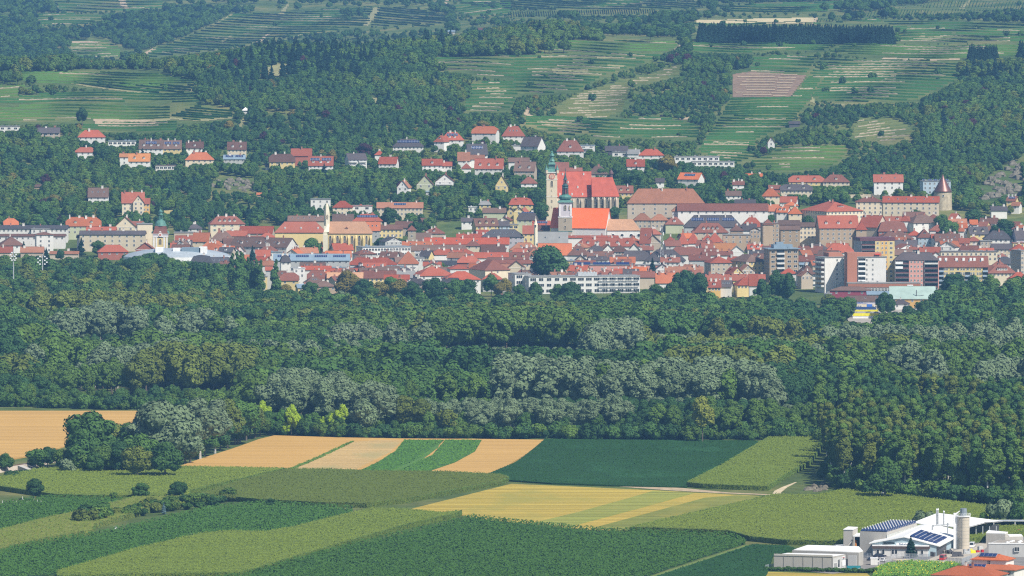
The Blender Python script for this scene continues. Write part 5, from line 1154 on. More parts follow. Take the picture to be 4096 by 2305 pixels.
T 250 400 430 385 g w r 6 -10 10 0 0|deep red roof climbing the slope
T 1375 1480 478 440 h c b 8 0 10 1 3 d1|small brown roofed house below the ruin wall
T 2125 2232 420 382 g y b 7 -16 11 1 2 s1|yellow gabled house below the quarry
T 2165 2260 460 430 g w t 6 -16 10 1 1|white gabled house below the quarry
T 2000 2130 500 465 g w d 6 0 10 0 0|dark roof at the foot of the quarry
K 480 1150 802 745 h m n 6 -10 14 1 3 c0|magenta station shed with wide brown roof@shed
K 1490 1752 1016 955 h w d 4 0 10 1 2 c1|small white signal house with dark roof
K 400 510 868 770 f w g 7 0 8 1 1|white kiosk wall left of the magenta shed
K 1080 1420 868 820 g g m 5 0 10 1 3 c0|grey metal shed beside the bush
D -280 -60 1445 1398 g w b 4 0 9 0 0|plum roofed hut with white gable in the park
R -40 90 1262 1222 G w p 5 -20 10 0 0|white gabled house with plum roof at the edge of the woods
''')
# ------------------------------------------------------------------ landmarks
def anchor(name, label, cat, u, v, h, rot=0, dY=0, Y=None, foot=8):
    """thing whose level h above ground shows at (u, v); returns empty and photo-to-local helpers"""
    Y = (hit(u, v, h, 2500) if Y is None else Y) + dY; z = zof(v, Y); x = xof(u, Y, z); sc = (Y * CT - (z - CZ) * ST) / F; zb = TZ(x, Y)
    e = ob(name, None, None, (x, Y, zb), R(rot)); tag(e, label, cat); FOOT.append((x, Y, foot))
    return e, (lambda uu: (uu - u) * sc), (lambda vv, dy=0: zof(vv, Y + dy) - zb), sc, Y
def merge(a, b):
    """make the parts of thing b parts of thing a"""
    bpy.context.view_layer.update()
    M = a.matrix_world.inverted() @ b.matrix_world
    for c in list(b.children):
        m_ = M @ c.matrix_basis; c.parent = a; c.matrix_basis = m_
    bpy.data.objects.remove(b)
def gothic(w, h):
    key = ('go', round(w, 1), round(h, 1))
    if key not in WCACHE:
        b = MB(); n = 6; a = [(-w/2, 0), (w/2, 0), (w/2, h * .72)] + [(w/2 * math.cos(t_ * math.pi / 2 / n) , h * .72 + h * .28 * math.sin(t_ * math.pi / 2 / n) ** .8) for t_ in range(1, n)] + [(0, h)] + [(-w/2 * math.cos(t_ * math.pi / 2 / n), h * .72 + h * .28 * math.sin(t_ * math.pi / 2 / n) ** .8) for t_ in range(n - 1, 0, -1)] + [(-w/2, h * .72)]
        m_ = len(a); g = .22
        b.add([(x, -.03, z) for x, z in a] + [(x, .3, z) for x, z in a], [tuple(range(m_)), tuple(range(2 * m_ - 1, m_ - 1, -1))] + [(i, m_ + i, m_ + (i+1) % m_, (i+1) % m_) for i in range(m_)], 0)
        for i in range(m_): 
            p, q = a[i], a[(i+1) % m_]; b.bar((p[0], -.1, p[1]), (q[0], -.1, q[1]), g, 1)
        for x in ((-w/6, w/6) if w > 1.6 else (0,)): b.bar((x, -.06, .1), (x, -.06, h * .85), .12, 1)
        b.bar((-w/2, -.06, h * .45), (w/2, -.06, h * .45), .1, 1); WCACHE[key] = b.mesh('gothic_window', [GLASS, WM('c')])
    return WCACHE[key]
def text(parent, s, x, y, z, size, mat, name='lettering', rz=0):
    c = bpy.data.curves.new(name, 'FONT'); c.body = s; c.size = size; c.extrude = .04; c.align_x = 'CENTER'; c.align_y = 'CENTER'; c.materials.append(mat)
    tmp = bpy.data.objects.new(name, c); COL.objects.link(tmp); bpy.context.view_layer.update(); me = bpy.data.meshes.new_from_object(tmp.evaluated_get(bpy.context.evaluated_depsgraph_get())); bpy.data.objects.remove(tmp)
    o = bpy.data.objects.new(name, me); COL.objects.link(o); o.parent = parent; o.location = (x, y, z); o.rotation_euler = (R(90), 0, rz); return o
def marks(parent, x, y, z, w, h, mat, n, name='lettering'):
    """a line of writing too small to read in the photo: short uneven strokes"""
    b = MB(); xq = -w / 2; rg = random.Random(n)
    for i in range(n): ww = w / n * rg.uniform(.4, .8); b.box(xq, -.04, -h / 2 * rg.uniform(.5, 1), xq + ww, .02, h / 2 * rg.uniform(.5, 1)); xq += w / n
    return b.build(name, mat, parent, (x, y, z))
def square(b, prof, m=0, cx=0, cy=0, rot=math.pi / 4): b.rev([(r * 1.4142, z) for r, z in prof], 4, cx, cy, m, rot)
STONE = plain('old_stone', (.42, .36, .26), .95, .1, 0, .25, .5); GOLDM = plain('gilded', (.8, .55, .15), .3, .6, .8)

# the great parish church: nave, choir, clock tower
N = house(2000+400/1.8127, 2000+662/1.8127, 500+516/1.8127, 500+338/1.8127, 'g', 'b', 'e', 17, 3, 17, 0, 0, 'c0', 'large gothic church with scarlet roof, clock tower and choir', None, 'church', 'church')
ch = N['e']; Wn = N['W']; hN = N['h']
for i in range(4):
    xq = Wn * (i + .62) / 4.3; ob('gothic_window', gothic(1.9, 8.2), ch, (xq, 0, hN - 9.6))
    b = MB(); b.box(-.5, -1.6, -2, .5, .2, hN - 4); b.add([(-.5,-1.6,hN-4),(.5,-1.6,hN-4),(.5,.2,hN-1.5),(-.5,.2,hN-1.5),(-.5,.2,hN-4),(.5,.2,hN-4)], [(0,1,2,3),(0,3,4),(1,5,2)]); b.build('buttress', WM('b'), ch, (Wn * (i + .12) / 4.3, 0, 0))
for fx_, fz_ in ((.1, .06), (.45, .06), (.75, .06), (.35, .55), (.62, .35), (.2, .88), (.8, .88)):
    b = MB(); b.box(-.45, -.5, -.8, .45, 1.2, .8, 0); b.box(-.2, -.55, -.2, .2, -.49, .4, 1); b.build('roof_hatch', [FRAME, DKM], ch, (Wn * fx_, 8.5 * fz_, hN + N['hr'] * fz_ + .3))
C_ = house(2000+660/1.8127, 2000+862/1.8127, 500+512/1.8127, 500+380/1.8127, 'R', 'b', 'e', 18, 3, 11, 0, 0, 'c0', 'x', None, 'church', 'church')
e2 = C_['e']
for i in range(5):
    if i < 4: ob('gothic_window', gothic(2.5 if i < 2 else 1.8, 9.6), e2, (C_['W'] * (i + .6) / 4.6, 0, C_['h'] - 10.6))
    b = MB(); b.box(-.5, -1.7, -4, .5, .2, C_['h'] - 3); b.add([(-.5,-1.7,C_['h']-3),(.5,-1.7,C_['h']-3),(.5,.2,C_['h']-.6),(-.5,.2,C_['h']-.6)], [(0,1,2,3)]); b.build('buttress', WM('b'), e2, (C_['W'] * (i + .08) / 4.5, 0, 0))
b = MB(); b.rev([(1.2, 0), (1.1, 3.2), (1.6, 3.4), (1.5, 4.6), (.9, 5.6), (.25, 6.2), (.1, 8)], 8); b.build('ridge_turret', plain('turret_copper_brown', (.13, .07, .07), .6), e2, (C_['W'] * .74, 7, C_['h'] + C_['hr'] - 1.2))
merge(ch, e2)
t_, fx2, fz2, sc2, Yt = anchor('church', None, 'x', 2000+376/1.8127, 500+345/1.8127, 44, Y=N['Y'] - 4)
q = pz(TILE['R']); X = lambda x: fx2(2000 + x / 1.8127); Z = lambda y: fz2(500 + y / 1.8127)
b = MB(); hw_ = (X(415) - X(337)) / 2; square(b, [(hw_, -6), (hw_, Z(345))]); b.box(-hw_-.25, -hw_-.25, Z(396), hw_+.25, hw_+.25, Z(393), 1); b.box(-hw_-.2, -hw_-.2, Z(520), hw_+.2, hw_+.2, Z(518), 1); b.box(-hw_-.5, -hw_-.5, Z(346), hw_+.5, hw_+.5, Z(340), 1); b.build('tower', [WM('c'), FRAME], t_)
b = MB(); square(b, [(hw_ + .1, Z(340)), (hw_ * .95, Z(330)), (hw_ * .62, Z(318)), (hw_ * .58, Z(290)), (hw_ * .75, Z(286)), (hw_ * .5, Z(272)), (hw_ * .42, Z(262))], 0, rot=math.pi/4)
b.rev([(hw_ * .62, Z(262)), (hw_ * .5, Z(255)), (hw_ * .36, Z(245)), (hw_ * .3, Z(228)), (hw_ * .5, Z(225)), (hw_ * .36, Z(212)), (hw_ * .16, Z(205)), (hw_ * .22, Z(198)), (.12, Z(190)), (.05, Z(172))], 8, 0, 0, 0)
b.build('spire', COPPER, t_)
b = MB(); square(b, [(hw_ * .6, Z(345)), (hw_ * .6, Z(300))]); b.build('belfry_lantern', DARKC, t_, (0, 0, .6))
for sx in (-1, 1):
    for sy in (-1, 1):
        b = MB(); b.rev([(1.15, Z(350)), (1.15, Z(325))], 6, m=0, a0=.3); b.rev([(1.35, Z(325)), (.6, Z(308)), (.05, Z(290))], 6, m=1, a0=.3); b.build('corner_turret', [WM('c'), COPPER], t_, (sx * hw_, sy * hw_, 0))
b = MB(); b.rev([(2.15, 0), (2.15, .3)], 24, m=0); b.rev([(1.45, .3), (1.45, .34)], 24, m=1); b.bar((0, 0, .4), (.2, 1.1, .4), .18, 2); b.bar((0, 0, .4), (-.1, -1.3, .4), .18, 2); o = b.build('clock_face', [plain('clock_red', (.5, .17, .11), .7), plain('clock_inner', (.6, .4, .3), .7), GOLDM], t_, (0, -hw_, Z(373))); o.rotation_euler = (R(90), 0, 0)
for y, w_, h_ in ((448, 1.7, 4.3), (478, .5, 1.2), (520, .5, 1.2), (560, .9, 1.8), (600, .5, 1.2)): ob('tower_window', gothic(w_, h_), t_, (0, -hw_, Z(y)))
merge(ch, t_)

# the lower white church with the orange roof
N = house(1800+1612/4, 1800+2592/4, 820+350/4, 820+45/4, 'g', 'w', 'f', 11, -17, 16, 0, 0, 'c0', 'white church with vivid orange roof and dark green onion spire', None, 'church', 'church')
ch = N['e']; ch2 = house(2400+95/4, 2400+636/4, 820+392/4, 820+228/4, 'R', 'w', 'l', 11, 4, 12, 0, 0, 'c0', 'x', None, 'church', 'church')
for i, c in enumerate((.18, .46, .74, .97)):
    b = MB(); b.rev([(1.35, 0), (1.35, .2)], 16, m=1); b.rev([(1.05, .2), (1.05, .24)], 16, m=0); o = b.build('round_window', [GLASS, FRAME], ch2['e'], (ch2['W'] * c, 0, ch2['h'] - 4.2)); o.rotation_euler = (R(90), 0, 0)
merge(ch, ch2['e'])
for c in (.55, .7): o = ob('gothic_window', gothic(2.4, 2.6), ch, (N['W'] * c, 0, .5))
t_, X_, Z_, sc2, Yt = anchor('church', None, 'x', 2261, 500+555/1.8127, 22, Y=N['Y'] - 3)
X = lambda x: X_(2000 + x / 1.8127); Z = lambda y: Z_(500 + y / 1.8127); hw_ = (X(525) - X(425)) / 2
b = MB(); square(b, [(hw_, -4), (hw_, Z(668))], 0); square(b, [(hw_ * .96, Z(668)), (hw_ * .96, Z(563))], 1); b.box(-hw_-.3, -hw_-.3, Z(670), hw_+.3, hw_+.3, Z(665), 2); b.box(-hw_-.35, -hw_-.35, Z(565), hw_+.35, hw_+.35, Z(560), 2); b.box(-hw_-.2, -hw_-.2, Z(772), hw_+.2, hw_+.2, Z(767), 3)
for s_ in (-1, 1): b.box(s_ * hw_ * .8 - .5, -hw_-.1, Z(660), s_ * hw_ * .8 + .5, -hw_ * .9, Z(575), 2)
b.build('tower', [WM('s'), WM('l'), FRAME, COPPER], t_)
b = MB(); square(b, [(hw_ * 1.15, Z(560)), (hw_ * 1.05, Z(553)), (hw_ * .7, Z(543))]); b.rev([(hw_ * .7, Z(543)), (hw_ * .92, Z(533)), (hw_ * .95, Z(522)), (hw_ * .78, Z(512)), (hw_ * .5, Z(506)), (hw_ * .52, Z(500))], 12)
b.build('onion_dome', COPPER, t_)
b = MB()
for i in range(8): a = i * math.pi / 4; b.bar((hw_ * .42 * math.cos(a), hw_ * .42 * math.sin(a), Z(502)), (hw_ * .4 * math.cos(a), hw_ * .4 * math.sin(a), Z(458)), .5)
b.rev([(hw_ * .3, Z(502)), (hw_ * .3, Z(458))], 8, m=1); b.rev([(hw_ * .5, Z(458)), (hw_ * .42, Z(450)), (hw_ * .5, Z(440)), (hw_ * .3, Z(430)), (hw_ * .3, Z(425))], 8)
for i in range(6): a = i * math.pi / 3; b.bar((hw_ * .25 * math.cos(a), hw_ * .25 * math.sin(a), Z(425)), (hw_ * .24 * math.cos(a), hw_ * .24 * math.sin(a), Z(398)), .35)
b.rev([(hw_ * .12, Z(425)), (hw_ * .12, Z(398))], 6, m=1); b.rev([(hw_ * .34, Z(398)), (hw_ * .2, Z(388)), (hw_ * .1, Z(360)), (.1, Z(335)), (.3, Z(330)), (.3, Z(326)), (.04, Z(312))], 8); b.build('lantern', [DARKC, plain('lantern_red', (.35, .08, .06), .7)], t_)
for y, w_, h_, dx in ((615, 1.6, 3.4, 0), (705, 1.7, 2.6, 0), (752, 1.5, 2.2, 0), (615, .7, 3.0, hw_ * 1.0)): 
    o = ob('tower_window', gothic(w_, h_), t_, (dx * .62, -hw_, Z(y)))
merge(ch, t_)

# the monastery church left of centre: nave, lit choir, slender spire
N = house(600+2000/4, 1200+400/4, 820+430/4, 820+268/4, 'h', 'y', 'r', 16, 0, 15, 0, 0, 'c0', 'yellow monastery church with red nave roof, orange choir roof and pale slender spire', None, 'church', 'church')
ch = N['e']; C_ = house(1200+450/4, 1200+1152/4, 820+440/4, 820+265/4, 'R', 'y', 'l', 19, -2, 12, 0, 0, 'c0', 'x', None, 'church', 'church'); e2 = C_['e']; W2 = C_['W']
C_['roof']
for i in range(7):
    if i < 6: ob('gothic_window', gothic(1.8 if i < 5 else 1.4, 9.5 if i in (0, 3) else 7), e2, (W2 * (.05 + .168 * i), 0, C_['h'] - 2.2 - (9.5 if i in (0, 3) else 7)))
    b = MB(); b.box(-.5, -1.5, -2, .5, .2, C_['h'] - 4); b.add([(-.5,-1.5,C_['h']-4),(.5,-1.5,C_['h']-4),(.5,.2,C_['h']-1.6),(-.5,.2,C_['h']-1.6)], [(0,1,2,3)]); b.build('buttress', WM('y'), e2, (W2 * (-.04 + .17 * i) + .3, 0, 0))
b = MB(); b.box(-1, -.3, -1, 1, 3, 1.2, 0); b.add([(-1.2,-.5,1.2),(1.2,-.5,1.2),(0,-.5,2.4),(-1.2,4,1.2),(1.2,4,1.2),(0,4,2.4)], [(0,1,2),(0,2,5,3),(1,4,5,2)], 1); b.build('dormer', [WM('t'), RM('b')], e2, (W2 * .42, 2.0, C_['h'] + 1.5))
merge(ch, e2)
for c in (.2, .52, .86): b = MB(); b.box(-.5, -.4, -.8, .5, 1.2, .9, 0); b.box(-.25, -.45, -.3, .25, -.39, .5, 1); b.build('roof_hatch', [FRAME, DKM], ch, (N['W'] * c, 2.4, N['h'] + N['hr'] * .34))
for c in (.52, .87): ob('gothic_window', gothic(2.6, 3), ch, (N['W'] * c, 0, 1))
t_, X_, Z_, sc2, Yt = anchor('church', None, 'x', 1200+430/4, 820+400/4, 20, Y=C_['Y'] + 3)
X = lambda x: X_(1200 + x / 4); Z = lambda y: Z_(820 + y / 4); ZQ = lambda y: Z_(400 + y / 1.8127)
PALE = plaster('wall_spire', (.78, .72, .56)); b = MB(); b.rev([(2.0, Z(430)), (2.0, Z(180)), (2.1, Z(178)), (1.9, Z(120)), (1.2, Z(20)), (.12, ZQ(745))], 6, a0=.2)
b.add([(X(385), -7.2, Z(425)), (X(470), -7.2, Z(425)), (X(470), .5, Z(270)), (X(385), .5, Z(320)), (X(385), 1.5, Z(425)), (X(470), 1.5, Z(425))], [(0,1,2,3),(0,3,4),(1,5,2)]); b.box(X(372), -8.6, -3, X(450), -7.0, Z(470)); b.box(X(378), -8.2, Z(470), X(440), -7.1, Z(430)); b.build('spire', PALE, t_)
for a in (-.6, .6): ob('spire_window', gothic(.7, 2.6), t_, (a, -1.95, Z(215)))
merge(ch, t_)

# baroque tower at the left
t_, X_, Z_, sc2, Yt = anchor('church_tower', 'white and yellow baroque church tower with green dome and lantern, left of town', 'church tower', 642.5, 935, 15)
X = lambda x: X_(600 + x / 4); Z = lambda y: Z_(820 + y / 4); hw_ = (X(285) - X(60)) / 2
b = MB(); square(b, [(hw_, -5), (hw_, Z(500))]); square(b, [(hw_ * 1.06, Z(500)), (hw_ * 1.06, Z(462))], 1)
for s_ in (-1, 1): 
    for k2 in (.92, .55): b.box(s_ * hw_ * k2 - .55, -hw_ - .2, Z(700), s_ * hw_ * k2 + .55, -hw_ + .1, Z(505), 2)
b.box(-hw_-.3, -hw_-.3, Z(512), hw_+.3, hw_+.3, Z(498), 2); b.box(-hw_*1.1, -hw_*1.1, Z(464), hw_*1.1, hw_*1.1, Z(458), 2); b.build('tower', [WM('y'), WM('l'), FRAME], t_)
b = MB(); square(b, [(hw_ * 1.08, Z(458)), (hw_ * .95, Z(420)), (hw_ * .82, Z(380)), (hw_ * .78, Z(335))]); b.build('bell_roof', RM('b'), t_)
b = MB(); b.rev([(hw_ * .88, Z(335)), (hw_ * .8, Z(310)), (hw_ * .68, Z(275)), (hw_ * .45, Z(250)), (hw_ * .32, Z(240)), (hw_ * .3, Z(225))], 16); b.build('dome', COPPER, t_)
b = MB()
for i in range(8): a = i * math.pi / 4 + .2; b.bar((hw_ * .27 * math.cos(a), hw_ * .27 * math.sin(a), Z(228)), (hw_ * .25 * math.cos(a), hw_ * .25 * math.sin(a), Z(160)), .3)
b.rev([(hw_ * .3, Z(160)), (hw_ * .36, Z(155)), (hw_ * .22, Z(140)), (hw_ * .14, Z(130)), (hw_ * .3, Z(120)), (hw_ * .3, Z(100)), (hw_ * .12, Z(85)), (.1, Z(70)), (.05, Z(45))], 10); b.build('lantern', COPPER, t_)
ob('tower_window', gothic(1.7, 3.6), t_, (0, -hw_, Z(625))); b = MB(); b.rev([(1.4, 0), (1.4, .3)], 16, m=0); b.rev([(.8, .3), (.8, .36)], 16, m=1); b.add([(-2.6, -2.2, -.3), (2.6, -2.2, -.3), (1.8, 1.3, -.3), (0, 2.6, -.3), (-1.8, 1.3, -.3)], [(0,1,2,3,4)], 0); o = b.build('clock_gable', [FRAME, plain('clock_red', (.5, .17, .11))], t_, (0, -hw_ - .3, Z(475))); o.rotation_euler = (R(90), 0, 0)
for s_ in (-1, 1): b = MB(); b.rev([(1.5, 0), (1.3, 1.1), (.6, 1.7), (.05, 1.9)], 10); b.build('corner_cap', COPPER, t_, (s_ * hw_, -hw_ * .4, Z(455)))

# chapel in front of the white church
N = house(1800+1395/4, 1800+1880/4, 820+612/4, 820+430/4, 'g', 's', 'g', 8, 0, 14, 0, 0, 'c0 k2', 'old chapel with lichen grey stone roof and slim spired turret', None, 'chapel', 'chapel')
t_, X_, Z_, sc2, Yt = anchor('chapel', None, 'x', 1800+1372/4, 820+400/4, 15, Y=N['Y'] + 1); Z = lambda y: Z_(820 + y / 4)
b = MB(); b.rev([(1.35, -2), (1.35, Z(320)), (1.6, Z(316)), (1.1, Z(300)), (.1, Z(205)), (.3, Z(200)), (.05, Z(180))], 8, a0=.4); b.build('turret', PALE, t_); b = MB(); b.box(-.3, -1.5, 0, .3, -1, 1.5); b.build('turret_opening', DKM, t_, (0, 0, Z(355))); merge(N['e'], t_)

# the round powder tower, ruin walls
t_, X_, Z_, sc2, Yt = anchor('round_tower', 'big round medieval stone tower with pointed copper brown cone roof', 'tower', 3000+1597/2.0712, 600+345/2.0712, 13, foot=9)
Z = lambda y: Z_(600 + y / 2.0712); r_ = X_(3000 + 1672/2.0712)
b = MB(); b.rev([(r_ * 1.06, -4), (r_ * 1.04, Z(490)), (r_ * .98, Z(350))], 32); b.build('wall', STONE, t_, smooth=False)
CONE = plain('cone_copper', (.16, .075, .06), .42, .6, .45, .15, .3); b = MB(); b.rev([(r_ * 1.04, Z(348)), (r_ * .99, Z(340)), (r_ * .72, Z(305)), (r_ * .4, Z(262)), (r_ * .12, Z(222)), (.08, Z(200))], 40); b.build('roof', CONE, t_, smooth=True)
for x, y in ((1597, 385), (1545, 415), (1545, 455), (1540, 492)): 
    a = math.asin(max(-1, min(1, (x - 1597) / 80))); o = ob('opening', win_mesh(1.1 if y == 385 else 2, 1.2 if y == 385 else 1.8, 'p'), t_, (r_ * 1.0 * math.sin(a), -r_ * 1.02 * math.cos(a), Z(y))); o.rotation_euler = (0, 0, a)
def wallrun(label, pts, th, mat, h, name='stone_wall', ymin=4300, cat='wall', jit=.4):
    """free standing wall whose top runs through photo points"""
    b = MB(); P_ = []
    for (u0, v0), (u1, v1) in zip(pts, pts[1:]):
        n = max(1, int(abs(u1 - u0) / 8) + int(abs(v1 - v0) / 8))
        for i in range(n): P_.append((u0 + (u1 - u0) * i / n, v0 + (v1 - v0) * i / n))
    P_.append(pts[-1]); g_ = []
    for u, v in P_:
        Y = hit(u, v, h, ymin); 
        if Y: g_.append((xof(u, Y, zof(v, Y)), Y, zof(v, Y)))
    if len(g_) < 2: return
    for p, q2 in zip(g_, g_[1:]):
        j = random.uniform(-jit, jit); hh_ = h + 2; b.add([(p[0], p[1], p[2]-hh_), (q2[0], q2[1], q2[2]-hh_), (q2[0], q2[1], q2[2]+j), (p[0], p[1], p[2]+j), (p[0], p[1]+th, p[2]-hh_), (q2[0], q2[1]+th, q2[2]-hh_), (q2[0], q2[1]+th, q2[2]+j), (p[0], p[1]+th, p[2]+j)], [(0,1,2,3),(5,4,7,6),(3,2,6,7),(0,3,7,4),(1,5,6,2)])
    o = b.build(name, mat); 
    for p in g_[::2]: FOOT.append((p[0], p[1] - 2, 3))
    return tag(o, label, cat)
TP = pz(TILE['T']); QP = pz(TILE['Q']); RP = pz(TILE['R']); PP = pz(TILE['P']); KP = pz(TILE['K'])
wallrun('ruined town wall running left from the round tower', [TP(1375, 395), TP(1450, 398), TP(1530, 400)], 1.5, STONE, 7)
wallrun('crumbling stone wall below the castle like white house', [TP(640, 350), TP(800, 372), TP(1000, 368), TP(1120, 375), TP(1380, 385)], 1, STONE, 2.5)
wallrun('pale retaining wall under the black roofed villa', [RP(80, 158), RP(180, 178), RP(310, 200)], .8, WM('b'), 2.2, 'retaining_wall', jit=.05)
wallrun('long grey garden wall above the green gabled house', [QP(1680, 590), QP(1780, 590)], .6, WM('s'), 2, 'retaining_wall', jit=.05)
wallrun('white balustrade below the low pavilion', [PP(1180, 518), PP(1370, 520)], .5, WM('w'), 1.3, 'retaining_wall', jit=.05)
wallrun('white garden wall below the dark round tree', [PP(640, 745), PP(775, 745)], .5, WM('w'), 1.6, 'retaining_wall', jit=.05)
wallrun('yellow garden wall right of the baroque tower', [PP(1175, 800), PP(1255, 800)], .6, WM('y'), 3, 'retaining_wall', jit=.3)
wallrun('pale stair path running straight down between gardens', [QP(1515, 500), QP(1520, 640)], .8, WM('w'), .5, 'stair_path', cat='path', jit=.05)
wallrun('concrete wall below the left cube villa', [PP(78, 285), PP(115, 285), PP(135, 305), PP(260, 330)], .6, WM('l'), 1.8, 'retaining_wall', jit=.1)

# modern slabs and apartment blocks
def slab(label, x0, x1, ve, h, D, tile, wc, rc, rot=0, cat='apartment', name='apartment_block', fl='', rows=0, cols=0, dt=6):
    t2 = TILE[tile]; v = t2[1] + ve / t2[2]; return house(t2[0] + x0 / t2[2], t2[0] + x1 / t2[2], v, v - dt / t2[2], 'f', wc, rc, h, rot, D, rows, cols, fl, label, None, cat, name)
def face(H, mat, x0, x1, z0, z1, t=.15, name='facade_panel', out=.0): b = MB(); b.box(x0, -out - t, z0, x1, -out, z1); return b.build(name, mat, H['e'])
def loggia(H, x0, x1, z, mat, dark=True):
    b = MB(); b.box(x0, -.04, z + .2, x1, .1, z + 2.5, 2); b.box(x0, -1.3, z - .12, x1, 0, z + .06, 1); b.box(x0, -1.35, z + .06, x1, -1.22, z + 1.0, 0); b.box(x0, -1.3, z, x0 + .12, 0, z + 2.6, 1); b.box(x1 - .12, -1.3, z, x1, 0, z + 2.6, 1)
    return b.build('balcony', [mat, WM('g'), GLASS], H['e'])
st = 3.0
H = house(3452+510/4, 3452+1215/4, 800+955/4, 800+838/4, 'h', 'g', 'd', 21, 0, 13, 0, 0, 'c3', 'pink and grey six storey apartment block with dark balconies', None, 'apartment', 'apartment_block'); W_ = H['W']; hh = H['h']
face(H, WM('p'), W_ * .325, W_ * .66, 0, hh - .3, .25, 'pink_front'); face(H, WM('p'), W_ * .985, W_, 0, hh - .3, .25, 'pink_pier')
for r_i in range(6):
    z = hh - 3.0 - r_i * st
    loggia(H, .2, W_ * .32, z, RAILD); loggia(H, W_ * .67, W_ * .98, z, RAILD if r_i else WM('w'))
    for c in range(4): win(H['e'], W_ * (.375 + .078 * c), -.26, z + .9, 1.0, 1.25)
for z_ in (hh - 3, hh - 6): face(H, WHITE, .3, W_ * .18, z_ + .1, z_ + 1.7, .1, 'awning', 1.4)
H = house(3452+1215/4, 3452+2000/4, 800+1062/4, 800+898/4, 'g', 'y', 'b', 14, 0, 13, 0, 0, 'c0 k4', 'cream yellow apartment block with grey blue corner balconies and brown roof', None, 'apartment', 'apartment_block'); W_ = H['W']; hh = H['h']
for i, c in enumerate((.02, .14, .355, .5, .645, .72, .88)):
    b = MB(); b.box(-.8, -.8, -1, .8, 1.5, .9); b.build('white_dormer', WHITE, H['e'], (W_ * (c + .01), 4.2, H['h'] + H['hr'] * .68))
for r_i in range(4):
    z = hh - 2.6 - r_i * 3.05
    for c in (.12, .165, .245, .29, .46, .51, .66, .71, .79, .84): win(H['e'], W_ * c, 0, z, 1.0, 1.6)
    if r_i < 4:
        for c in (.045, .39, .585, .945):
            if r_i == 0 and c in (.39, .585): win(H['e'], W_ * c, 0, z, 1.3, 1.8); continue
            b = MB(); b.box(-1.7, -1.2, -1.2, 1.7, 0, -.1, 0); b.box(-1.7, -.03, 0, 1.7, .05, 1.9, 1); b.build('balcony', [plain('balcony_blue_grey', (.32, .40, .50), .7), GLASS], H['e'], (W_ * c, 0, z))
H = slab('yellow and ochre tower block with plum attic storey', 1680, 2318, 735, 33, 15, 'F', 'g', 'p', 14); W_ = H['W']; hh = H['h']
b = MB(); b.box(-.5, -.5, hh - .1, W_ + .5, 15.5, hh + 2.0); b.build('attic_band', plain('plum_band', (.13, .05, .06), .6), H['e'])
f0 = .42; face(H, WM('y'), W_ * f0, W_, 0, hh - .15, .3, 'yellow_front'); face(H, WM('o'), W_ * .59, W_ * .80, 0, hh - .15, .36, 'ochre_stripe')
for r_i in range(10):
    z = hh - 2.4 - r_i * 3.05
    for c in (.50,): win(H['e'], W_ * c, -.3, z, 1.1, 1.5)
    for c in (.64, .75): win(H['e'], W_ * c, -.36, z, 1.0, 1.5)
    win(H['e'], W_ * .9, -.3, z, 1.7, 1.4)
    loggia(H, .3, W_ * f0 - .1, z - .6, RAILD)
    for c in (.4, .6, .85): win(H['e'], 0, 15 * c, z, 1.1, 1.5, 'x', 'l')
H = slab('white and terracotta terraced block, right of the two', 1520, 2180, 1000, 24, 16, 'F', 'w', 'g', 6); W_ = H['W']; hh = H['h']; TC = plaster('wall_terracotta', (.44, .19, .12))
b = MB(); b.box(-.3, -.8, 0, W_ * .245, 12, hh + 3.2); b.box(W_ * .245, 3, hh, W_ * .9, 14, hh + 2.8); b.build('terracotta_core', TC, H['e'])
b = MB(); b.box(W_ * .72, 1, hh + 1.6, W_ * .86, 3.2, hh + 1.9); b.build('red_awning', plain('awning_red', (.75, .06, .02), .8), H['e'])
for r_i in range(5):
    z = hh - 3.1 - r_i * 3.1; loggia(H, W_ * .27, W_ * .46, z, WHITE)
    for c in (.5, .655): win(H['e'], W_ * c, 0, z + .7, .95, 1.3)
H2_ = slab('white and terracotta terraced block, left of the two, with stepped balconies', 1060, 1520, 1005, 23, 16, 'F', 'w', 'g', 20); W_ = H2_['W']; hh = H2_['h']
b = MB(); b.box(W_ * .35, 5, hh, W_, 14, hh + 3); b.build('terracotta_core', TC, H2_['e'])
for r_i in range(6):
    z = hh - 2.3 - r_i * 3.05
    for c in (.62, .96): win(H2_['e'], W_ * c, 0, z, .95, 1.3)
    for c in range(4):
        bb = MB(); bb.box(-2.2, -1.6, -1.3, 0, 1.6, -.1, 0); bb.box(-.3, -1.6, 0, 0.05, 1.6, 1.5, 1); bb.build('balcony', [RAIL, GLASS], H2_['e'], (0, 2 + c * 3.8, z - .2))
b = MB(); b.add([(-3,-3.5,0),(3,-3.5,0),(3,-.1,4.6),(-3,-.1,4.6),(-3,-.1,0),(3,-.1,0)], [(0,1,2,3),(0,3,4),(1,5,2)], 0)
for i in range(7): b.bar((-3 + i, -3.55, 0), (-3 + i, -.1, 4.7), .16, 1)
b.build('glass_lean_to', [plain('lean_glass', (.45, .42, .32), .2, .5), FRAME], H2_['e'], (W_ * .8, 0, hh - 20.5))
H = slab('grey and tan block with grey balconies and projecting blue flat roof', 232, 780, 872, 22, 15, 'F', 't', 'm', 13, rows=0); W_ = H['W']; hh = H['h']
b = MB(); b.box(-1.2, -1.2, hh + .05, W_ + 1.2, 16, hh + .5); b.box(W_ * .2, 4, hh + .5, W_ * .85, 11, hh + 3); b.box(W_ * .3, 5, hh + 3, W_ * .55, 9, hh + 4.6); b.build('roof_deck', MC['roof_m'], H['e'])
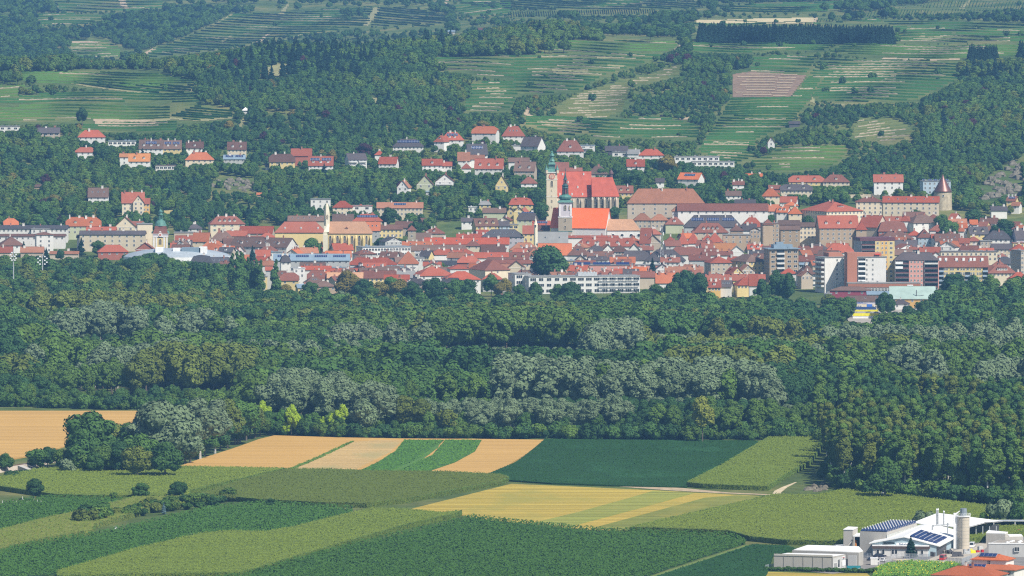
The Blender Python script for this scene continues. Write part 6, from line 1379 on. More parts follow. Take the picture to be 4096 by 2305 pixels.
for r_i in range(6):
    z = hh - 2.5 - r_i * 3.2
    for c in (.12, .68, .9): win(H['e'], W_ * c, 0, z, 2.3, 1.5, 'w')
    bb = MB(); bb.box(-2.6, -1.3, -1.0, 2.6, 0, .15, 0); bb.box(-2.6, -.04, .2, 2.6, .1, 2, 1); bb.build('balcony', [RAIL, GLASS], H['e'], (W_ * .38, 0, z)); 
    for c in (.2, .5, .8): win(H['e'], 0, 15 * c, z, 1.6, 1.5, 'x', 'l')
H = slab('low terracotta podium building with window band before the tower blocks', 760, 1925, 700, 8, 14, 'K', 'g', 'g', 2, 'shop', 'shop_building'); b = MB(); b.box(-.2, -.25, H['h'] - 2.4, H['W'] + .2, 0, H['h'] + .2); b.build('parapet', TC, H['e'])
for i in range(14): win(H['e'], H['W'] * (.3 + .045 * i), 0, H['h'] - 5, 1.2, 2.0)
b = MB(); b.box(-1.9, -.1, -.35, 1.9, 0, .35); b.build('sign_board', WHITE, H['e'], (H['W'] * .86, -.3, H['h'] - 1.1))
# the modern school, two long arms
def bandschool(label, x0, x1, ve, h, rot, D, nb, tile='D', wc='w', fl2=3):
    H = slab(label, x0, x1, ve, h, D, tile, wc, 'g', rot, 'school', 'school'); W_ = H['W']; 
    for r_i in range(fl2):
        z = H['h'] - 2.6 - r_i * 3.7
        for i in range(nb): win(H['e'], W_ * (i + .55) / nb, 0, z, W_ / nb * random.choice((.72, .55, .72)), 1.9, 'w')
        win(H['e'], 0, D * .35, z, 1.4, 1.6, 'x', 'l')
    return H
bandschool('pale modern school, left end block', 930, 1300, 1110, 12, 16, 16, 2)
H = bandschool('pale modern school, long front arm with bands of blue windows and scaffold', 1188, 3045, 1156, 11, 10, 17, 14, fl2=3)
b = MB(); b.box(H['W'] * .45, 3, H['h'] + .4, H['W'] * .62, 8, H['h'] + 2.6, 0)
for i in range(6): b.rev([(.5, H['h'] + 2.6), (.5, H['h'] + 3.1)], 8, H['W'] * (.46 + .028 * i), 5, 0)
b.build('ventilation_plant', METAL, H['e'])
b = MB()
for i in range(14):
    xq = H['W'] * (.63 + .36 * i / 13); b.bar((xq, -1.5, -1), (xq, -1.5, H['h'] + 1), .09)
for zq in (1, 3, 5, 7, 9, 11): b.bar((H['W'] * .63, -1.5, zq), (H['W'] * .99, -1.5, zq), .12); b.box(H['W'] * .63, -1.5, zq - .05, H['W'] * .99, -.7, zq)
b.build('scaffold', METAL, H['e'])
H = slab('terracotta flat building carrying a long row of tilted solar panels', 1870, 3360, 968, 9, 12, 'D', 'p', 'g', 0, 'hall', 'hall')
for i in range(11): 
    sb = MB(); sb.add([(-1.5,-1,0),(1.5,-1,0),(1.5,1,1.5),(-1.5,1,1.5),(1.5,1,0),(-1.5,1,0)], [(0,1,2,3),(0,3,5),(1,4,2),(3,2,4,5)], 0); sb.build('solar_panel', [SOLAR], H['e'], (H['W'] * (.09 + .046 * i) + (2 if i > 3 else 0) + (4 if i > 7 else 0), 3, H['h'] + .5))
for i in range(8): win(H['e'], H['W'] * (.05 + i * .11), 0, H['h'] - 3, 1.3, 1.4)

# the domed sports hall
t_, X_, Z_, sc2, Yt = anchor('sports_hall', 'low domed hall with silver grey roof and white curved front', 'hall', 705, 1040, 7, foot=30)
b = MB(); ra = X_(922); prof_ = [(1.0, -3), (1.0, Z_(1030)), (.99, Z_(1030) + .1), (.9, Z_(1018)), (.7, Z_(1008)), (.45, Z_(1001)), (.2, Z_(998)), (.02, Z_(997))]
n = 48; vv = []
for r_, z in prof_:
    for i in range(n): a = 2 * math.pi * i / n; vv.append((r_ * ra * math.cos(a), r_ * ra * .55 * math.sin(a) + ra * .5, z))
ff = [(j*n + i, j*n + (i+1) % n, (j+1)*n + (i+1) % n, (j+1)*n + i) for j in range(len(prof_)-1) for i in range(n)]
ob('dome_roof', newmesh('dome_roof', vv, [f for f in ff if f[0] >= n], [plain('hall_roof', (.42, .47, .5), .4, .5, .3)], smooth=True), t_); ob('front_wall', newmesh('front_wall', vv, [f for f in ff if f[0] < n], [WHITE]), t_)
for x0, x1, y0, y1, m_ in ((620, 650, 992, 1003, WHITE), (725, 800, 993, 1016, MC['roof_m']), (795, 826, 990, 1015, WHITE), (690, 718, 995, 1010, WHITE)):
    b = MB(); b.box(X_(x0), 5, Z_(y1) - 2, X_(x1), 14, Z_(y0)); b.build('roof_box', m_, t_)

# station area at the right: green roofed hall, blue doored depot, petrol station, poles, cars
asph = plain('asphalt_pale', (.34, .31, .27), .95, .1, 0, .12, .2); qd = [(3200+x/4, 960+y/4) for x, y in ((760,1085),(1640,1075),(2120,1060),(2600,1100),(2600,1400),(1500,1400),(760,1300))]
drape(RS, qd, asph, None, 'yard', .15, 3900); OPEN.pop()
N = house(3200+1440/4, 3200+2190/4, 960+935/4, 960+742/4, 'g', 'o', 'v', 6, -3, 26, 1, 5, 'c0', 'ochre goods hall under a huge pale green metal roof', None, 'hall', 'hall')
N = house(3200+760/4, 3200+1345/4, 960+972/4, 960+892/4, 'g', 'c', 'n', 6, -3, 14, 0, 0, 'c0 k3', 'cream depot with blue doors and dark brown roof beside the yellow canopy', None, 'hall', 'depot')
for c in (.08, .62): b = MB(); b.box(-1.7, -.1, 0, 1.7, .1, 3.6); b.build('door', BLUEP, N['e'], (N['W'] * c, 0, .2))
for c in (.25, .31, .37, .72, .8, .87, .93): win(N['e'], N['W'] * c, 0, 1.6, 1, 1.4)
face(N, WM('l'), 0, N['W'] * .99, N['h'] - 2.2, N['h'] - .4, .06, 'sign_board'); marks(N['e'], N['W'] * .36, -.12, N['h'] - 1.3, 4, .45, BLUEP, 8); marks(N['e'], N['W'] * .36, -.12, N['h'] - 1.8, 9, .2, BLUEP, 22)
t_, X_, Z_, sc2, Yt = anchor('filling_station', 'filling station with bright yellow canopy bands and small solar roof', 'filling station', 3200+1065/4, 960+1130/4, 4.5, foot=14)
YB = plain('canopy_yellow', (.78, .70, .02), .6); X = lambda x: X_(3200 + x/4)
b = MB(); b.box(X(880), 0, 3.9, X(1250), 9, 4.9, 0); b.box(X(890), .2, 4.9, X(1230), 8.8, 5.0, 1)
b.build('canopy', [YB, METAL], t_)
b = MB(); b.add([(X(880), 1, 5.1), (X(1230), 1, 5.1), (X(1215), 7, 6.4), (X(870), 7, 6.4)], [(0,1,2,3)]); b.build('solar_roof', SOLAR, t_)
for x in (900, 1060, 1230): b = MB(); b.rev([(.2, -1), (.2, 3.9)], 8, X(x), 2); b.build('post', METAL, t_)
b = MB(); b.box(X(835), -8, -.5, X(1270), -7.6, 1.6, 1); b.box(X(835), -8.2, 1.6, X(1270), -7.5, 3.2, 0); b.build('front_fence_band', [YB, WHITE], t_)
def car(label, u, v, col, ry=0, L_=4.4, van=False, cat='car', ymin=2500):
    g_ = ground(u, v, 0, ymin); e = ob('van' if van else 'parked_car', None, None, g_, R(ry)); tag(e, label, 'van' if van else cat)
    h1, h2 = (1.1, 2.1) if van else (.82, 1.42); b = MB(); w = .88; l = L_ / 2
    pr = [(-l, .3), (-l, h1 - .05), (-l * .92, h1), (-l * .78 if not van else -l * .95, h1), (-l * .5 if not van else -l * .9, h2), (l * .2 if not van else l * .45, h2), (l * .52 if not van else l * .7, h1), (l * .95, h1 - .1), (l, h1 - .3), (l, .3)]
    n = len(pr); b.add([(x, -w, z) for x, z in pr] + [(x, w, z) for x, z in pr], [tuple(range(n))[::-1], tuple(range(n, 2 * n))] + [(i, (i+1) % n, n + (i+1) % n, n + i) for i in range(n)]); b.build('body', col, e)
    b = MB()
    for s_ in (-1, 1): b.add([(x, s_ * (w + .01), z) for x, z in ((pr[3][0] + .15, h1 + .03), (pr[4][0] + .1, h2 - .1), (pr[5][0] - .05, h2 - .1), (pr[6][0] - .15, h1 + .03))], [(0,1,2,3)])
    b.add([(pr[6][0] + .02, -w * .85, h1 + .06), (pr[6][0] + .02, w * .85, h1 + .06), (pr[5][0] + .04, w * .8, h2 - .05), (pr[5][0] + .04, -w * .8, h2 - .05)], [(0,1,2,3)]); b.add([(pr[3][0] - .02, -w * .85, h1 + .06), (pr[3][0] - .02, w * .85, h1 + .06), (pr[4][0] - .04, w * .8, h2 - .05), (pr[4][0] - .04, -w * .8, h2 - .05)], [(0,1,2,3)]); b.build('car_window', GLASS, e)
    for sx in (-.62, .62):
        for s_ in (-1, 1): b = MB(); b.rev([(.33, -.1), (.33, .1)], 12); o = b.build('wheel', DKM, e, (l * sx, s_ * (w - .02), .33)); o.rotation_euler = (R(90), 0, 0)
    return e
PW = plain('car_white', (.8, .8, .8), .25, .5); PG = plain('car_silver', (.4, .42, .44), .3, .6, .5); PB = plain('car_dark', (.02, .025, .05), .25, .6); PR = plain('car_red', (.45, .03, .03), .3, .5)
car('white car parked before the ochre goods hall', 3200+1870/4, 960+1118/4, PW); car('dark car under the yellow canopy', 3200+1230/4, 960+1182/4, PB); car('silver car under the yellow canopy', 3200+1110/4, 960+1178/4, PG); car('grey van left of the yellow canopy', 3200+850/4, 960+1148/4, PG, 10, 4.8, True)
def pole(label, u, v0, v1, r_=.22, name='mast', mat=None, arm=None, Y=None, cat='mast'):
    """upright post between photo points (u, v1 foot) and (u, v0 top)"""
    Y = Y or hit(u, v1, 0, 2500); z1 = zof(v1, Y); z0 = zof(v0, Y); x = xof(u, Y, z1); e = ob(name, None, None, (x, Y, z1)); tag(e, label, cat)
    b = MB(); b.rev([(r_, -1), (r_ * .7, z0 - z1)], 8); b.build('post', mat or METAL, e)
    if arm: b = MB(); b.bar((0, 0, (z0 - z1) * arm[1]), (arm[0], 0, (z0 - z1) * arm[1]), .16); b.bar((0, 0, (z0 - z1) * (arm[1] - .08)), (arm[0] * .8, 0, (z0 - z1) * arm[1] - .1), .1); b.build('arm', mat or METAL, e)
    return e, z0 - z1
pole('dark railway mast with cantilever arm before the green roofed hall', 3200+1861/4, 960+800/4, 960+1085/4, .35, 'railway_mast', DKM, (4.8, .7))
pole('thin railway mast between the two tower blocks', 3200+1520/4, 960+350/4, 960+770/4, .22, 'railway_mast', DKM); pole('railway mast beside the magenta shed', 3200+390/4, 960+540/4, 960+900/4, .22, 'railway_mast', DKM); pole('railway mast before the cream yellow block', 3452+1688/4, 800+1120/4, 800+1330/4, .25, 'railway_mast', DKM, (3, .95))
pole('street lamp before the magenta shed', 3200+668/4, 960+795/4, 960+900/4, .12, 'street_lamp', METAL, (1.2, .99), cat='street lamp'); pole('street lamp left of the depot', 3200+550/4, 960+960/4, 960+1090/4, .12, 'street_lamp', METAL, (1.2, .99), cat='street lamp'); pole('thin mast among trees in the park', 1200+1437/4, 820+1230/4, 820+1415/4, .1); pole('railway mast right of the two tone row', 2400+2070/4, 820+1160/4, 820+1300/4, .18, 'railway_mast', DKM, (-2, .9))
# lattice mast
t_, X_, Z_, sc2, Yt = anchor('lattice_mast', 'tall steel lattice radio mast rising from the middle of town', 'mast', 2400+990/4, 820+345/4, 52, Y=hit(2647, 1075, 2), foot=2)
b = MB(); top = Z_(820+345/4); w_ = 1.0
for s in ((-1,-1),(1,-1),(1,1),(-1,1)): b.bar((s[0]*w_, s[1]*w_, 0), (s[0]*w_*.55, s[1]*w_*.55, top), .22)
k2 = 0
while k2 * 2.0 < top - 2:
    f0, f1 = 1 - .45 * k2 * 2 / top, 1 - .45 * (k2 + 1) * 2 / top
    for a, c in (((-1,-1),(1,-1)), ((1,-1),(1,1)), ((-1,-1),(-1,1))): b.bar((a[0]*w_*f0, a[1]*w_*f0, k2*2), (c[0]*w_*f1, c[1]*w_*f1, k2*2+2), .12)
    k2 += 1
b.build('lattice', METAL, t_); b = MB()
for i, s_ in ((0,-1),(1,1),(2,-1),(3,1)): b.box(s_*1.1-.25, -.6, top - 3 - i * 3, s_*1.1+.25, -.2, top - .8 - i * 3)
b.build('antenna', WHITE, t_)
# floodlight masts
for label, u, v0, vm, vb, sp in (('floodlight mast with crowded lamp cluster at the far left', 54, 1006, 1037, 1110, 16), ('floodlight mast with two rows of lamps beside the first', 170, 1022, 1058, 1075, 26)):
    e, hh = pole(label, u, v0 - 5, vb, .35, 'floodlight_mast', METAL, Y=4370, cat='floodlight')
    for i in range(10):
        b = MB(); b.box(-.5, -.3, -.4, .5, .3, .4, 0); b.box(-.42, -.34, -.32, .42, -.3, .32, 1); cx_ = ((i % 2) * 2 - 1) * sp * .16 * (.35 + .3 * ((i // 2) % 2)); b.build('lamp', [METAL, WHITE], e, (cx_, -.4, hh - 1.5 - (i // 2) * 1.15))
# banners by the sports ground
for s_, x0, x1, y0, y1, t2, c_, lab in (('NKAUTEN', 2085, 2262, 1385, 1420, 'A', 'r', 'white banner with red lettering in the park'), ('KONZEPT-H', 312, 580, 1378, 1416, 'B', 'd', 'white banner with dark lettering in the park')):
    tl = TILE[t2]; u = tl[0] + (x0 + x1) / 8; v = tl[1] + y0 / 4; t_, X_, Z_, sc2, Yt = anchor('banner', lab, 'banner', u, v, 6, foot=6); w_ = (x1 - x0) / 4 * sc2; hh = (y1 - y0) / 4 * sc2; z0 = Z_(v)
    b = MB(); b.box(-w_/2, -.1, z0 - hh, w_/2, .1, z0); b.build('panel', WHITE, t_); text(t_, s_, 0, -.15, z0 - hh / 2, hh * .8, PR if c_ == 'r' else PB)
    for s2 in (-1, 1): b = MB(); b.rev([(.12, -1), (.12, z0)], 6); b.build('post', METAL, t_, (s2 * w_ / 2, .2, 0))
# vineyard pavilion on the left hill, far farmhouse
t_, X_, Z_, sc2, Yt = anchor('pavilion', 'small white garden pavilion with pale pyramid roof in the left vineyards', 'pavilion', PP(1780, 75)[0], PP(1780, 75)[1], 3.2, foot=5)
b = MB(); square(b, [(2.4, -1), (2.4, 3.1)]); b.build('wall', WM('w'), t_); b = MB(); square(b, [(3.2, 3.0), (.1, 5.6)]); b.build('roof', WM('w'), t_)
hq = H1(2395, 150); house(hq[0], hq[0] + 50, hq[1], hq[1] - 8, 'g', 'w', 'p', 5, 0, 10, 1, 3, 'c1', 'white farmhouse alone in the far woods', None, 'farmhouse', 'farmhouse')
hq = H1(2255, 160); house(hq[0], hq[0] + 26, hq[1], hq[1] - 6, 's', 'g', 'm', 3, 0, 8, 0, 0, 'c0', 'shed with blue solar roof in the far woods', None, 'shed', 'shed')
hq = H2(1395, 622); house(hq[0], hq[0] + 42, hq[1], hq[1] - 9, 'g', 'k', 'd', 3, 0, 8, 0, 0, 'c0', 'black hut under trees in the vineyard slope', None, 'hut', 'hut')
for x, y, c in ((1640, 485, 0), (1690, 487, 1), (1775, 487, 2), (1908, 553, 3)):
    u, v = PP(x, y); g_ = ground(u, v); b = MB(); b.add([(-2.2, -1, .3), (2, -1.1, .2), (2.2, 1.5, 1.2), (-1.5, 1.7, 1.6), (0, .3, .7)], [(0,1,4),(1,2,4),(2,3,4),(3,0,4)]); o = b.build('tarpaulin', plain('tarp', (.04, .36, .33), .6), None, g_); FOOT.append((g_[0], g_[1]-4, 5)); tag(o, 'turquoise tarpaulin on the garden slope, %s' % ('leftmost', 'second from left', 'third from left', 'rightmost, lowest')[c], 'tarpaulin')
# quarry face at the right edge and small outcrops
def rock(label, reg, pp, n, sz, seed, ymin=5000, name='rock_face'):
    rg = random.Random(seed); b = MB(); poly = [reg(*p) for p in pp]; OPEN.append(poly); us = [p[0] for p in poly]; vs_ = [p[1] for p in poly]; k2 = 0
    while k2 < n:
        u, v = rg.uniform(min(us), max(us)), rg.uniform(min(vs_), max(vs_))
        if not inpoly([u], [v], poly)[0]: continue
        g_ = ground(u, v, 0, ymin); k2 += 1
        if not g_: continue
        s_ = sz * rg.uniform(.5, 1.4); base = len(b.v); pr_ = [(1, -.6), (1.05, .2), (.7, .8), (.2, 1.05)]
        for r_, z in pr_:
            for i in range(6): a = i * math.pi / 3 + rg.uniform(-.3, .3); q2 = rg.uniform(.75, 1.25); b.v.append((g_[0] + r_ * s_ * q2 * math.cos(a), g_[1] + r_ * s_ * q2 * math.sin(a), g_[2] + z * s_ * .8 * rg.uniform(.8, 1.2)))
        for j in range(3):
            for i in range(6): b.f.append((base + j*6 + i, base + j*6 + (i+1) % 6, base + (j+1)*6 + (i+1) % 6, base + (j+1)*6 + i)); b.m.append(0)
        b.f.append(tuple(base + 18 + i for i in range(6))); b.m.append(0)
    tag(b.build(name, ROCK), label, 'rock', None, 'stuff')
ROCK = plain('rock', (.16, .145, .11), .95, .1, 0, .4, .6)
rock('grey brown quarry face at the right edge', TP, [(1850,370),(1920,290),(2010,200),(2130,130),(2290,90),(2290,380),(2110,370),(2000,430),(1900,400)], 75, 3.0, 3)
rock('rock outcrop on the slope below the tarpaulins', PP, [(1500,600),(1560,585),(1700,580),(1850,600),(1860,680),(1760,660),(1600,650),(1530,630)], 45, 2.2, 4)
rock('small rock outcrop above the left park', PP, [(1290,600),(1340,600),(1360,680),(1310,670)], 14, 2.2, 5)
rock('broken white rocks at the forest edge beside the track', R6, [(500,258),(600,225),(700,205),(730,225),(700,262),(600,285)], 26, 1.2, 6, 2500); OPEN.pop()

# turreted villa on the left slope
N = house(877/1.8127, 1045/1.8127, 400+742/1.8127, 400+668/1.8127, 'g', 'c', 'r', 12, 4, 12, 3, 4, 'c3 L2', 'tall cream and ochre villa with steep red roofs and white gable on the left slope', None, 'villa', 'villa')
g2 = house(965/1.8127, 1045/1.8127, 400+738/1.8127, 400+690/1.8127, 'G', 'c', 'r', 12, 4, 4, 3, 2, 'c0', 'x', None, 'villa', 'villa'); g2['e'].location.y = N['e'].location.y - 1.5; merge(N['e'], g2['e'])
g2 = house(1036/1.8127, 1083/1.8127, 400+750/1.8127, 400+712/1.8127, 'g', 'o', 'r', 11, 0, 9, 2, 2, 'c0', 'x', None, 'villa', 'villa'); g2['e'].location.y = N['e'].location.y + 1; merge(N['e'], g2['e'])
# small houses tucked between the larger ones
dx = np.array([d[0] for d in DONE]); dv = np.array([d[1] for d in DONE]); nf_ = 0; seen = set()
RN = {'r': 'red', 'o': 'orange', 'b': 'rust brown', 'n': 'dark brown', 't': 'salmon', 'p': 'plum', 'd': 'slate'}
TB_ = [(0, 960, 1020), (600, 950, 1060), (1000, 960, 1120), (1500, 960, 1140), (2000, 960, 1130), (2500, 930, 1120), (3000, 930, 1120), (3500, 930, 1090), (4096, 880, 1090)]
for k2 in range(9000):
    if nf_ >= 130: break
    u = random.uniform(700, 4090); va = np.interp(u, [q[0] for q in TB_], [q[1] for q in TB_]); vb = np.interp(u, [q[0] for q in TB_], [q[2] for q in TB_]); v = random.uniform(va, vb); h = random.uniform(7, 9.5); Y = hit(u, v, h, 4300)
    if Y is None: continue
    x = xof(u, Y, h); w = random.uniform(9, 17); fx_ = np.array([(f[0], f[1], f[2]) for f in FOOT]); r_ = w * .5 + 1.5; cy_ = Y + 5
    if np.any((fx_[:, 0] - x) ** 2 + (fx_[:, 1] - cy_) ** 2 < (fx_[:, 2] * .8 + r_ * .8) ** 2): continue
    i = int(np.argmin((dx - u) ** 2 + (dv - v) ** 2 * 2)); rc = random.choice('rrroobbbnntppd'); near = ' '.join(DONE[i][2].split(',')[0].split()[:9]); lab = 'small %s roof %s %s' % (RN[rc], 'above' if v < dv[i] else 'below', near)
    if lab in seen: continue
    seen.add(lab); sc_ = Y / F; hw2 = w / 2 / sc_
    if house(u - hw2, u + hw2, v, v - random.uniform(14, 24), random.choice('gghGg'), random.choice('wwccybgt'), rc, h, random.choice((0, 0, 12, -12, 25, -20)), random.uniform(9, 11), 1, random.randint(2, 4), random.choice(('c1', 'c2', 'c2 d1', 'c1 k2')), lab, None, 'small house'): nf_ += 1
print('infill', nf_)
# ------------------------------------------------------------------ concrete works at the lower right
W1 = pz((3060, 2040, 4.6)); W2 = pz((3540, 2010, 4.633))
CONC = plaster('precast_concrete', (.50, .48, .44)); PANEL = plaster('light_panel', (.55, .55, .54)); ROOFW = plain('white_roof', (.74, .74, .72), .6, .3, 0, .06, .1); BLP = plaster('pale_blue_cladding', (.40, .52, .58))
YARD = plain('yard_asphalt', (.21, .20, .19), .95, .15, 0, .18, .15); YARDP = plain('yard_pale', (.40, .36, .30), .95, .15, 0, .18, .2)
tag(ob('yard', newmesh('yard', [(*p, .12) for p in gpoly(R6, [(780,1050),(1000,1022),(1190,985),(1500,945),(1990,965),(2100,1010),(2800,1120),(2800,640),(2120,560),(1500,620),(860,770),(560,830),(240,1000),(240,1035)])], [tuple(range(13))], [YARD])), kind='structure')
tag(ob('yard', newmesh('yard', [(*p, .16) for p in gpoly(R6, [(1250,905),(1500,915),(1660,925),(1760,880),(2140,770),(2220,740),(2230,800),(2060,940),(1990,955),(1500,938)])], [tuple(range(10))], [YARDP])), kind='structure')
def wk(name, label, cat, u, v, rot=0):
    g_ = ground(u, v, 0, 2400); e = ob(name, None, None, g_, R(rot)); tag(e, label, cat); return e, g_
def sclr(g_): return (g_[1] * CT + CZ * ST) / F
def poly_solid(b, pts_g, h0, h1, m=0):
    """prism from ground points (world xy relative) with per-corner heights"""
    n = len(pts_g); base = len(b.v); h1 = h1 if hasattr(h1, '__len__') else [h1] * n
    b.v += [(p[0], p[1], h0) for p in pts_g] + [(p[0], p[1], h) for p, h in zip(pts_g, h1)]
    b.f += [tuple(base + n + i for i in range(n)), tuple(base + n - 1 - i for i in range(n))]; b.m += [m + 1, m]
    for i in range(n): b.f.append((base + i, base + (i+1) % n, base + n + (i+1) % n, base + n + i)); b.m.append(m)
def plan(origin, pts): return [(p[0] - origin[0], p[1] - origin[1]) for p in pts]
# front hall (grey panels): long left wall, short office gable at right
e, g0 = wk('workshop_hall', 'low precast concrete hall with white roof and tall wall panels, nearest in the works', 'hall', *W1(1240, 1130))
a = ground(*W1(165, 1105), 0, 2400); ang = math.atan2(a[1] - g0[1], a[0] - g0[0]); Ln = math.hypot(a[0] - g0[0], a[1] - g0[1])
A_ = (0, 0); B_ = (a[0] - g0[0], a[1] - g0[1]); c = ground(*W1(1500, 1105), 0, 2400); C2 = (c[0] - g0[0], c[1] - g0[1] + 9); D2 = (B_[0] + C2[0], B_[1] + C2[1])
sc = sclr(g0); hA = (1130 - 858) / 4.6 * sc; 
b = MB(); poly_solid(b, [B_, A_, C2, D2], -.5, [hA, hA, hA * .93, hA * .93]); b.build('wall', [CONC, ROOFW], e)
for i in range(7):
    f_ = i / 6; b = MB(); b.box(-.06, -.12, 0, .06, .05, hA + .35, 0); b.build('panel_joint', plain('joint_dark', (.2, .2, .19), .9), e, (B_[0] * f_, B_[1] * f_, 0), math.atan2(-B_[1], -B_[0]))
b = MB(); L2 = Ln; b.box(0, -.2, hA - .1, L2, .25, hA + .55); b.build('parapet', CONC, e, (B_[0], B_[1], 0), math.atan2(-B_[1], -B_[0]))
lr = math.hypot(*C2); ar = math.atan2(C2[1], C2[0]); fr = ob('office_front', None, e, (0, 0, 0), ar)
b = MB(); b.box(.4, -.12, 0, lr - .2, -.02, hA * .85); bo = b.build('office_front', PANEL, e, (0, 0, 0), ar); bpy.data.objects.remove(fr)
for x_, w_, z_, h_ in ((.12, .05, .8, 2.0), (.2, .05, .8, 2.0), (.28, .05, .8, 2.0), (.45, .16, .9, 2.9), (.68, .04, .3, 2.4)): o = ob('window', win_mesh(lr * w_, h_ , 'p'), bo, (lr * x_, -.14, z_))
b = MB(); b.box(lr * .72, -.3, 1.0, lr * .96, -.12, 2.9); b.build('roller_door', WHITE, bo); b = MB(); b.box(lr * .7, -.25, hA * .64, lr * .9, -.13, hA * .8); b.build('sign_board', WHITE, bo); marks(bo, lr * .8, -.32, hA * .75, lr * .15, .4, PR, 7); marks(bo, lr * .8, -.32, hA * .68, lr * .15, .25, DKM, 9)
# rear annex hall
e, g0 = wk('workshop_hall', 'second low concrete hall with grey roller gate, behind the front hall', 'hall', *W1(1510, 1030)); sc = sclr(g0); hA = 250 / 4.6 * sc
wA = 310 / 4.6 * sc; b = MB(); b.prism([(0, 0), (wA * .68, -1.5), (wA, 4), (wA * .9, 24), (-wA * 2.2, 30), (-wA * 3.2, 9)], -.5, hA); b.build('wall', CONC, e); b = MB(); b.prism([(.2, .3), (wA * .67, -1.1), (wA * .97, 4.2), (wA * .88, 23.6), (-wA * 2.15, 29.6), (-wA * 3.1, 9.2)], hA, hA + .25); b.build('roof', ROOFW, e)
b = MB(); b.box(.4, -.4, 0, wA * .6, -.1, hA * .8); b.build('roller_gate', PANEL, e, (0, -.5, 0), math.atan2(-1.5, wA * .68))
# teal skip, meter house, slab
e, g0 = wk('skip_container', 'open teal waste container beside the front hall', 'container', *W1(1505, 1112)); sc = sclr(g0); w_ = 255 / 4.6 * sc; h_ = 1.5
TEAL = plain('teal_paint', (.03, .22, .26), .5); b = MB()
for q in ((0,0,w_,.1), (0,2.4,w_,2.5), (0,0,.1,2.5), (w_-.1,0,w_,2.5)): b.box(q[0], q[1], .1, q[2], q[3], h_)
b.box(0, 0, .05, w_, 2.5, .15); b.build('body', TEAL, e); b = MB(); b.box(w_ * .85, -.1, .5, w_ * .93, 0, .85); b.build('lid', WHITE, e)
e, g0 = wk('meter_house', 'small cream meter house with flat roof on the yard', 'shed', *W1(1945, 1020)); b = MB(); b.box(0, 0, 0, 2.6, 2.2, 2.5, 0); b.box(-.15, -.15, 2.5, 2.75, 2.35, 2.75, 1); b.box(2.6, .2, 0, 3.3, 1.6, 1.6, 0); b.build('body', [WM('w'), WHITE], e); b = MB(); b.box(2.7, .12, .3, 3.2, .2, 1.3); b.build('door', plain('grille_grey', (.3, .3, .3)), e)
car('dark car with black roof parked beside the cream meter house', *W1(1985, 935), PB, 20); car('dark pickup behind the mesh gate of the works', *W1(2110, 870), PB, 25, 5); car('white car half behind the grey gate panel', *W1(2185, 950), PW, 60, 4); car('white truck cab beside the tall panel block', *W1(1390, 745), PW, 30, 5.5, True); car('white flatbed truck near the silo foot', *W2(1620, 835), PW, 80, 6, True); car('small red nosed flatbed truck at the works gate', *W2(1080, 1070), PR, 75, 6.5, True)
def fence(label, p0, p1, h, name='mesh_fence', mat=None, posts=8):
    a = ground(*p0, 0, 2400); c = ground(*p1, 0, 2400); l = math.hypot(c[0]-a[0], c[1]-a[1]); e = ob(name, None, None, a, math.atan2(c[1]-a[1], c[0]-a[0])); tag(e, label, 'fence')
    b = MB()
    for i in range(posts + 1): b.bar((l*i/posts, 0, 0), (l*i/posts, 0, h), .09)
    b.bar((0,0,h), (l,0,h), .07); b.bar((0,0,.15), (l,0,.15), .05); b.build('post_row', METAL, e); b = MB(); n = int(l / .35)
    for i in range(n): b.box(l*i/n, -.01, .15, l*i/n + .16, .01, h - .05)
    b.build('mesh_panel', mat or plain('mesh_grey', (.30, .34, .38), .6), e)
fence('grey mesh fence along the yard behind the front halls', W1(1240, 760), W1(1950, 900), 1.9, posts=12); fence('solid grey sliding gate panel', W1(2215, 975), W1(2330, 940), 2.0, 'sliding_gate', PANEL, 3); fence('mesh fence in front of the blue spruce', W2(360, 1045), W2(830, 1060), 2.0, posts=10); fence('grey mesh fence around the stacked steel', W2(1130, 1130), W2(1430, 1150), 2.2, posts=8); fence('grey mesh fence right of the stacked steel', W2(1430, 1150), W2(1610, 1080), 2.2, posts=5); fence('short fence left of the front hall', W1(5, 1110), W1(160, 1080), 1.9, posts=5); fence('wire fence with thin posts before the office wall', W1(2330, 900), W2(330, 1030), 1.7, posts=9, mat=plain('wire', (.5, .5, .5), .5))
# tall panel block with open bay and the solar hall behind
e, g0 = wk('production_hall', 'tall white panel block with open bay and long solar roof', 'hall', *W1(1610, 715)); sc = sclr(g0); hT = (715 - 372) / 4.6 * sc
wl_ = 165 / 4.6 * sc; b = MB(); b.prism([(-wl_, 1), (0, 0), (wl_ * .75, 12), (-wl_ * .3, 14)], -.3, hT); b.build('tower_block', CONC, e); b = MB(); b.prism([(-wl_-.15, .8), (.15, -.2), (wl_ * .75 + .1, 12), (-wl_ * .3, 14.2)], hT, hT + .25); b.build('tower_roof', ROOFW, e)
wb = 470 / 4.6 * sc; hB = (715 - 495) / 4.6 * sc; b = MB(); b.prism([(.2, 0), (wb, -2), (wb + 2.6, 10), (wl_ * .75, 12)], hB, hB + .5); b.build('bay_roof', ROOFW, e)
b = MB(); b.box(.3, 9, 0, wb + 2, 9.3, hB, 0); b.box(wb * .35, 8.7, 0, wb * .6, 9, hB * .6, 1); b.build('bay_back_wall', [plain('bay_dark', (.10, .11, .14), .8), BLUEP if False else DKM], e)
for x in (.3, wb - .5): b = MB(); b.box(x, -1.2, 0, x + .5, -.6, hB); b.build('column', CONC, e)
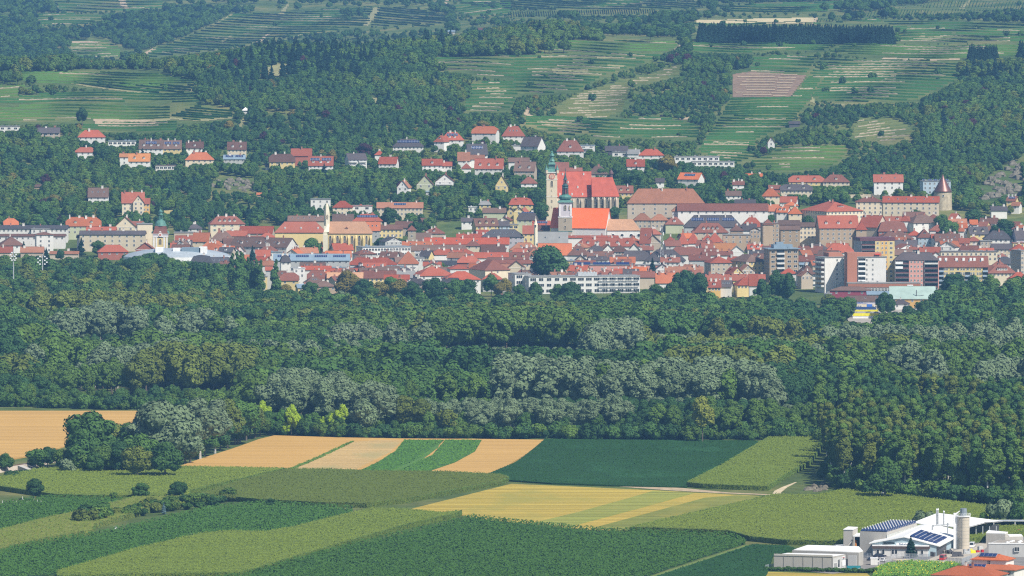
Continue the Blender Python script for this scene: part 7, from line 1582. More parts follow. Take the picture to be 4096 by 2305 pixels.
b = MB(); b.add([(wb, -2, 0), (wb + 2.6, 10, 0), (wb + 2.6, 10, hB), (wb, -2, hB)], [(0,1,2,3)]); b.add([(wb + .2, -2, 0), (wb + 2.8, 10, 0), (wb + 2.8, 10, hB), (wb + .2, -2, hB)], [(0,3,2,1)]); b.build('bay_side_wall', CONC, e)
b = MB(); b.rev([(.5, 0), (.5, 2.6)], 10); b.build('wood_drum', plain('orange_wood', (.6, .25, .07)), e, (1.2, 1.5, hB - 4))
b = MB(); b.bar((-2.6, -.6, .2), (.1, -.2, hB * .75), .35); b.build('chute', CONC, e)
# solar hall: roof quad from photo points at set heights
def quad_at(pts, h): 
    r_ = []
    for p in pts:
        Y = hit(p[0], p[1], h, 2400); r_.append(Vector((xof(p[0], Y, h) - g0[0], Y - g0[1], h)))
    return r_
hS = 8.2; A1, B1, C1, D1 = W1(1880, 405), W1(2235, 400), W2(590, 378), W2(480, 355)
P0 = quad_at([W1(1745, 395), W1(2240, 412), W2(590, 380), W2(300, 352)], hS)
P0 = [P0[0], P0[1], P0[2], P0[0] + (P0[2] - P0[1])]
b = MB(); vv = P0; b.add([tuple(p) for p in vv] + [(p.x, p.y, 0) for p in vv], [(0,1,2,3),(0,4,5,1),(1,5,6,2),(2,6,7,3),(3,7,4,0)]); b.build('long_hall', [CONC], e)
ux = (P0[1] - P0[0]); uy = (P0[2] - P0[1]); SOL = MB(); nx_, ny_ = 9, 12
for j in range(ny_):
    for i in range(nx_):
        o_ = P0[0] + ux * ((i + .12) / nx_) + uy * ((j + .1) / ny_); x1 = ux * (.8 / nx_); y1 = uy * (.78 / ny_)
        pl = MB(); q = [o_ + Vector((0,0,.25)), o_ + x1 + Vector((0,0,.25)), o_ + x1 + y1 + Vector((0,0,.85)), o_ + y1 + Vector((0,0,.85))]; SOL.add([tuple(t2) for t2 in q] + [(t2.x, t2.y, hS + .02) for t2 in q], [(0,1,2,3),(1,5,6,2),(2,6,7,3),(3,7,4,0)], 0); c_ = q[3]; SOL.box(c_.x - .18, c_.y - .05, c_.z, c_.x + .18, c_.y + .1, c_.z + .25, 1)
so_ = SOL.build('solar_array', [SOLAR, WHITE], e)
gl = MB(); n = 18
for i in range(n + 1): p = P0[1] + uy * (i / n); gl.bar((p.x + .1, p.y - .1, hS - 3.4), (p.x + .1, p.y - .1, hS - 1.0), .14)
p, q = P0[1], P0[2]; gl.add([(p.x+.05, p.y-.05, hS-3.4), (q.x+.05, q.y-.05, hS-3.4), (q.x+.05, q.y-.05, hS-1.0), (p.x+.05, p.y-.05, hS-1.0)], [(0,1,2,3)], 1); gl.build('window_band', [METAL, plain('frosted_pane', (.45, .46, .42), .4)], e)
# gabled main hall with white roof and sign
e, g0 = wk('main_hall', 'wide white gabled hall with pale blue front, name sign and roof solar array', 'hall', *W1(1970, 850)); sc = sclr(g0)
X = lambda u: (u - W1(1970, 0)[0]) * sc; Zg = lambda v: zof(v, g0[1])
xr = X(W2(945, 0)[0]); xm_ = X(W2(345, 0)[0]); zl = Zg(W1(0, 615)[1]); zm = Zg(W2(0, 645)[1]); zr_ = Zg(W2(0, 800)[1]) - .0
fy = -3.0  # right corner stands nearer
b = MB(); L3 = 62; sk_ = .62   # the hall runs back and to the right
def bk(x, z): return [(x, 0, z)]
fp = [(0, 0, -.3), (xm_, fy * .5, -.3), (xr, fy, -.3), (xr, fy, zr_), (xm_, fy * .5, zm), (0, 0, zl)]
bpz = [(x + L3 * sk_ * .35, y + L3, z) for x, y, z in fp]
b.add(fp + bpz, [(0,1,4,5),(1,2,3,4),(2,8,9,3),(7,6,11,10),(8,7,10,9),(6,0,5,11)], 0); b.build('wall', [BLP], e)
b = MB(); o_ = .7; f1 = [(-1.2, -o_, zl - .15), (xm_, fy * .5 - o_, zm + .1), (xr + 1.2, fy - o_, zr_ - .15)]; r1 = [(x + L3 * sk_ * .35, y + L3, z) for x, y, z in f1]
b.add(f1 + r1 + [(x, y, z + .35) for x, y, z in f1 + r1], [(6,7,10,9),(7,8,11,10),(0,6,9,3),(0,1,7,6),(1,2,8,7),(2,5,11,8),(3,4,1,0),(4,5,2,1),(9,10,4,3),(10,11,5,4)]); b.build('roof', ROOFW, e)
# low office strip in front
hO = 4.2; b = MB(); b.prism([(0.3, -1), (xr * .86, fy - 1), (xr * .88, fy + 1), (0.3, .5)], -.3, hO * .72); b.build('office_strip', WM('w'), e); b = MB(); b.prism([(-.2, -1.5), (xr * .88, fy - 1.6), (xr * .9, fy), (-.2, .3)], hO * .72, hO * .72 + .9); b.build('fascia', plain('brown_fascia', (.10, .07, .06), .8), e); b = MB(); b.prism([(0, -1.2), (xr * .87, fy - 1.2), (xr * .89, fy + .5), (0, .5)], hO * .72 + .9, hO * .72 + 1.3); b.build('strip_roof', WHITE, e)
for c_, w_ in ((.1, .9), (.2, .9), (.37, .9), (.43, .9), (.8, .8), (.9, .8)): xx_ = xr * .86 * c_; o = ob('window', win_mesh(w_, 1.7, 'p'), e, (xx_, -1.05 + (fy) * c_ * .98, .8), math.atan2(fy, xr * .86))
b = MB(); b.box(-3, -.15, -.6, 3.1, 0, .75); sb = b.build('sign_board', WHITE, e, (xm_ * 1.0 + 0.2, fy * .5 - .15, zm - 2.7)); text(sb, 'Bekehrti', -.1, -.2, .15, 1.1, plain('sign_grey_blue', (.08, .12, .2))); marks(sb, 0, -.18, -.42, 5, .14, METAL, 24)
b = MB(); b.box(-3.2, -.12, -.35, 3.2, .02, .35); b.build('band_window', GLASS, e, (xm_ * .62, fy * .3 - .05, hO + .75))
SOL = MB(); nx_, ny_ = 12, 6; Rr0 = Vector((xm_, fy * .5, zm + .5)); Re = Vector((xr + .5, fy, zr_ + .2)); Bk = Vector((L3 * sk_ * .35, L3, 0)) 
for j in range(ny_):
    for i in range(nx_):
        s0 = .14 + .8 * (j / ny_); t0 = .05 + .42 * (i / nx_); o_ = Rr0 + (Re - Rr0) * s0 + Bk * t0; x1 = (Re - Rr0) * (.8 / ny_ * .84); y1 = Bk * (.42 / nx_ * .86); q = [o_, o_ + x1, o_ + x1 + y1, o_ + y1]
        SOL.add([(p.x, p.y, p.z + (.15 if k_ in (0, 1) else .65)) for k_, p in enumerate(q)] + [(p.x, p.y, p.z) for p in q], [(0,1,2,3),(1,5,6,2),(2,6,7,3),(3,7,4,0)], 0); SOL.box(q[3].x - .12, q[3].y - .05, q[3].z + .6, q[3].x + .12, q[3].y + .1, q[3].z + .8, 1)
SOL.build('solar_array', [SOLAR, WHITE], e)
b = MB(); b.add([(xr, fy, 0), (xr + L3*.08, fy + L3*.35, 0), (xr + L3*.08, fy + L3*.35, zr_ - .5), (xr, fy, zr_ - .5)], [(0,1,2,3)]); b.build('open_side', DKM, e, (.1, -.1, 0))
for x, y, h_ in ((1003, 310, 3.6), (1027, 305, 3.6), (1135, 310, 3.0), (1208, 530, 2.6)):
    u, v = W2(x, y + (150 if h_ > 2.7 else 110)); b = MB(); b.rev([(.26, -1.5), (.26, h_ * 1.05), (.4, h_ * 1.08), (.05, h_ * 1.3)], 8); b.build('flue', METAL, e, (X(u), 16, Zg(v) + 1.2))
b = MB(); b.bar((X(W2(935,0)[0]), 20, zm + 1), (X(W2(935,0)[0]), 20, zm + 2.6), .6); b.bar((X(W2(935,0)[0]), 20, zm + 2.6), (X(W2(1260,0)[0]), 24, zm + 2.9), .5); b.build('duct', METAL, e)
# the rear roof to the right
e, g0 = wk('rear_hall', 'open sided hall with wide white gable roof behind the silo', 'hall', *W2(1600, 740)); g0 = (g0[0], g0[1] + 12, 0); e.location = g0; sc = sclr(g0); hR = 5.2
b = MB(); b.add([(-22, 4, hR + 1.0), (-11, 20, hR + 3.6), (14, 14, hR + .9), (-2, -4, hR - .3), (6, 0, hR + 1.5), (4, 2, hR)], [(3,4,1,0),(4,2,1)]); b.add([(-22, 4, hR + .7), (-11, 20, hR + 3.3), (14, 14, hR + .6), (-2, -4, hR - .6), (6, 0, hR + 1.2)], [(0,1,4,3),(1,2,4)]); b.build('roof', ROOFW, e)
b = MB(); b.box(-6, 8, 0, 12, 8.3, hR); b.build('back_wall', DKM, e)
for i in range(5): b = MB(); b.box(i * 2.6 - .15, 0, 0, i * 2.6 + .15, .3, hR); b.build('column', METAL, e)
# silo
e, g0 = wk('silo', 'tall concrete silo with railing, ladder shaft and blue grey top cabin', 'silo', *W2(1450, 860)); sc = sclr(g0); hs = (860 - 260) / 4.633 * sc; r_ = 115 / 4.633 * sc
b = MB(); b.rev([(r_, -.3), (r_, hs)], 24); b.build('body', plaster('silo_panel', (.62, .56, .46)), e)
for i in range(1, 9): b = MB(); b.rev([(r_ + .03, hs * i / 9), (r_ + .03, hs * i / 9 + .1)], 24, cap=False); b.build('hoop', plain('hoop', (.4, .38, .33)), e)
b = MB(); b.box(-r_ - 1.35, -.6, -.3, -r_ + .05, .9, hs + 1.3); b.build('lift_shaft', WHITE, e)
b = MB(); b.rev([(r_ + .35, hs), (r_ + .35, hs + .18)], 24)
for i in range(16): a = i * math.pi / 8; b.bar(((r_+.3)*math.cos(a), (r_+.3)*math.sin(a), hs), ((r_+.3)*math.cos(a), (r_+.3)*math.sin(a), hs + 1.2), .09); a2 = a + math.pi / 8; b.bar(((r_+.3)*math.cos(a), (r_+.3)*math.sin(a), hs + 1.2), ((r_+.3)*math.cos(a2), (r_+.3)*math.sin(a2), hs + 1.2), .09); b.bar(((r_+.3)*math.cos(a), (r_+.3)*math.sin(a), hs + .65), ((r_+.3)*math.cos(a2), (r_+.3)*math.sin(a2), hs + .65), .07)
b.build('railing', WHITE, e); b = MB(); b.rev([(1.25, hs + .18), (1.25, hs + 3.0), (1.3, hs + 3.1)], 12); b.build('top_cabin', plain('cabin_grey', (.22, .26, .29), .6), e, (.1, 0, 0)); b = MB(); b.bar((-r_ - .6, 0, hs + 1), (-.6, 0, hs + 2.6), .35); b.build('feed_chute', WHITE, e)
b = MB(); 
for i in range(int(hs / .5)): b.bar((-.95, -r_ - .25, i * .5), (-.35, -r_ - .25, i * .5), .07)
b.bar((-.95, -r_ - .25, 0), (-.95, -r_ - .25, hs), .09); b.bar((-.35, -r_ - .25, 0), (-.35, -r_ - .25, hs), .09); b.build('ladder', plain('ladder_grey', (.3, .3, .28)), e)
# right hand concrete block, dark shed, corrugated hall, red roofed house
e, g0 = wk('concrete_store', 'big bare concrete panel store with white roof, right of the silo', 'hall', *W2(1870, 770)); sc = sclr(g0); X = lambda x: (W2(x, 0)[0] - W2(1870, 0)[0]) * sc; hC = (770 - 575) / 4.633 * sc
b = MB(); b.prism([(0, 0), (X(2215), -3), (X(2290), 4), (X(2290) * .2, 12)], -.3, hC); b.build('wall', CONC, e); b = MB(); b.prism([(0, 0), (X(2215), -3), (X(2290), 4), (X(2290) * .2, 12)], hC, hC + .3); b.build('roof', ROOFW, e)
b = MB(); b.prism([(X(2215) + .05, -3), (X(2560), 0), (X(2560), 9), (X(2290), 9)], -.3, hC * .72); b.build('low_wing', CONC, e); b = MB(); b.prism([(X(2300), -1), (X(2555), .2), (X(2555), 8.8), (X(2290), 8.8)], hC * .72, hC * .72 + .15); b.build('wing_roof', ROOFW, e)
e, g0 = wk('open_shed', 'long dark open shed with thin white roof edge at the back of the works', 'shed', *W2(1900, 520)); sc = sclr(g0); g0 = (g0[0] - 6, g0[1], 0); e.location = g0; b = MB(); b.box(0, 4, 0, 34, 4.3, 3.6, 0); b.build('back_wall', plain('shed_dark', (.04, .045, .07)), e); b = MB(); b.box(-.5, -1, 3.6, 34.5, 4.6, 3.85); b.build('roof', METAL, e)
for i in range(5): b = MB(); b.box(i * 8.3, -.8, 0, i * 8.3 + .25, -.55, 3.6); b.build('post', WHITE, e)
e, g0 = wk('corrugated_hall', 'pale corrugated hall with domed skylights behind the red roofed house', 'hall', *W2(1920, 1010)); sc = sclr(g0); X = lambda x: (W2(x, 0)[0] - W2(1920, 0)[0]) * sc
hK = 5.0; b = MB(); b.prism([(0, 0), (X(2700), -2), (X(2700), 16), (X(2150), 16)], -.3, hK); b.build('wall', PANEL, e); b = MB(); b.prism([(X(1980), 1.2), (X(2700), -.8), (X(2700), 15), (X(2160), 15)], hK, hK + .12); b.build('roof', plain('gravel_roof', (.30, .27, .23), .95), e); b = MB(); b.box(-.1, -.15, hK - .1, X(2700), .1, hK + .35); b.build('eave_trim', WHITE, e, (0, 0, 0), math.atan2(-2, X(2700)))
for x, y in ((2280, 3), (2350, 6), (2400, 9), (2500, 4), (2540, 8)): b = MB(); b.rev([(.8, hK + .1), (.7, hK + .4), (.1, hK + .55)], 10); b.build('skylight', WHITE, e, (X(x), y, 0))
for i in range(2): ob('window', win_mesh(.9, 1.6, 'p'), e, (X(2415 + i * 45), -1.75, 2.2), math.atan2(-2, X(2700)))
RT = tiles('roof_works', (.68, .165, .045), 2.2, .2); MC['roof_q'] = RT
def rh(label, x0, x1, ye, yr, h, rot, D, kind='h', rows=0, cols=0, fl='c0'):
    u0, v0 = W2(x0, ye); u1, v1 = W2(x1, yr); return house(u0, u1, v0, v1, kind, 'w', 'q', h, rot, D, rows, cols, fl, label, None, 'house', 'house')
RC['q'] = 1
H = rh('white house with orange red roofs and solar collectors at the lower right corner', 1605, 2400, 1040, 945, 7.2, -22, 9, 'h', 1, 1, 'c0')
b = MB(); 
for nm_, x, z, k2 in (('solar_collector', .28, 1.1, 4),):
    for i in range(k2): q = MB(); q.box(-.75, -1.1, 0, .75, 1.1, .12, 0); q.box(-.8, -1.15, -.05, .8, 1.15, .05, 1); o = q.build('solar_collector', [SOLAR, METAL], H['e'], (H['W'] * .25 + i * 1.6, 2.2, H['h'] + 1.3)); o.rotation_euler = (.45, 0, 0)
G1 = rh('x', 1290, 2650, 1210, 1105, 4.2, -22, 15, 'h', 1, 6, 'c0'); merge(H['e'], G1['e'])
for i in range(4): q = MB(); q.box(-.75, -1.1, 0, .75, 1.1, .12, 0); q.box(-.8, -1.15, -.05, .8, 1.15, .05, 1); o = q.build('solar_collector', [SOLAR, METAL], H['e'], (.8 + i * 1.6, -3.2, 4.9)); o.rotation_euler = (.45, 0, 0)
G2 = rh('x', 870, 2290, 1330, 1165, 4.0, -22, 16, 'h', 1, 5, 'c2'); merge(H['e'], G2['e'])
# yard clutter: stacked steel, crates, bins, cone shapes
cl = [('steel_stack', 'stack of dark steel formwork beside the silo', 1350, 1010, DKM, 5), ('crate_stack', 'pile of mixed metal parts on the yard', 1500, 960, METAL, 6), ('yellow_frame', 'yellow steel frame right of the silo', 1625, 950, YB, 3), ('waste_bin', 'black waste bin beside the green bin', 865, 1010, DKM, 2), ('pallet_stack', 'pale pallets under the hall eaves', 1170, 950, CONC, 4), ('machine', 'dark machine under the hall eaves', 1240, 960, DKM, 3), ('container', 'pale container behind the yellow frame', 1790, 900, PANEL, 3), ('red_pallet', 'red stacked goods behind the yellow frame', 1730, 930, PR, 2), ('formwork_stack', 'dark formwork along the open hall side', 1040, 900, DKM, 5), ('red_tank', 'bright red tank at the right edge', 2500, 600, PR, 3)]
for nm, lab, x, y, m_, k2 in cl:
    g_ = ground(*W2(x, y), 0, 2400); b = MB()
    for i in range(k2): xx_ = random.uniform(-1.5, 1.5); yy_ = random.uniform(-1, 1); s_ = random.uniform(.4, .9); b.box(xx_ - s_, yy_ - s_ * .7, 0, xx_ + s_, yy_ + s_ * .7, random.uniform(.8, 2.2))
    tag(b.build(nm, m_, None, g_, random.uniform(0, 1)), lab, nm.replace('_', ' '))
plant(*(ground(*W2(480, 1030), 0, 2400)[:2]), 8.2, 'k', 'cone', 'dark green spruce before the white office wall of the works', None, 1.25)
for x, y, h_, c_ in ((630, 480, 6, 's'), (830, 470, 6, 's'), (2080, 400, 8, 's'), (2240, 400, 9, 's'), (2480, 420, 8, 'g'), (1850, 400, 4, 'g')): g_ = ground(*W2(x, y), 0, 2400); plant(g_[0], g_[1], h_, c_, 'bush', '%s bush behind the works%s' % ('silvery' if c_ == 's' else 'green', {630: ', leftmost', 830: ' left of the silo', 2080: ' above the dark shed', 2240: ', the tallest above the dark shed', 2480: ' at the right edge', 1850: ', low and small'}[x]), None, .9)
gh = [ground(*W1(x, 1115 + x * .022), 0, 2400) for x in range(40, 2080, 45)]; b_ = []
for i, g_ in enumerate(gh): plant(g_[0], g_[1] - 1, random.uniform(1.1, 1.7), 'g', 'bush', 'tuft of the overgrown grass hedge along the front hall', 'tufts along the front hall', 1.3, two=False)
# railway bank at the left
rp = [(-200, 1905), (0, 1877), (100, 1862), (195, 1842), (280, 1822)]; top = [ground(u, v + 12, 0, 2400) for u, v in rp]; b = MB(); q = []
for (x, y, z) in top: q.append([(x, y - 5, 0), (x, y - 1.6, 1.9), (x, y + 1.6, 1.9), (x, y + 5, 0)])
for a, c in zip(q, q[1:]):
    for i in range(3): b.add([a[i], c[i], c[i+1], a[i+1]], [(0,1,2,3)], 1 if i == 1 else 0)
tag(b.build('railway_bank', [plaster('bank_concrete', (.5, .43, .35)), plain('ballast', (.33, .27, .21), .95, .1, 0, .3, 2)]), kind='structure'); b = MB()
for a, c in zip(q, q[1:]):
    for f_ in (.28, .72): p0 = Vector(a[1]).lerp(Vector(a[2]), f_); p1 = Vector(c[1]).lerp(Vector(c[2]), f_); b.bar(p0 + Vector((0,0,.2)), p1 + Vector((0,0,.2)), .22)
tag(b.build('railway_track', plain('rusty_rail', (.16, .09, .06), .7)), 'rusty single railway track on its bank at the left edge', 'railway track')
g_ = ground(110, 1885, 0, 2400); e = ob('underpass_wing', None, None, g_); tag(e, 'pale concrete wing wall and ramp beside the railway bank', 'wing wall'); b = MB(); b.add([(-4.5, 3, 2.2), (-2.0, 4, 2.2), (4.8, -5.5, .3), (2.8, -6.5, .3), (-4.5, 3, -.2), (-2.0, 4, -.2), (4.8, -5.5, -.2), (2.8, -6.5, -.2)], [(0,3,2,1),(0,4,7,3),(3,7,6,2),(1,2,6,5)]); b.build('ramp', CONC, e); b = MB()
for i in range(9): f_ = i / 8; b.bar((-2 + 6.8 * f_, 4 - 9.5 * f_, 2.2 - 1.9 * f_), (-2 + 6.8 * f_, 4 - 9.5 * f_, 3.2 - 1.9 * f_), .07)
b.bar((-2, 4, 3.2), (4.8, -5.5, 1.3), .08); b.build('railing', METAL, e)
pole('small warning sign post by the railway', 179, 1832, 1848, .08, 'sign_post', METAL, cat='sign')
for i, (u, v0, v1, m_) in enumerate([(90, 1986, 2001, WHITE), (116, 1986, 2001, WHITE), (143, 1986, 2001, PR)] + [(10 + k2 * 14, 2003 - k2 * 1.2 + (k2 % 3) * 6, 2014 - k2 * 1.2 + (k2 % 3) * 6, WHITE) for k2 in range(12)]):
    pole({0: 'tall white vine post left of the red one', 1: 'tall white vine post next to the red one', 2: 'red marker post before the broad dark tree'}.get(i, 'short pale vine post in the thin vineyard corner'), u, v0, v1, .12, 'vine_post', m_, cat='post')
    if i > 2: COL.objects[-1].parent["group"] = 'pale vine posts in the corner'
for u, v in ((716, 2113), (765, 2142), (668, 2143), (695, 2137), (800, 2140), (823, 2140), (880, 2140), (620, 2110)):
    pole('white end post of the centre vineyard rows', u, v - 8, v, .1, 'vine_post', WHITE, cat='post'); COL.objects[-1].parent["group"] = 'white end posts'
for nm, lab, u, v, m_, s_ in (('box_trailer', 'white box among the grass at the foot of the copse', 401, 1884, WHITE, 1.2), ('garden_cart', 'white garden cart at the end of the shrub strip', 462, 2120, WHITE, 1.3), ('field_cabinet', 'brown green transformer cabinet at the forest edge', 3503, 1992, WM('n'), 2.2), ('field_pillar', 'white pillar beside the transformer cabinet', 3529, 1996, WHITE, .9), ('hive_box', 'small white box in the maize left of the transformer cabinet', 3443, 1986, WHITE, .5), ('white_sack', 'white sack at the right end of the maize', 4053, 2030, WHITE, .6)):
    g_ = ground(u, v, 0, 2400); b = MB(); h_ = 2.6 if nm == 'field_pillar' else s_ * .9; b.box(-s_/2, -s_/3, 0, s_/2, s_/3, h_, 0); b.box(-s_/2 - .08, -s_/3 - .08, h_, s_/2 + .08, s_/3 + .08, h_ + .12, 0); tag(b.build(nm, m_, None, g_), lab, nm.replace('_', ' '))
# ------------------------------------------------------------------ woods
CLEAR = []      # (u0, v0, u1, v1) photo rectangles kept free: filled in by the houses
FOOT = globals().get('FOOT', [])   # house footprints (x, y, r)
class Wood:
    def __init__(s): s.p = []; s.pts = []
    def add(s, x, y, h, c, st, far=True, wide=1.0):
        me, H = proto(c, st, random.randrange(3), far)
        if me not in s.p: s.p.append(me)
        k_ = h / H; s.pts.append((x, y, TZ(x, y) - .3, k_ * wide, k_, random.uniform(0, 6.28), s.p.index(me)))
YT = [(1054,1605,15,'tall'),(1030,1690,9,'round'),(1125,1640,14,'tall'),(1165,1620,15,'tall'),(1185,1655,12,'tall'),(1233,1665,10,'tall'),(1290,1668,10,'tall'),(1368,1620,14,'tall'),(1095,1680,9,'round'),(1145,1690,8,'round'),(1325,1655,11,'tall')]
for u, v, h, st in YT:
    Yq = hit(u, np.interp(u, [980, 1090, 1400], [1712, 1741, 1745])); FOOT.append((xof(u, Yq), Yq, 4.5)); FOOT.append((xof(u, Yq + 9), Yq + 9, 2.5))
fx = np.array([f[0] for f in FOOT]) if FOOT else np.array([1e9]); fy = np.array([f[1] for f in FOOT]) if FOOT else np.array([1e9]); fr = np.array([f[2] for f in FOOT]) if FOOT else np.array([0.])
def free(x, y, r): return not np.any((fx - x) ** 2 + (fy - y) ** 2 < (fr + r) ** 2)
def nz2(x, y, s=1.0, o=0): return (math.sin(x / (47 * s) + 1.3 + o) + math.sin(y / (61 * s) - x / (83 * s) + o) + math.sin((x + y) / (29 * s) + 2 * o)) / 3
EDGE = [(-900,1625),(0,1628),(540,1640),(700,1640),(1000,1720),(1090,1740),(1300,1752),(3080,1762),(3270,1762),(3300,1800),(3330,1940),(3450,1985),(3700,2000),(4100,2025),(5000,2060)]
eu = [e[0] for e in EDGE]; ev_ = [e[1] for e in EDGE]
# stands traced from the photo: colour, outline of the tops, lowest visible point of the face, height
STN = [('s', [(1990,1430),(2048,1422),(2525,1446),(2740,1434),(3042,1438),(3090,1480)], 1590, 25), ('s', [(1030,1530),(1150,1480),(1270,1477),(1345,1505),(1560,1548)], 1655, 25), ('s', [(2690,1385),(2850,1372),(3000,1350),(3270,1375)], 1428, 21),
 ('s', [(2360,1325),(2420,1278),(2525,1268),(2572,1312)], 1390, 22), ('s', [(215,1265),(340,1215),(480,1205),(560,1242)], 1335, 22), ('s', [(650,1270),(800,1235),(920,1258)], 1312, 20), ('m', [(1735,1248),(1840,1210),(2048,1205),(2200,1216),(2350,1225)], 1385, 25), ('o', [(2580,1240),(3000,1258),(3230,1280)], 1330, 18),
 ('o', [(560,1392),(640,1362),(1000,1368)], 1545, 25), ('m', [(170,1362),(320,1342),(360,1372)], 1450, 22), ('s', [(3900,1450),(4000,1421),(4250,1424)], 1505, 23), ('s', [(3570,1382),(3700,1368),(3760,1420)], 1478, 22), ('d', [(3085,1462),(3400,1466)], 1610, 22), ('g', [(1560,1500),(1750,1470),(1985,1455)], 1590, 20), ('d', [(0,1290),(130,1270),(210,1290)], 1350, 20), ('o', [(2250,1400),(2600,1405),(2680,1420)], 1440, 17), ('m', [(3250,1330),(3560,1345)], 1400, 18), ('m', [(3640,1490),(3900,1500)], 1575, 22), ('g', [(1040,1395),(1500,1420),(1560,1440)], 1470, 18), ('o', [(-100,1390),(120,1400)], 1470, 20), ('g', [(130,1480),(420,1470),(560,1500)], 1600, 22), ('s', [(1340,1300),(1440,1285),(1500,1310)], 1345, 17)]
STN = [(c, [q[0] for q in t], [q[1] for q in t], b, h) for c, t, b, h in STN]
def pick_plain(u, v):
    """species at the photo position of a crown top"""
    n = nz2(u, v * 4, 1.6)
    if u > 3250 and v > 1590: return random.choice('momog')
    if n > .3: return random.choice('oomo')
    if n < -.3: return random.choice('ddgd')
    return random.choice('mmmg' if nz2(u + 900, v * 4, .9, 1) > 0 else 'ggdg')
wd2 = []
STAND = [(random.uniform(-620, 620), random.uniform(2850, 4400), random.choice('ooommmggdds'), random.uniform(11, 27), random.choice(('tall', 'tall', 'round'))) for _ in range(310)]
sx_ = np.array([q[0] for q in STAND]); sy_ = np.array([q[1] for q in STAND])
wd = Wood(); fr_n = 0; sv_n = 0
GLADE = [[(1680,1325),(1715,1310),(1725,1375),(1680,1380)], [(3320,1190),(3900,1190),(3900,1300),(3400,1300)], [(280,1610),(380,1590),(540,1600),(560,1650),(280,1650)], [(3950,1330),(4100,1330),(4100,1352),(3950,1352)]]
SKY_ = [(-300,1150),(500,1160),(900,1190),(1250,1205),(1750,1215),(2300,1212),(2900,1228),(3150,1255),(3290,1292),(3700,1305),(3900,1290),(4100,1240),(4400,1230)]; SKU = [q[0] for q in SKY_]; SKV = [q[1] for q in SKY_]
Y = 2880.0; ftree = []
while Y < 4330:
    sp = 9.5 if Y < 3500 else 11.0; x = -600.0
    while x < 600:
        xx = x + random.uniform(-.42, .42) * sp; y = Y + random.uniform(-.45, .45) * sp; x += sp
        u = uof(xx, y, 0)
        if u < -1100 or u > 5200: continue
        v = vproj(0, y)
        if v > np.interp(u, eu, ev_) - 3: continue
        if v < 1215 and u >= 600: continue
        if any(inpoly([u], [v], g_)[0] for g_ in GLADE): continue
        if not free(xx, y, 5): continue
        edge_d = np.interp(u, eu, ev_) - v
        sd_ = STAND[int(np.argmin(((sx_ - xx - 9 * nz2(xx, y, .3)) / 1.5) ** 2 + (sy_ - y - 9 * nz2(y, xx, .3)) ** 2))]; h = sd_[3] * random.uniform(.86, 1.1) + 1.5 * nz2(xx, y, .5)
        if edge_d < 14 and not (u > 3250 and v > 1700): h *= .78
        if u > 3250 and v > 1700: h = 25 + 2.5 * nz2(xx, y, .6) + random.uniform(-1.5, 1.5)
        if y > 4050: h *= .85
        px = F / y; h = min(h, (v - np.interp(u, SKU, SKV)) / px + random.uniform(-2, 1.2))
        if h < 4: continue
        c = pick_plain(u, vproj(h, y)); c = c if (u > 3250 and v > 1590) else sd_[2]
        vt_ = v - h * px
        for sc_, tu_, tv_, b_, sh_ in STN:
            if tu_[0] <= u <= tu_[-1]:
                T_ = np.interp(u, tu_, tv_); band = 14 + .16 * (b_ - T_)
                v2 = v - sh_ * px * .97
                if T_ - 4 <= v2 <= T_ + band: c = sc_ if random.random() < .93 else 'm'; h = sh_ * random.uniform(.93, 1.04); vt_ = v - h * px; break
                if T_ + band < vt_ < b_ - 4 and v > b_: h = (v - b_) / px * random.uniform(.8, 1); vt_ = v - h * px
                elif T_ + band < vt_ < b_ - 4: h = 0
                elif T_ - 60 < vt_ < T_ and v2 > T_ + band: h = max((v - T_) / px, 5) if v - T_ > 0 else h
        if h < 2.5: continue
        st = 'pop' if (u > 3250 and v > 1700) else ('tall' if c == 's' else sd_[4])
        if st == 'round': h *= .88
        if edge_d < 10 and random.random() < .5 and st != 'pop': st = 'round'; h *= .7
        ftree.append([edge_d, xx, y, h, c, st])
    Y += sp
# the front ranks (they show whole) are trees of their own, the rest is one wood
right = [q for q in ftree if uof(q[1], q[2], 0) > 3260 and vproj(0, q[2]) > 1700]; rest = [q for q in ftree if not (uof(q[1], q[2], 0) > 3260 and vproj(0, q[2]) > 1700)]
right.sort(key=lambda q: q[0] + (0 if uof(q[1], q[2], 0) < 4140 else 1e4)); rest.sort(key=lambda q: q[0] + (0 if -60 < uof(q[1], q[2], 0) < 4160 else 1e4))
sg = {'s': 'silver', 'o': 'olive', 'm': 'mid green', 'g': 'green', 'd': 'dark green'}
def front(lst, n, where, grp):
    for i, (e_, x, y, h, c, st) in enumerate(lst):
        if i < n:
            uu_ = uof(x, y, 0); w3 = (where + [w_ for b_, w_ in ((3420, ', beside gravel'), (3560, ', above cabinet'), (3800, ', middle'), (9999, ', right end')) if uu_ < b_][0]) if where[0] == 'i' else 'at the forest edge ' + [w_ for b_, w_ in ((280, 'above the left wheat field'), (900, 'behind the copse'), (1250, 'left of the main wheat field'), (1620, 'above the main wheat field'), (1930, 'above the beet strips'), (2190, 'above the small right wheat field'), (2700, 'above the left half of the soy field'), (3090, 'above the right half of the soy field'), (9999, 'above the bright maize')) if uu_ < b_][0]
            plant(x, y, h, c, st, '%s %s tree %s' % (sg[c], {'tall': 'tall', 'pop': 'lofty'}.get(st, 'rounded'), w3), grp, 1.12)
        else: wd.add(x, y, h, c, st, y > 3450, 1.1 if st != 'pop' else 1.05)
front(right, 75, 'in front of the right wood', 'front trees of the right wood')
front(rest, 190, 'along the forest edge behind the wheat and soy fields', 'front trees of the floodplain forest')
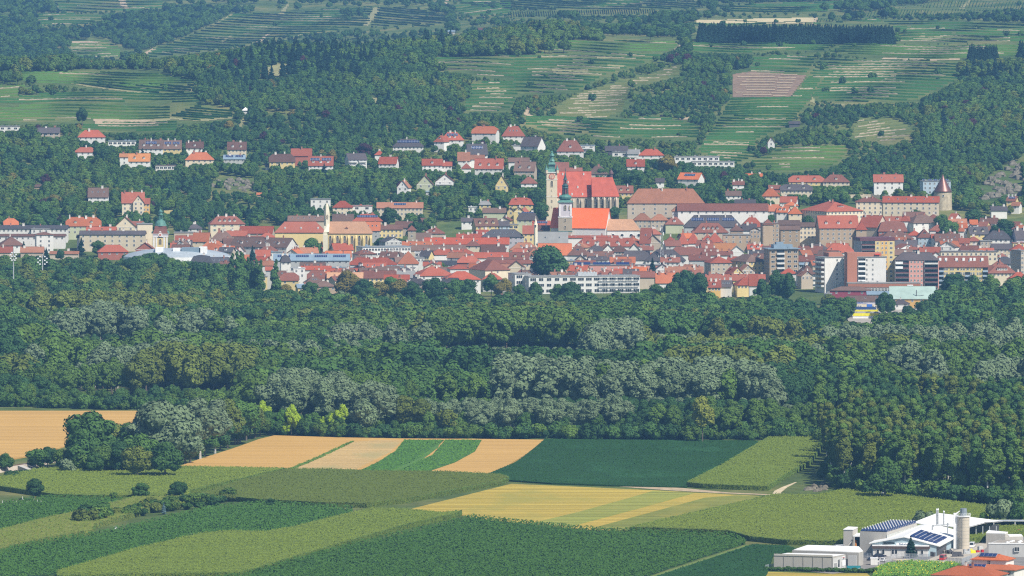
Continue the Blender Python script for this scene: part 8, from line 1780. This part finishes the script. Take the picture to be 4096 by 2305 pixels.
# undergrowth that closes the foot of the forest edge
for u in np.arange(-60, 4200, 16):
    v = np.interp(u, eu, ev_) + random.uniform(-5, 3); g_ = ground(u, v)
    wd.add(g_[0], g_[1] + 3, random.uniform(3.5, 7.5), random.choice('ggmd'), 'bush', False, 1.1)
    if random.random() < .8: g_ = ground(u + 8, v - 6); wd.add(g_[0], g_[1] + 3, random.uniform(6, 12), random.choice('gdmg'), 'round', False, .9)
# ------------------------------------------------------------------ trees of the town and the park
def tg(lst, grp=None):
    for u, v, h, c, st, w, lab in lst: plant_uv(u, v, h, c, st, lab, grp, w, ymin=4000)
tg([(2185, 988, 27, 'd', 'round', 1.25, 'huge dense round dark green tree in the middle of town')])
for i, (x, y, h) in enumerate(((1310,775,27),(1410,750,30),(1475,745,30),(1505,770,28),(1575,835,26),(1690,870,25),(1755,880,25),(1640,900,23),(2000,875,27),(1440,800,27))):
    plant_uv(600 + x/4, 820 + y/4, h * 1.15, 'g', 'column', 'single poplar column standing apart right of the group' if i == 8 else 'dark poplar column of the tight group left of centre', None if i == 8 else 'poplar columns left of centre', 1.05, ymin=4000)
for x, y in ((870,935),(960,940),(1050,935),(690,930),(780,960)): plant_uv(600 + x/4, 820 + y/4, 23, 'd', 'column', 'lower dark poplar column left of the tight group', 'lower poplar columns', 1.3, ymin=4000)
tg([(1643,960,17,'k','cone',.9,'dark pointed spruce between red roofs, right of the poplar group') if False else (1010,983,18,'k','cone',.9,'dark spruce between red roofs above the poplars'),
 (2610,1030,17,'k','cone',.9,'left spruce of the pair at the foot of the lattice mast'),(2646,1050,13,'k','cone',.9,'right spruce of the pair at the foot of the lattice mast'),
 (1023,918,9,'g','round',1.3,'round bush between red roofs left of the monastery church'),(1250,955,15,'g','round',1,'tree below the yellow nave wall'),(1765,1052,9,'m','round',1.3,'light green round tree behind the civic building'),(1388,1085,19,'a','round',1.15,'large yellowing tree at the park edge'),
 (1345,955,9,'g','round',1,'left green tree before the choir'),(1385,958,9,'g','round',1,'middle green tree before the choir'),(1455,950,13,'g','round',1,'tree at the end of the choir'),(1530,952,9,'g','round',1.5,'low green trees below the yellow house'),(1600,955,9,'g','round',1.3,'green tree below the stone tower'),
 (1555,832,15,'d','round',1,'dark tree before the long pale school'),(1500,845,12,'g','round',1.1,'tree left of the dark one before the long pale school'),(1640,855,12,'g','round',1.2,'tree right of the dark one before the long pale school'),(1720,872,12,'m','round',1.1,'light green round tree above the brown villa'),(1660,890,14,'d','round',1,'dark tree beside the stone tower'),
 (2350,930,5,'g','round',1.1,'small tree at the foot of the white church'),(2455,828,10,'d','round',1,'dark conifer beside the white church gable'),(2480,660,16,'g','round',1.2,'large tree right of the great church choir'),(2540,680,15,'d','round',1,'blue green tree right of the great church choir'),(2400,676,11,'g','round',1.1,'tree above the great church roof'),(2150,760,16,'d','round',1,'dark tree left of the clock tower, upper'),(2160,810,15,'d','round',1.1,'dark tree left of the clock tower, lower'),
 (2670,622,16,'a','round',1.3,'rust coloured broad tree above the monastery roof'),(3020,695,13,'g','round',1.2,'big tree right of the monastery roof, upper left'),(1330,600,12,'a','round',.9,'autumn coloured tree between brown and red roofed villas'),(1195,597,11,'a','round',.9,'tall autumn tree touching the plum roofed villa'),(1455,575,13,'r','round',1.2,'dark copper coloured tree above the slate roofed villa'),(410,585,17,'d','round',.95,'huge dark round tree left of the orange roofed villa'),(370,755,9,'r','round',1.2,'dark copper round tree beside the grey brown roof'),
 (330,430,15,'d','round',.8,'dark tree alone in the left vineyards'),(215,780,12,'a','round',1.1,'brownish tree on the left slope'),(190,790,10,'a','round',1,'second brownish tree on the left slope'),(1925,485,11,'a','round',1.4,'rust coloured tree left of the hill villas'),(730,1000+0,6,'g','round',1,'bush beside the grey hip roof') if False else (737,885,11,'d','round',.8,'oval dark bush beside the white bungalow'),(715,890,9,'g','round',1,'round bush left of the white bungalow'),
 (395,965,11,'g','round',1.1,'green tree before the long cream block'),(510,1020,8,'g','bush',1,'bush below the long cream block'),(510,955,8,'k','cone',1,'small dark spruce before the cream wall'),(325,950,13,'k','cone',1.1,'dark pine before the balcony building'),(95,965,10,'k','cone',1.2,'dark pine before the purple roof'),(185,990,8,'k','cone',1.2,'low dark pine before the salmon roof'),(240,1000,8,'d','round',1,'low dark tree before the balcony building'),
 (3230,865,13,'g','round',1,'tree left of the great granary'),(3660,840,11,'g','round',1,'tree below the round tower, left'),(3770,860,13,'g','round',1,'tree below the round tower, middle'),(3795,885,17,'g','round',1,'tree right of the white manor'),(4010,880,16,'d','round',1.2,'large dark tree at the right slope'),(3900,840,15,'d','round',1.2,'dark tree right of the round tower'),(3640,830,9,'g','round',1,'tree beside the ruin wall'),(3085,860,8,'g','round',1,'tree before the white houses with dormers'),
 (3210,968,5,'g','bush',1,'vine covered bush on the tan tenement') if False else (3050,1120,22,'d','tall',.85,'tall dark poplar cluster left of the magenta shed, first'),(3110,1085,24,'d','tall',.9,'tall dark poplar cluster left of the magenta shed, second'),(3150,1095,23,'d','tall',.8,'tall dark poplar cluster left of the magenta shed, third'),(2740,1085,22,'d','round',.9,'big dark tree before the long red roof, left one'),(2800,1095,23,'d','tall',.9,'big dark tree before the long red roof, right one'),(2690,1130,17,'g','round',1,'tree left of the big dark pair'),(2620,1140,15,'g','round',1,'thin tree left of the yellow house row'),(2580,1160,13,'g','round',1,'tree before the end of the modern school'),
 (2290,1130,14,'d','round',1.2,'broad dark tree before the modern school'),(2230,1140,12,'g','round',1,'airy tree before the modern school'),(2140,1130,13,'g','round',.9,'flat topped airy tree before the modern school'),(2080,1140,12,'g','round',.9,'small airy tree at the corner of the modern school'),(1965,1100,14,'g','round',1,'tree before the big beige block'),(2020,1115,12,'a','round',1,'yellowing tree before the big beige block'),(2000,1130,11,'a','round',1,'second yellowing tree before the big beige block'),
 (1450,1120,15,'d','round',1.1,'dark tree right of the large yellowing tree'),(1520,1130,13,'a','round',1.1,'yellowish tree in the park, left'),(1600,1120,15,'a','round',1.2,'yellowish tree in the park, middle'),(1560,1110,14,'g','round',1,'green tree between the yellowish park trees'),(1650,1130,16,'d','round',1.1,'dark park tree below the red civic building'),(1740,1115,17,'d','round',1.1,'large dark park tree below the red civic building'),(1820,1120,15,'g','round',1.1,'green park tree right of the red civic building'),(1870,1120,15,'d','round',1.1,'dark park tree left of the plum roofed hut'),(1480,1150,12,'g','round',1.1,'small green park tree'),
 (1240,1130,12,'g','round',1.1,'green tree below the yellow gabled house'),(1140,1140,11,'a','round',1.2,'olive tree below the single poplar'),(1110,1130,10,'a','round',1,'yellowing tree below the poplar group'),(1300,1150,10,'g','round',1.1,'tree before the square tan building'),(1360,1165,9,'s','round',1.1,'silver tree right of the square tan building'),
 (3360,1155,6,'o','bush',1.5,'broad olive bush beside the grey metal shed'),(3535,1172,16,'d','round',.85,'dark tree before the green roofed hall, left of it'),(3560,1180,16,'d','tall',.8,'slim tree left of the ochre goods hall'),(3390,1190,13,'g','round',1,'tree left of the depot'),(3310,1180,14,'o','round',1,'olive tree left of the depot'),(3780,1165,17,'g','tall',.9,'slim green tree right of the green roofed hall'),(3700,1205,9,'g','bush',1,'bush before the ochre wall'),(3640,1230,7,'d','bush',1,'dark bush on the yard edge')])
# belts of park trees: front edge of the town
for i, u in enumerate(range(478, 930, 17)):
    plant_uv(u + random.uniform(-4, 4), np.interp(u, [478, 600, 650, 690, 930], [1046, 1018, 1020, 1044, 1066]) + random.uniform(-5, 6), random.uniform(15, 19), random.choice('gdgm'), 'round', '%s tree in the row before the domed hall' % ('tall' if i % 3 else 'spreading'), 'trees before the domed hall', 1, ymin=4000)
BELT = [((-60, 1240), 1085, 1235, 'ggdmo'), ((600, 900), 1075, 1230, 'ggddm'), ((3520, 4200), 1170, 1250, 'gdgm'), ((1230, 2100), 1170, 1240, 'gdgmo'), ((2060, 2900), 1165, 1245, 'gdgm'), ((2900, 3240), 1180, 1250, 'ggdm'), ((3030, 3390), 1190, 1290, 'ddg')]
pk_n = 0
for (ua, ub), va, vb, cs in BELT:
    area_u = ub - ua; n = int(area_u / 26 * max(2, (vb - va) / 22))
    for i in range(int(n * 1.3)):
        u = random.uniform(ua, ub); v = random.uniform(va, vb) if ua < 3500 else random.uniform(np.interp(u, [3520, 3690, 3745, 3800, 4200], [1262, 1262, 1150, 1090, 1095]), vb)
        if ua == -60: v = random.uniform(np.interp(u, [-60, 100, 350, 480, 640, 880, 905, 1025, 1240], [1018, 1015, 1020, 1042, 1046, 1098, 1158, 1158, 1160]), vb)
        if 3330 < u < 3700 and v > 1195 and ua < 3500: continue
        h = random.uniform(11, 17) * (1.1 if u < 600 else 1.08); Y = hit(u, v, h, 4000)
        if Y is None or not free(xof(u, Y, h), Y, 4): continue
        x = xof(u, Y, h); 
        if 3390 < u < 3530 and v > 1170: continue
        pk_n += 1; c = random.choice(cs)
        if pk_n <= 230: plant(x, Y, h, c, 'round' if random.random() < .75 else 'tall', '%s park tree below %s' % (sg[c], ' '.join(DONE[int(np.argmin((dx - u) ** 2 + (dv - v) ** 2))][2].split(',')[0].split()[:9])), 'park trees, left' if u < 1240 else ('park trees, middle' if u < 3230 else 'park trees, right'), 1.1)
        else: wd2.append((x, Y, h, c))

for x, y, h, c in wd2: wd.add(x, y, h, c, 'round', True, 1.1)
scatter('woodland', wd.p, wd.pts, 'floodplain forest between the fields and the town', 'forest')
print('plain wood', len(wd.pts))

# the copse at the left of the wheat
cop = [(20,1815,8,'g','round'),(360,1655,24,'g','round'),(420,1690,17,'o','round'),(330,1720,18,'g','round'),(470,1700,15,'o','round'),(520,1695,17,'g','round'),(640,1610,29,'s','round'),(580,1640,24,'s','tall'),(700,1650,24,'s','round'),(760,1660,22,'s','tall'),(800,1610,27,'s','tall'),(860,1640,24,'s','tall'),(910,1660,22,'o','tall'),(950,1680,20,'g','round'),(560,1740,17,'g','round'),(480,1770,14,'d','round'),(420,1780,13,'m','round'),(660,1770,16,'g','round'),(740,1790,13,'m','round'),(820,1780,13,'g','round'),(880,1770,13,'d','round'),(300,1790,10,'m','round'),(250,1800,9,'m','round'),(190,1790,9,'d','round'),(150,1800,8,'g','bush'),(380,1810,10,'g','round'),(550,1790,14,'o','round'),(610,1810,9,'m','round'),(960,1740,13,'g','round'),(1000,1730,12,'g','round'),(1040,1720,11,'m','round'),(985,1700,17,'g','round'),(1020,1690,15,'o','round'),(940,1720,15,'d','round'),(1075,1715,11,'g','round'),(450,1820,8,'m','bush'),(520,1830,7,'g','bush'),(700,1820,8,'s','round'),(340,1830,7,'m','bush'),(270,1845,6,'s','bush'),(780,1840,6,'w','bush'),(640,1850,5,'d','bush')]
for i, (u, v, h, c, st) in enumerate(cop):
    if u > 660: v = np.interp(u, [660, 700, 1010, 1100], [1885, 1872, 1760, 1744]) - 8 - h * 8.5
    plant_uv(u, v, h, c, st, {'s': 'large silver leaved tree', 'o': 'olive green tree', 'g': 'green tree', 'm': 'mid green tree', 'd': 'dark tree', 'w': 'bright bush'}[c] + ' of the copse left of the wheat, ' + ('at its left end' if u < 400 else 'in its left part' if u < 560 else 'in its middle' if u < 760 else 'in its right part' if u < 930 else 'at its right end') + (', low' if h < 15 else ''), 'trees of the copse beside the wheat', 1.15)
for i, (u, v, h, st) in enumerate(YT):
    Yq = hit(u, np.interp(u, [980, 1090, 1400], [1714, 1743, 1747])); plant(xof(u, Yq), Yq, (vproj(0, Yq) - v) / F * Yq, 'yyw'[i % 3], st, ('bright yellow green' if i % 3 < 2 else 'fresh green') + ' tree at the dark forest edge, %s from the left' % ('second', 'first', 'fourth', 'sixth', 'seventh', 'eighth', 'ninth', 'eleventh', 'third', 'fifth', 'tenth')[i], 'yellow green trees at the forest edge', .8 if st == 'tall' else 1, name='locust_tree')
plant_uv(2810, 1590, 21, 'q', 'tall', 'yellowing tree at the forest edge above the soy field', None, .9, name='yellowing_tree')
# field trees, garden shrubs
for u, v, h, c, st, lab in ((133,1917,8.5,'d','round','broad dark tree standing in the maize at far left'),(563,1934,7,'g','round','round tree at the maize edge, left one of the pair'),(710,1928,7.5,'d','round','dark round tree at the maize edge, right one of the pair'),(458,1970,3.6,'m','round','small thin tree at the maize edge left of the pair'),(1080,1995,3.5,'d','round','small dark tree beside the vineyard corner'),
   (655,2010,5,'b','cone','small blue spruce in the garden strip'),(3425,1840,10,'g','round','dark pointed tree at the foot of the right wood'),(3540,1830,18,'g','round','large round tree before the right wood above the works'),(3300,1850,9,'d','round','dark tree beside the gravel heap')):
    plant_uv(u, v, h, c, st, lab, None, 1.25 if st == 'round' and h < 9 else 1)
for i in range(46):
    f_ = i / 45; u = 330 + 600 * f_ + random.uniform(-14, 14); v = 2095 - 85 * f_ ** .8 + random.uniform(-14, 10); g_ = ground(u, v)
    plant(g_[0], g_[1], random.uniform(2.2, 4.6) * (1.4 if f_ < .15 else 1), random.choice('gdmog'), 'bush', '%s shrub in the garden strip between vineyards, %s' % (random.choice(('broad', 'upright', 'loose')), ('at its left end', 'left of its middle', 'in its middle', 'right of its middle', 'at its right end')[min(4, int(f_ * 5))]), 'shrubs of the garden strip', 1.3)
for i in range(9): g_ = ground(20 + i * 12, 1925 - i * 3 + random.uniform(-6, 6)); plant(g_[0], g_[1], random.uniform(2, 3.4), random.choice('gd'), 'bush', 'low bush below the railway bank', 'bushes below the railway bank', 1.2)

# hillside woods: everything on the slope that is not vineyard, meadow or house
hw = Wood(); hs = []
opn = [(min(p[0] for p in q), max(p[0] for p in q), min(p[1] for p in q), max(p[1] for p in q), q) for q in OPEN]
def is_open(u, v):
    for a, b_, c, d, q in opn:
        if a <= u <= b_ and c <= v <= d and inpoly([u], [v], q)[0]: return True
    return False
VA_ = np.array(VIS); Y = 4960.0; nh = 0
TOWNB = [(-300,925),(400,925),(560,935),(700,925),(900,930),(1300,905),(1500,895),(1900,885),(2180,870),(2600,830),(3000,845),(3500,815),(3760,840),(4000,860),(4300,860)]
tu = [t_[0] for t_ in TOWNB]; tv = [t_[1] for t_ in TOWNB]
while Y < 9900:
    sp = 7.5 if Y < 6700 else 13.0; half = 2900 / F * Y; x = -half
    while x < half:
        xx = x + random.uniform(-.45, .45) * sp; y = Y + random.uniform(-.45, .45) * sp; x += sp
        z = TZ(xx, y); u = uof(xx, y, z); v = vproj(z, y)
        if v < -90 or v > np.interp(u, tu, tv): continue
        if 2920 < u < 3250 and 280 < v < 405: continue
        if is_open(u, v): 
            if random.random() > .006: continue
            hw.add(xx, y, random.uniform(3, 6), random.choice('gd'), 'bush'); continue
        if not free(xx, y, 3.2): continue
        nf = not free(xx, y + 9, 2) or not free(xx, y + 17, 0)
        if y > 6700:
            n = nz2(xx, y, 4)
            if n > .08 and random.random() < .88: continue
            h = random.uniform(6, 12)
            if is_open(u, v - h * F / y): h *= .4
            hw.add(xx, y, h, random.choice('ggdd' if n > 0 else 'dgkg'), 'round', True, 1.3); continue
        n = nz2(xx, y, 1.4); n2 = nz2(xx, y, .5, 2)
        if n2 > .52 and random.random() < .85: continue     # small clearings
        if v > 600 and random.random() < .12: continue
        wooded = v < 560
        con = (900 < u < 1500 and v < 330) or (abs(u - 3950) < 200 and v < 330)
        if con and random.random() < .2 and not is_open(u, v - 60): hw.add(xx, y, random.uniform(12, 18), 'k', 'cone', True); continue
        h = (7.5 + 2.5 * n + random.uniform(-2.5, 3)) * (1.25 if u < 2300 and v < 300 else 1)
        if 2048 < u < 3700 and 300 < v < 640: h *= .72
        if nf: h *= .6
        px = F / y; t_ = 0
        q_ = VA_[(VA_[:, 0] < u) & (VA_[:, 1] > u) & (VA_[:, 4] > y) & (VA_[:, 3] > v - h * px) & (VA_[:, 2] < v)]
        if len(q_): h = min(h, (v - q_[:, 3].max()) / px)
        if h < 1.2: continue
        for fq in (1, .62, .36, .2):
            if not is_open(u, v - h * fq * px): break
        else: continue
        h *= fq
        if h < 1.6: continue
        c = random.choice('gddg' if n < -.1 else ('ggmm' if n < .35 else 'mmog'))
        if random.random() < .012: c = random.choice('ar')
        if random.random() < .02 and h > 6 and not is_open(u, v - h * 1.5 * px): hw.add(xx, y, h * 1.5, 'k', 'cone', True); continue
        if v < 700 and random.random() < .3: hw.add(xx, y, h * .6, c, 'bush', True, 1.2)
        else: hw.add(xx, y, h, c, 'round', True, 1.12)
    Y += sp
# the spruce plantation and the small spruce stand at right
for u in np.arange(2800, 3575, 8):
    for k_ in range(7):
        v = 172 + (u - 2800) * .011 - k_ * 2.2; g_ = ground(u + random.uniform(-4, 4), v, 0, 6300)
        if g_: hw.add(g_[0], g_[1], random.uniform(11.5, 18), 'k', 'cone', True, .9)
for u in np.arange(3880, 3985, 8):
    for k_ in range(4):
        g_ = ground(u, 250 - k_ * 4, 0, 5800); hw.add(g_[0], g_[1], random.uniform(11, 15), 'k', 'cone', True, .9)
scatter('hill_woods', hw.p, hw.pts, 'woods, scrub and orchard trees of the hillside', 'forest')
print('hill wood', len(hw.pts))
# ------------------------------------------------------------------ the air
hz = MB(); hz.box(-15000, -200, -12, 15000, 15000, 262)
mh = bpy.data.materials.new('haze'); mh.use_nodes = True; t = mh.node_tree; t.nodes.clear()
pv = t.nodes.new('ShaderNodeVolumePrincipled'); pv.inputs['Color'].default_value = (.25, .56, 1.0, 1); pv.inputs['Density'].default_value = 4.0e-5; pv.inputs['Anisotropy'].default_value = 0.0
mo = t.nodes.new('ShaderNodeOutputMaterial'); t.links.new(pv.outputs[0], mo.inputs['Volume'])
hb = hz.build('haze', mh); tag(hb, kind='stuff')
print('objects', len(bpy.data.objects))
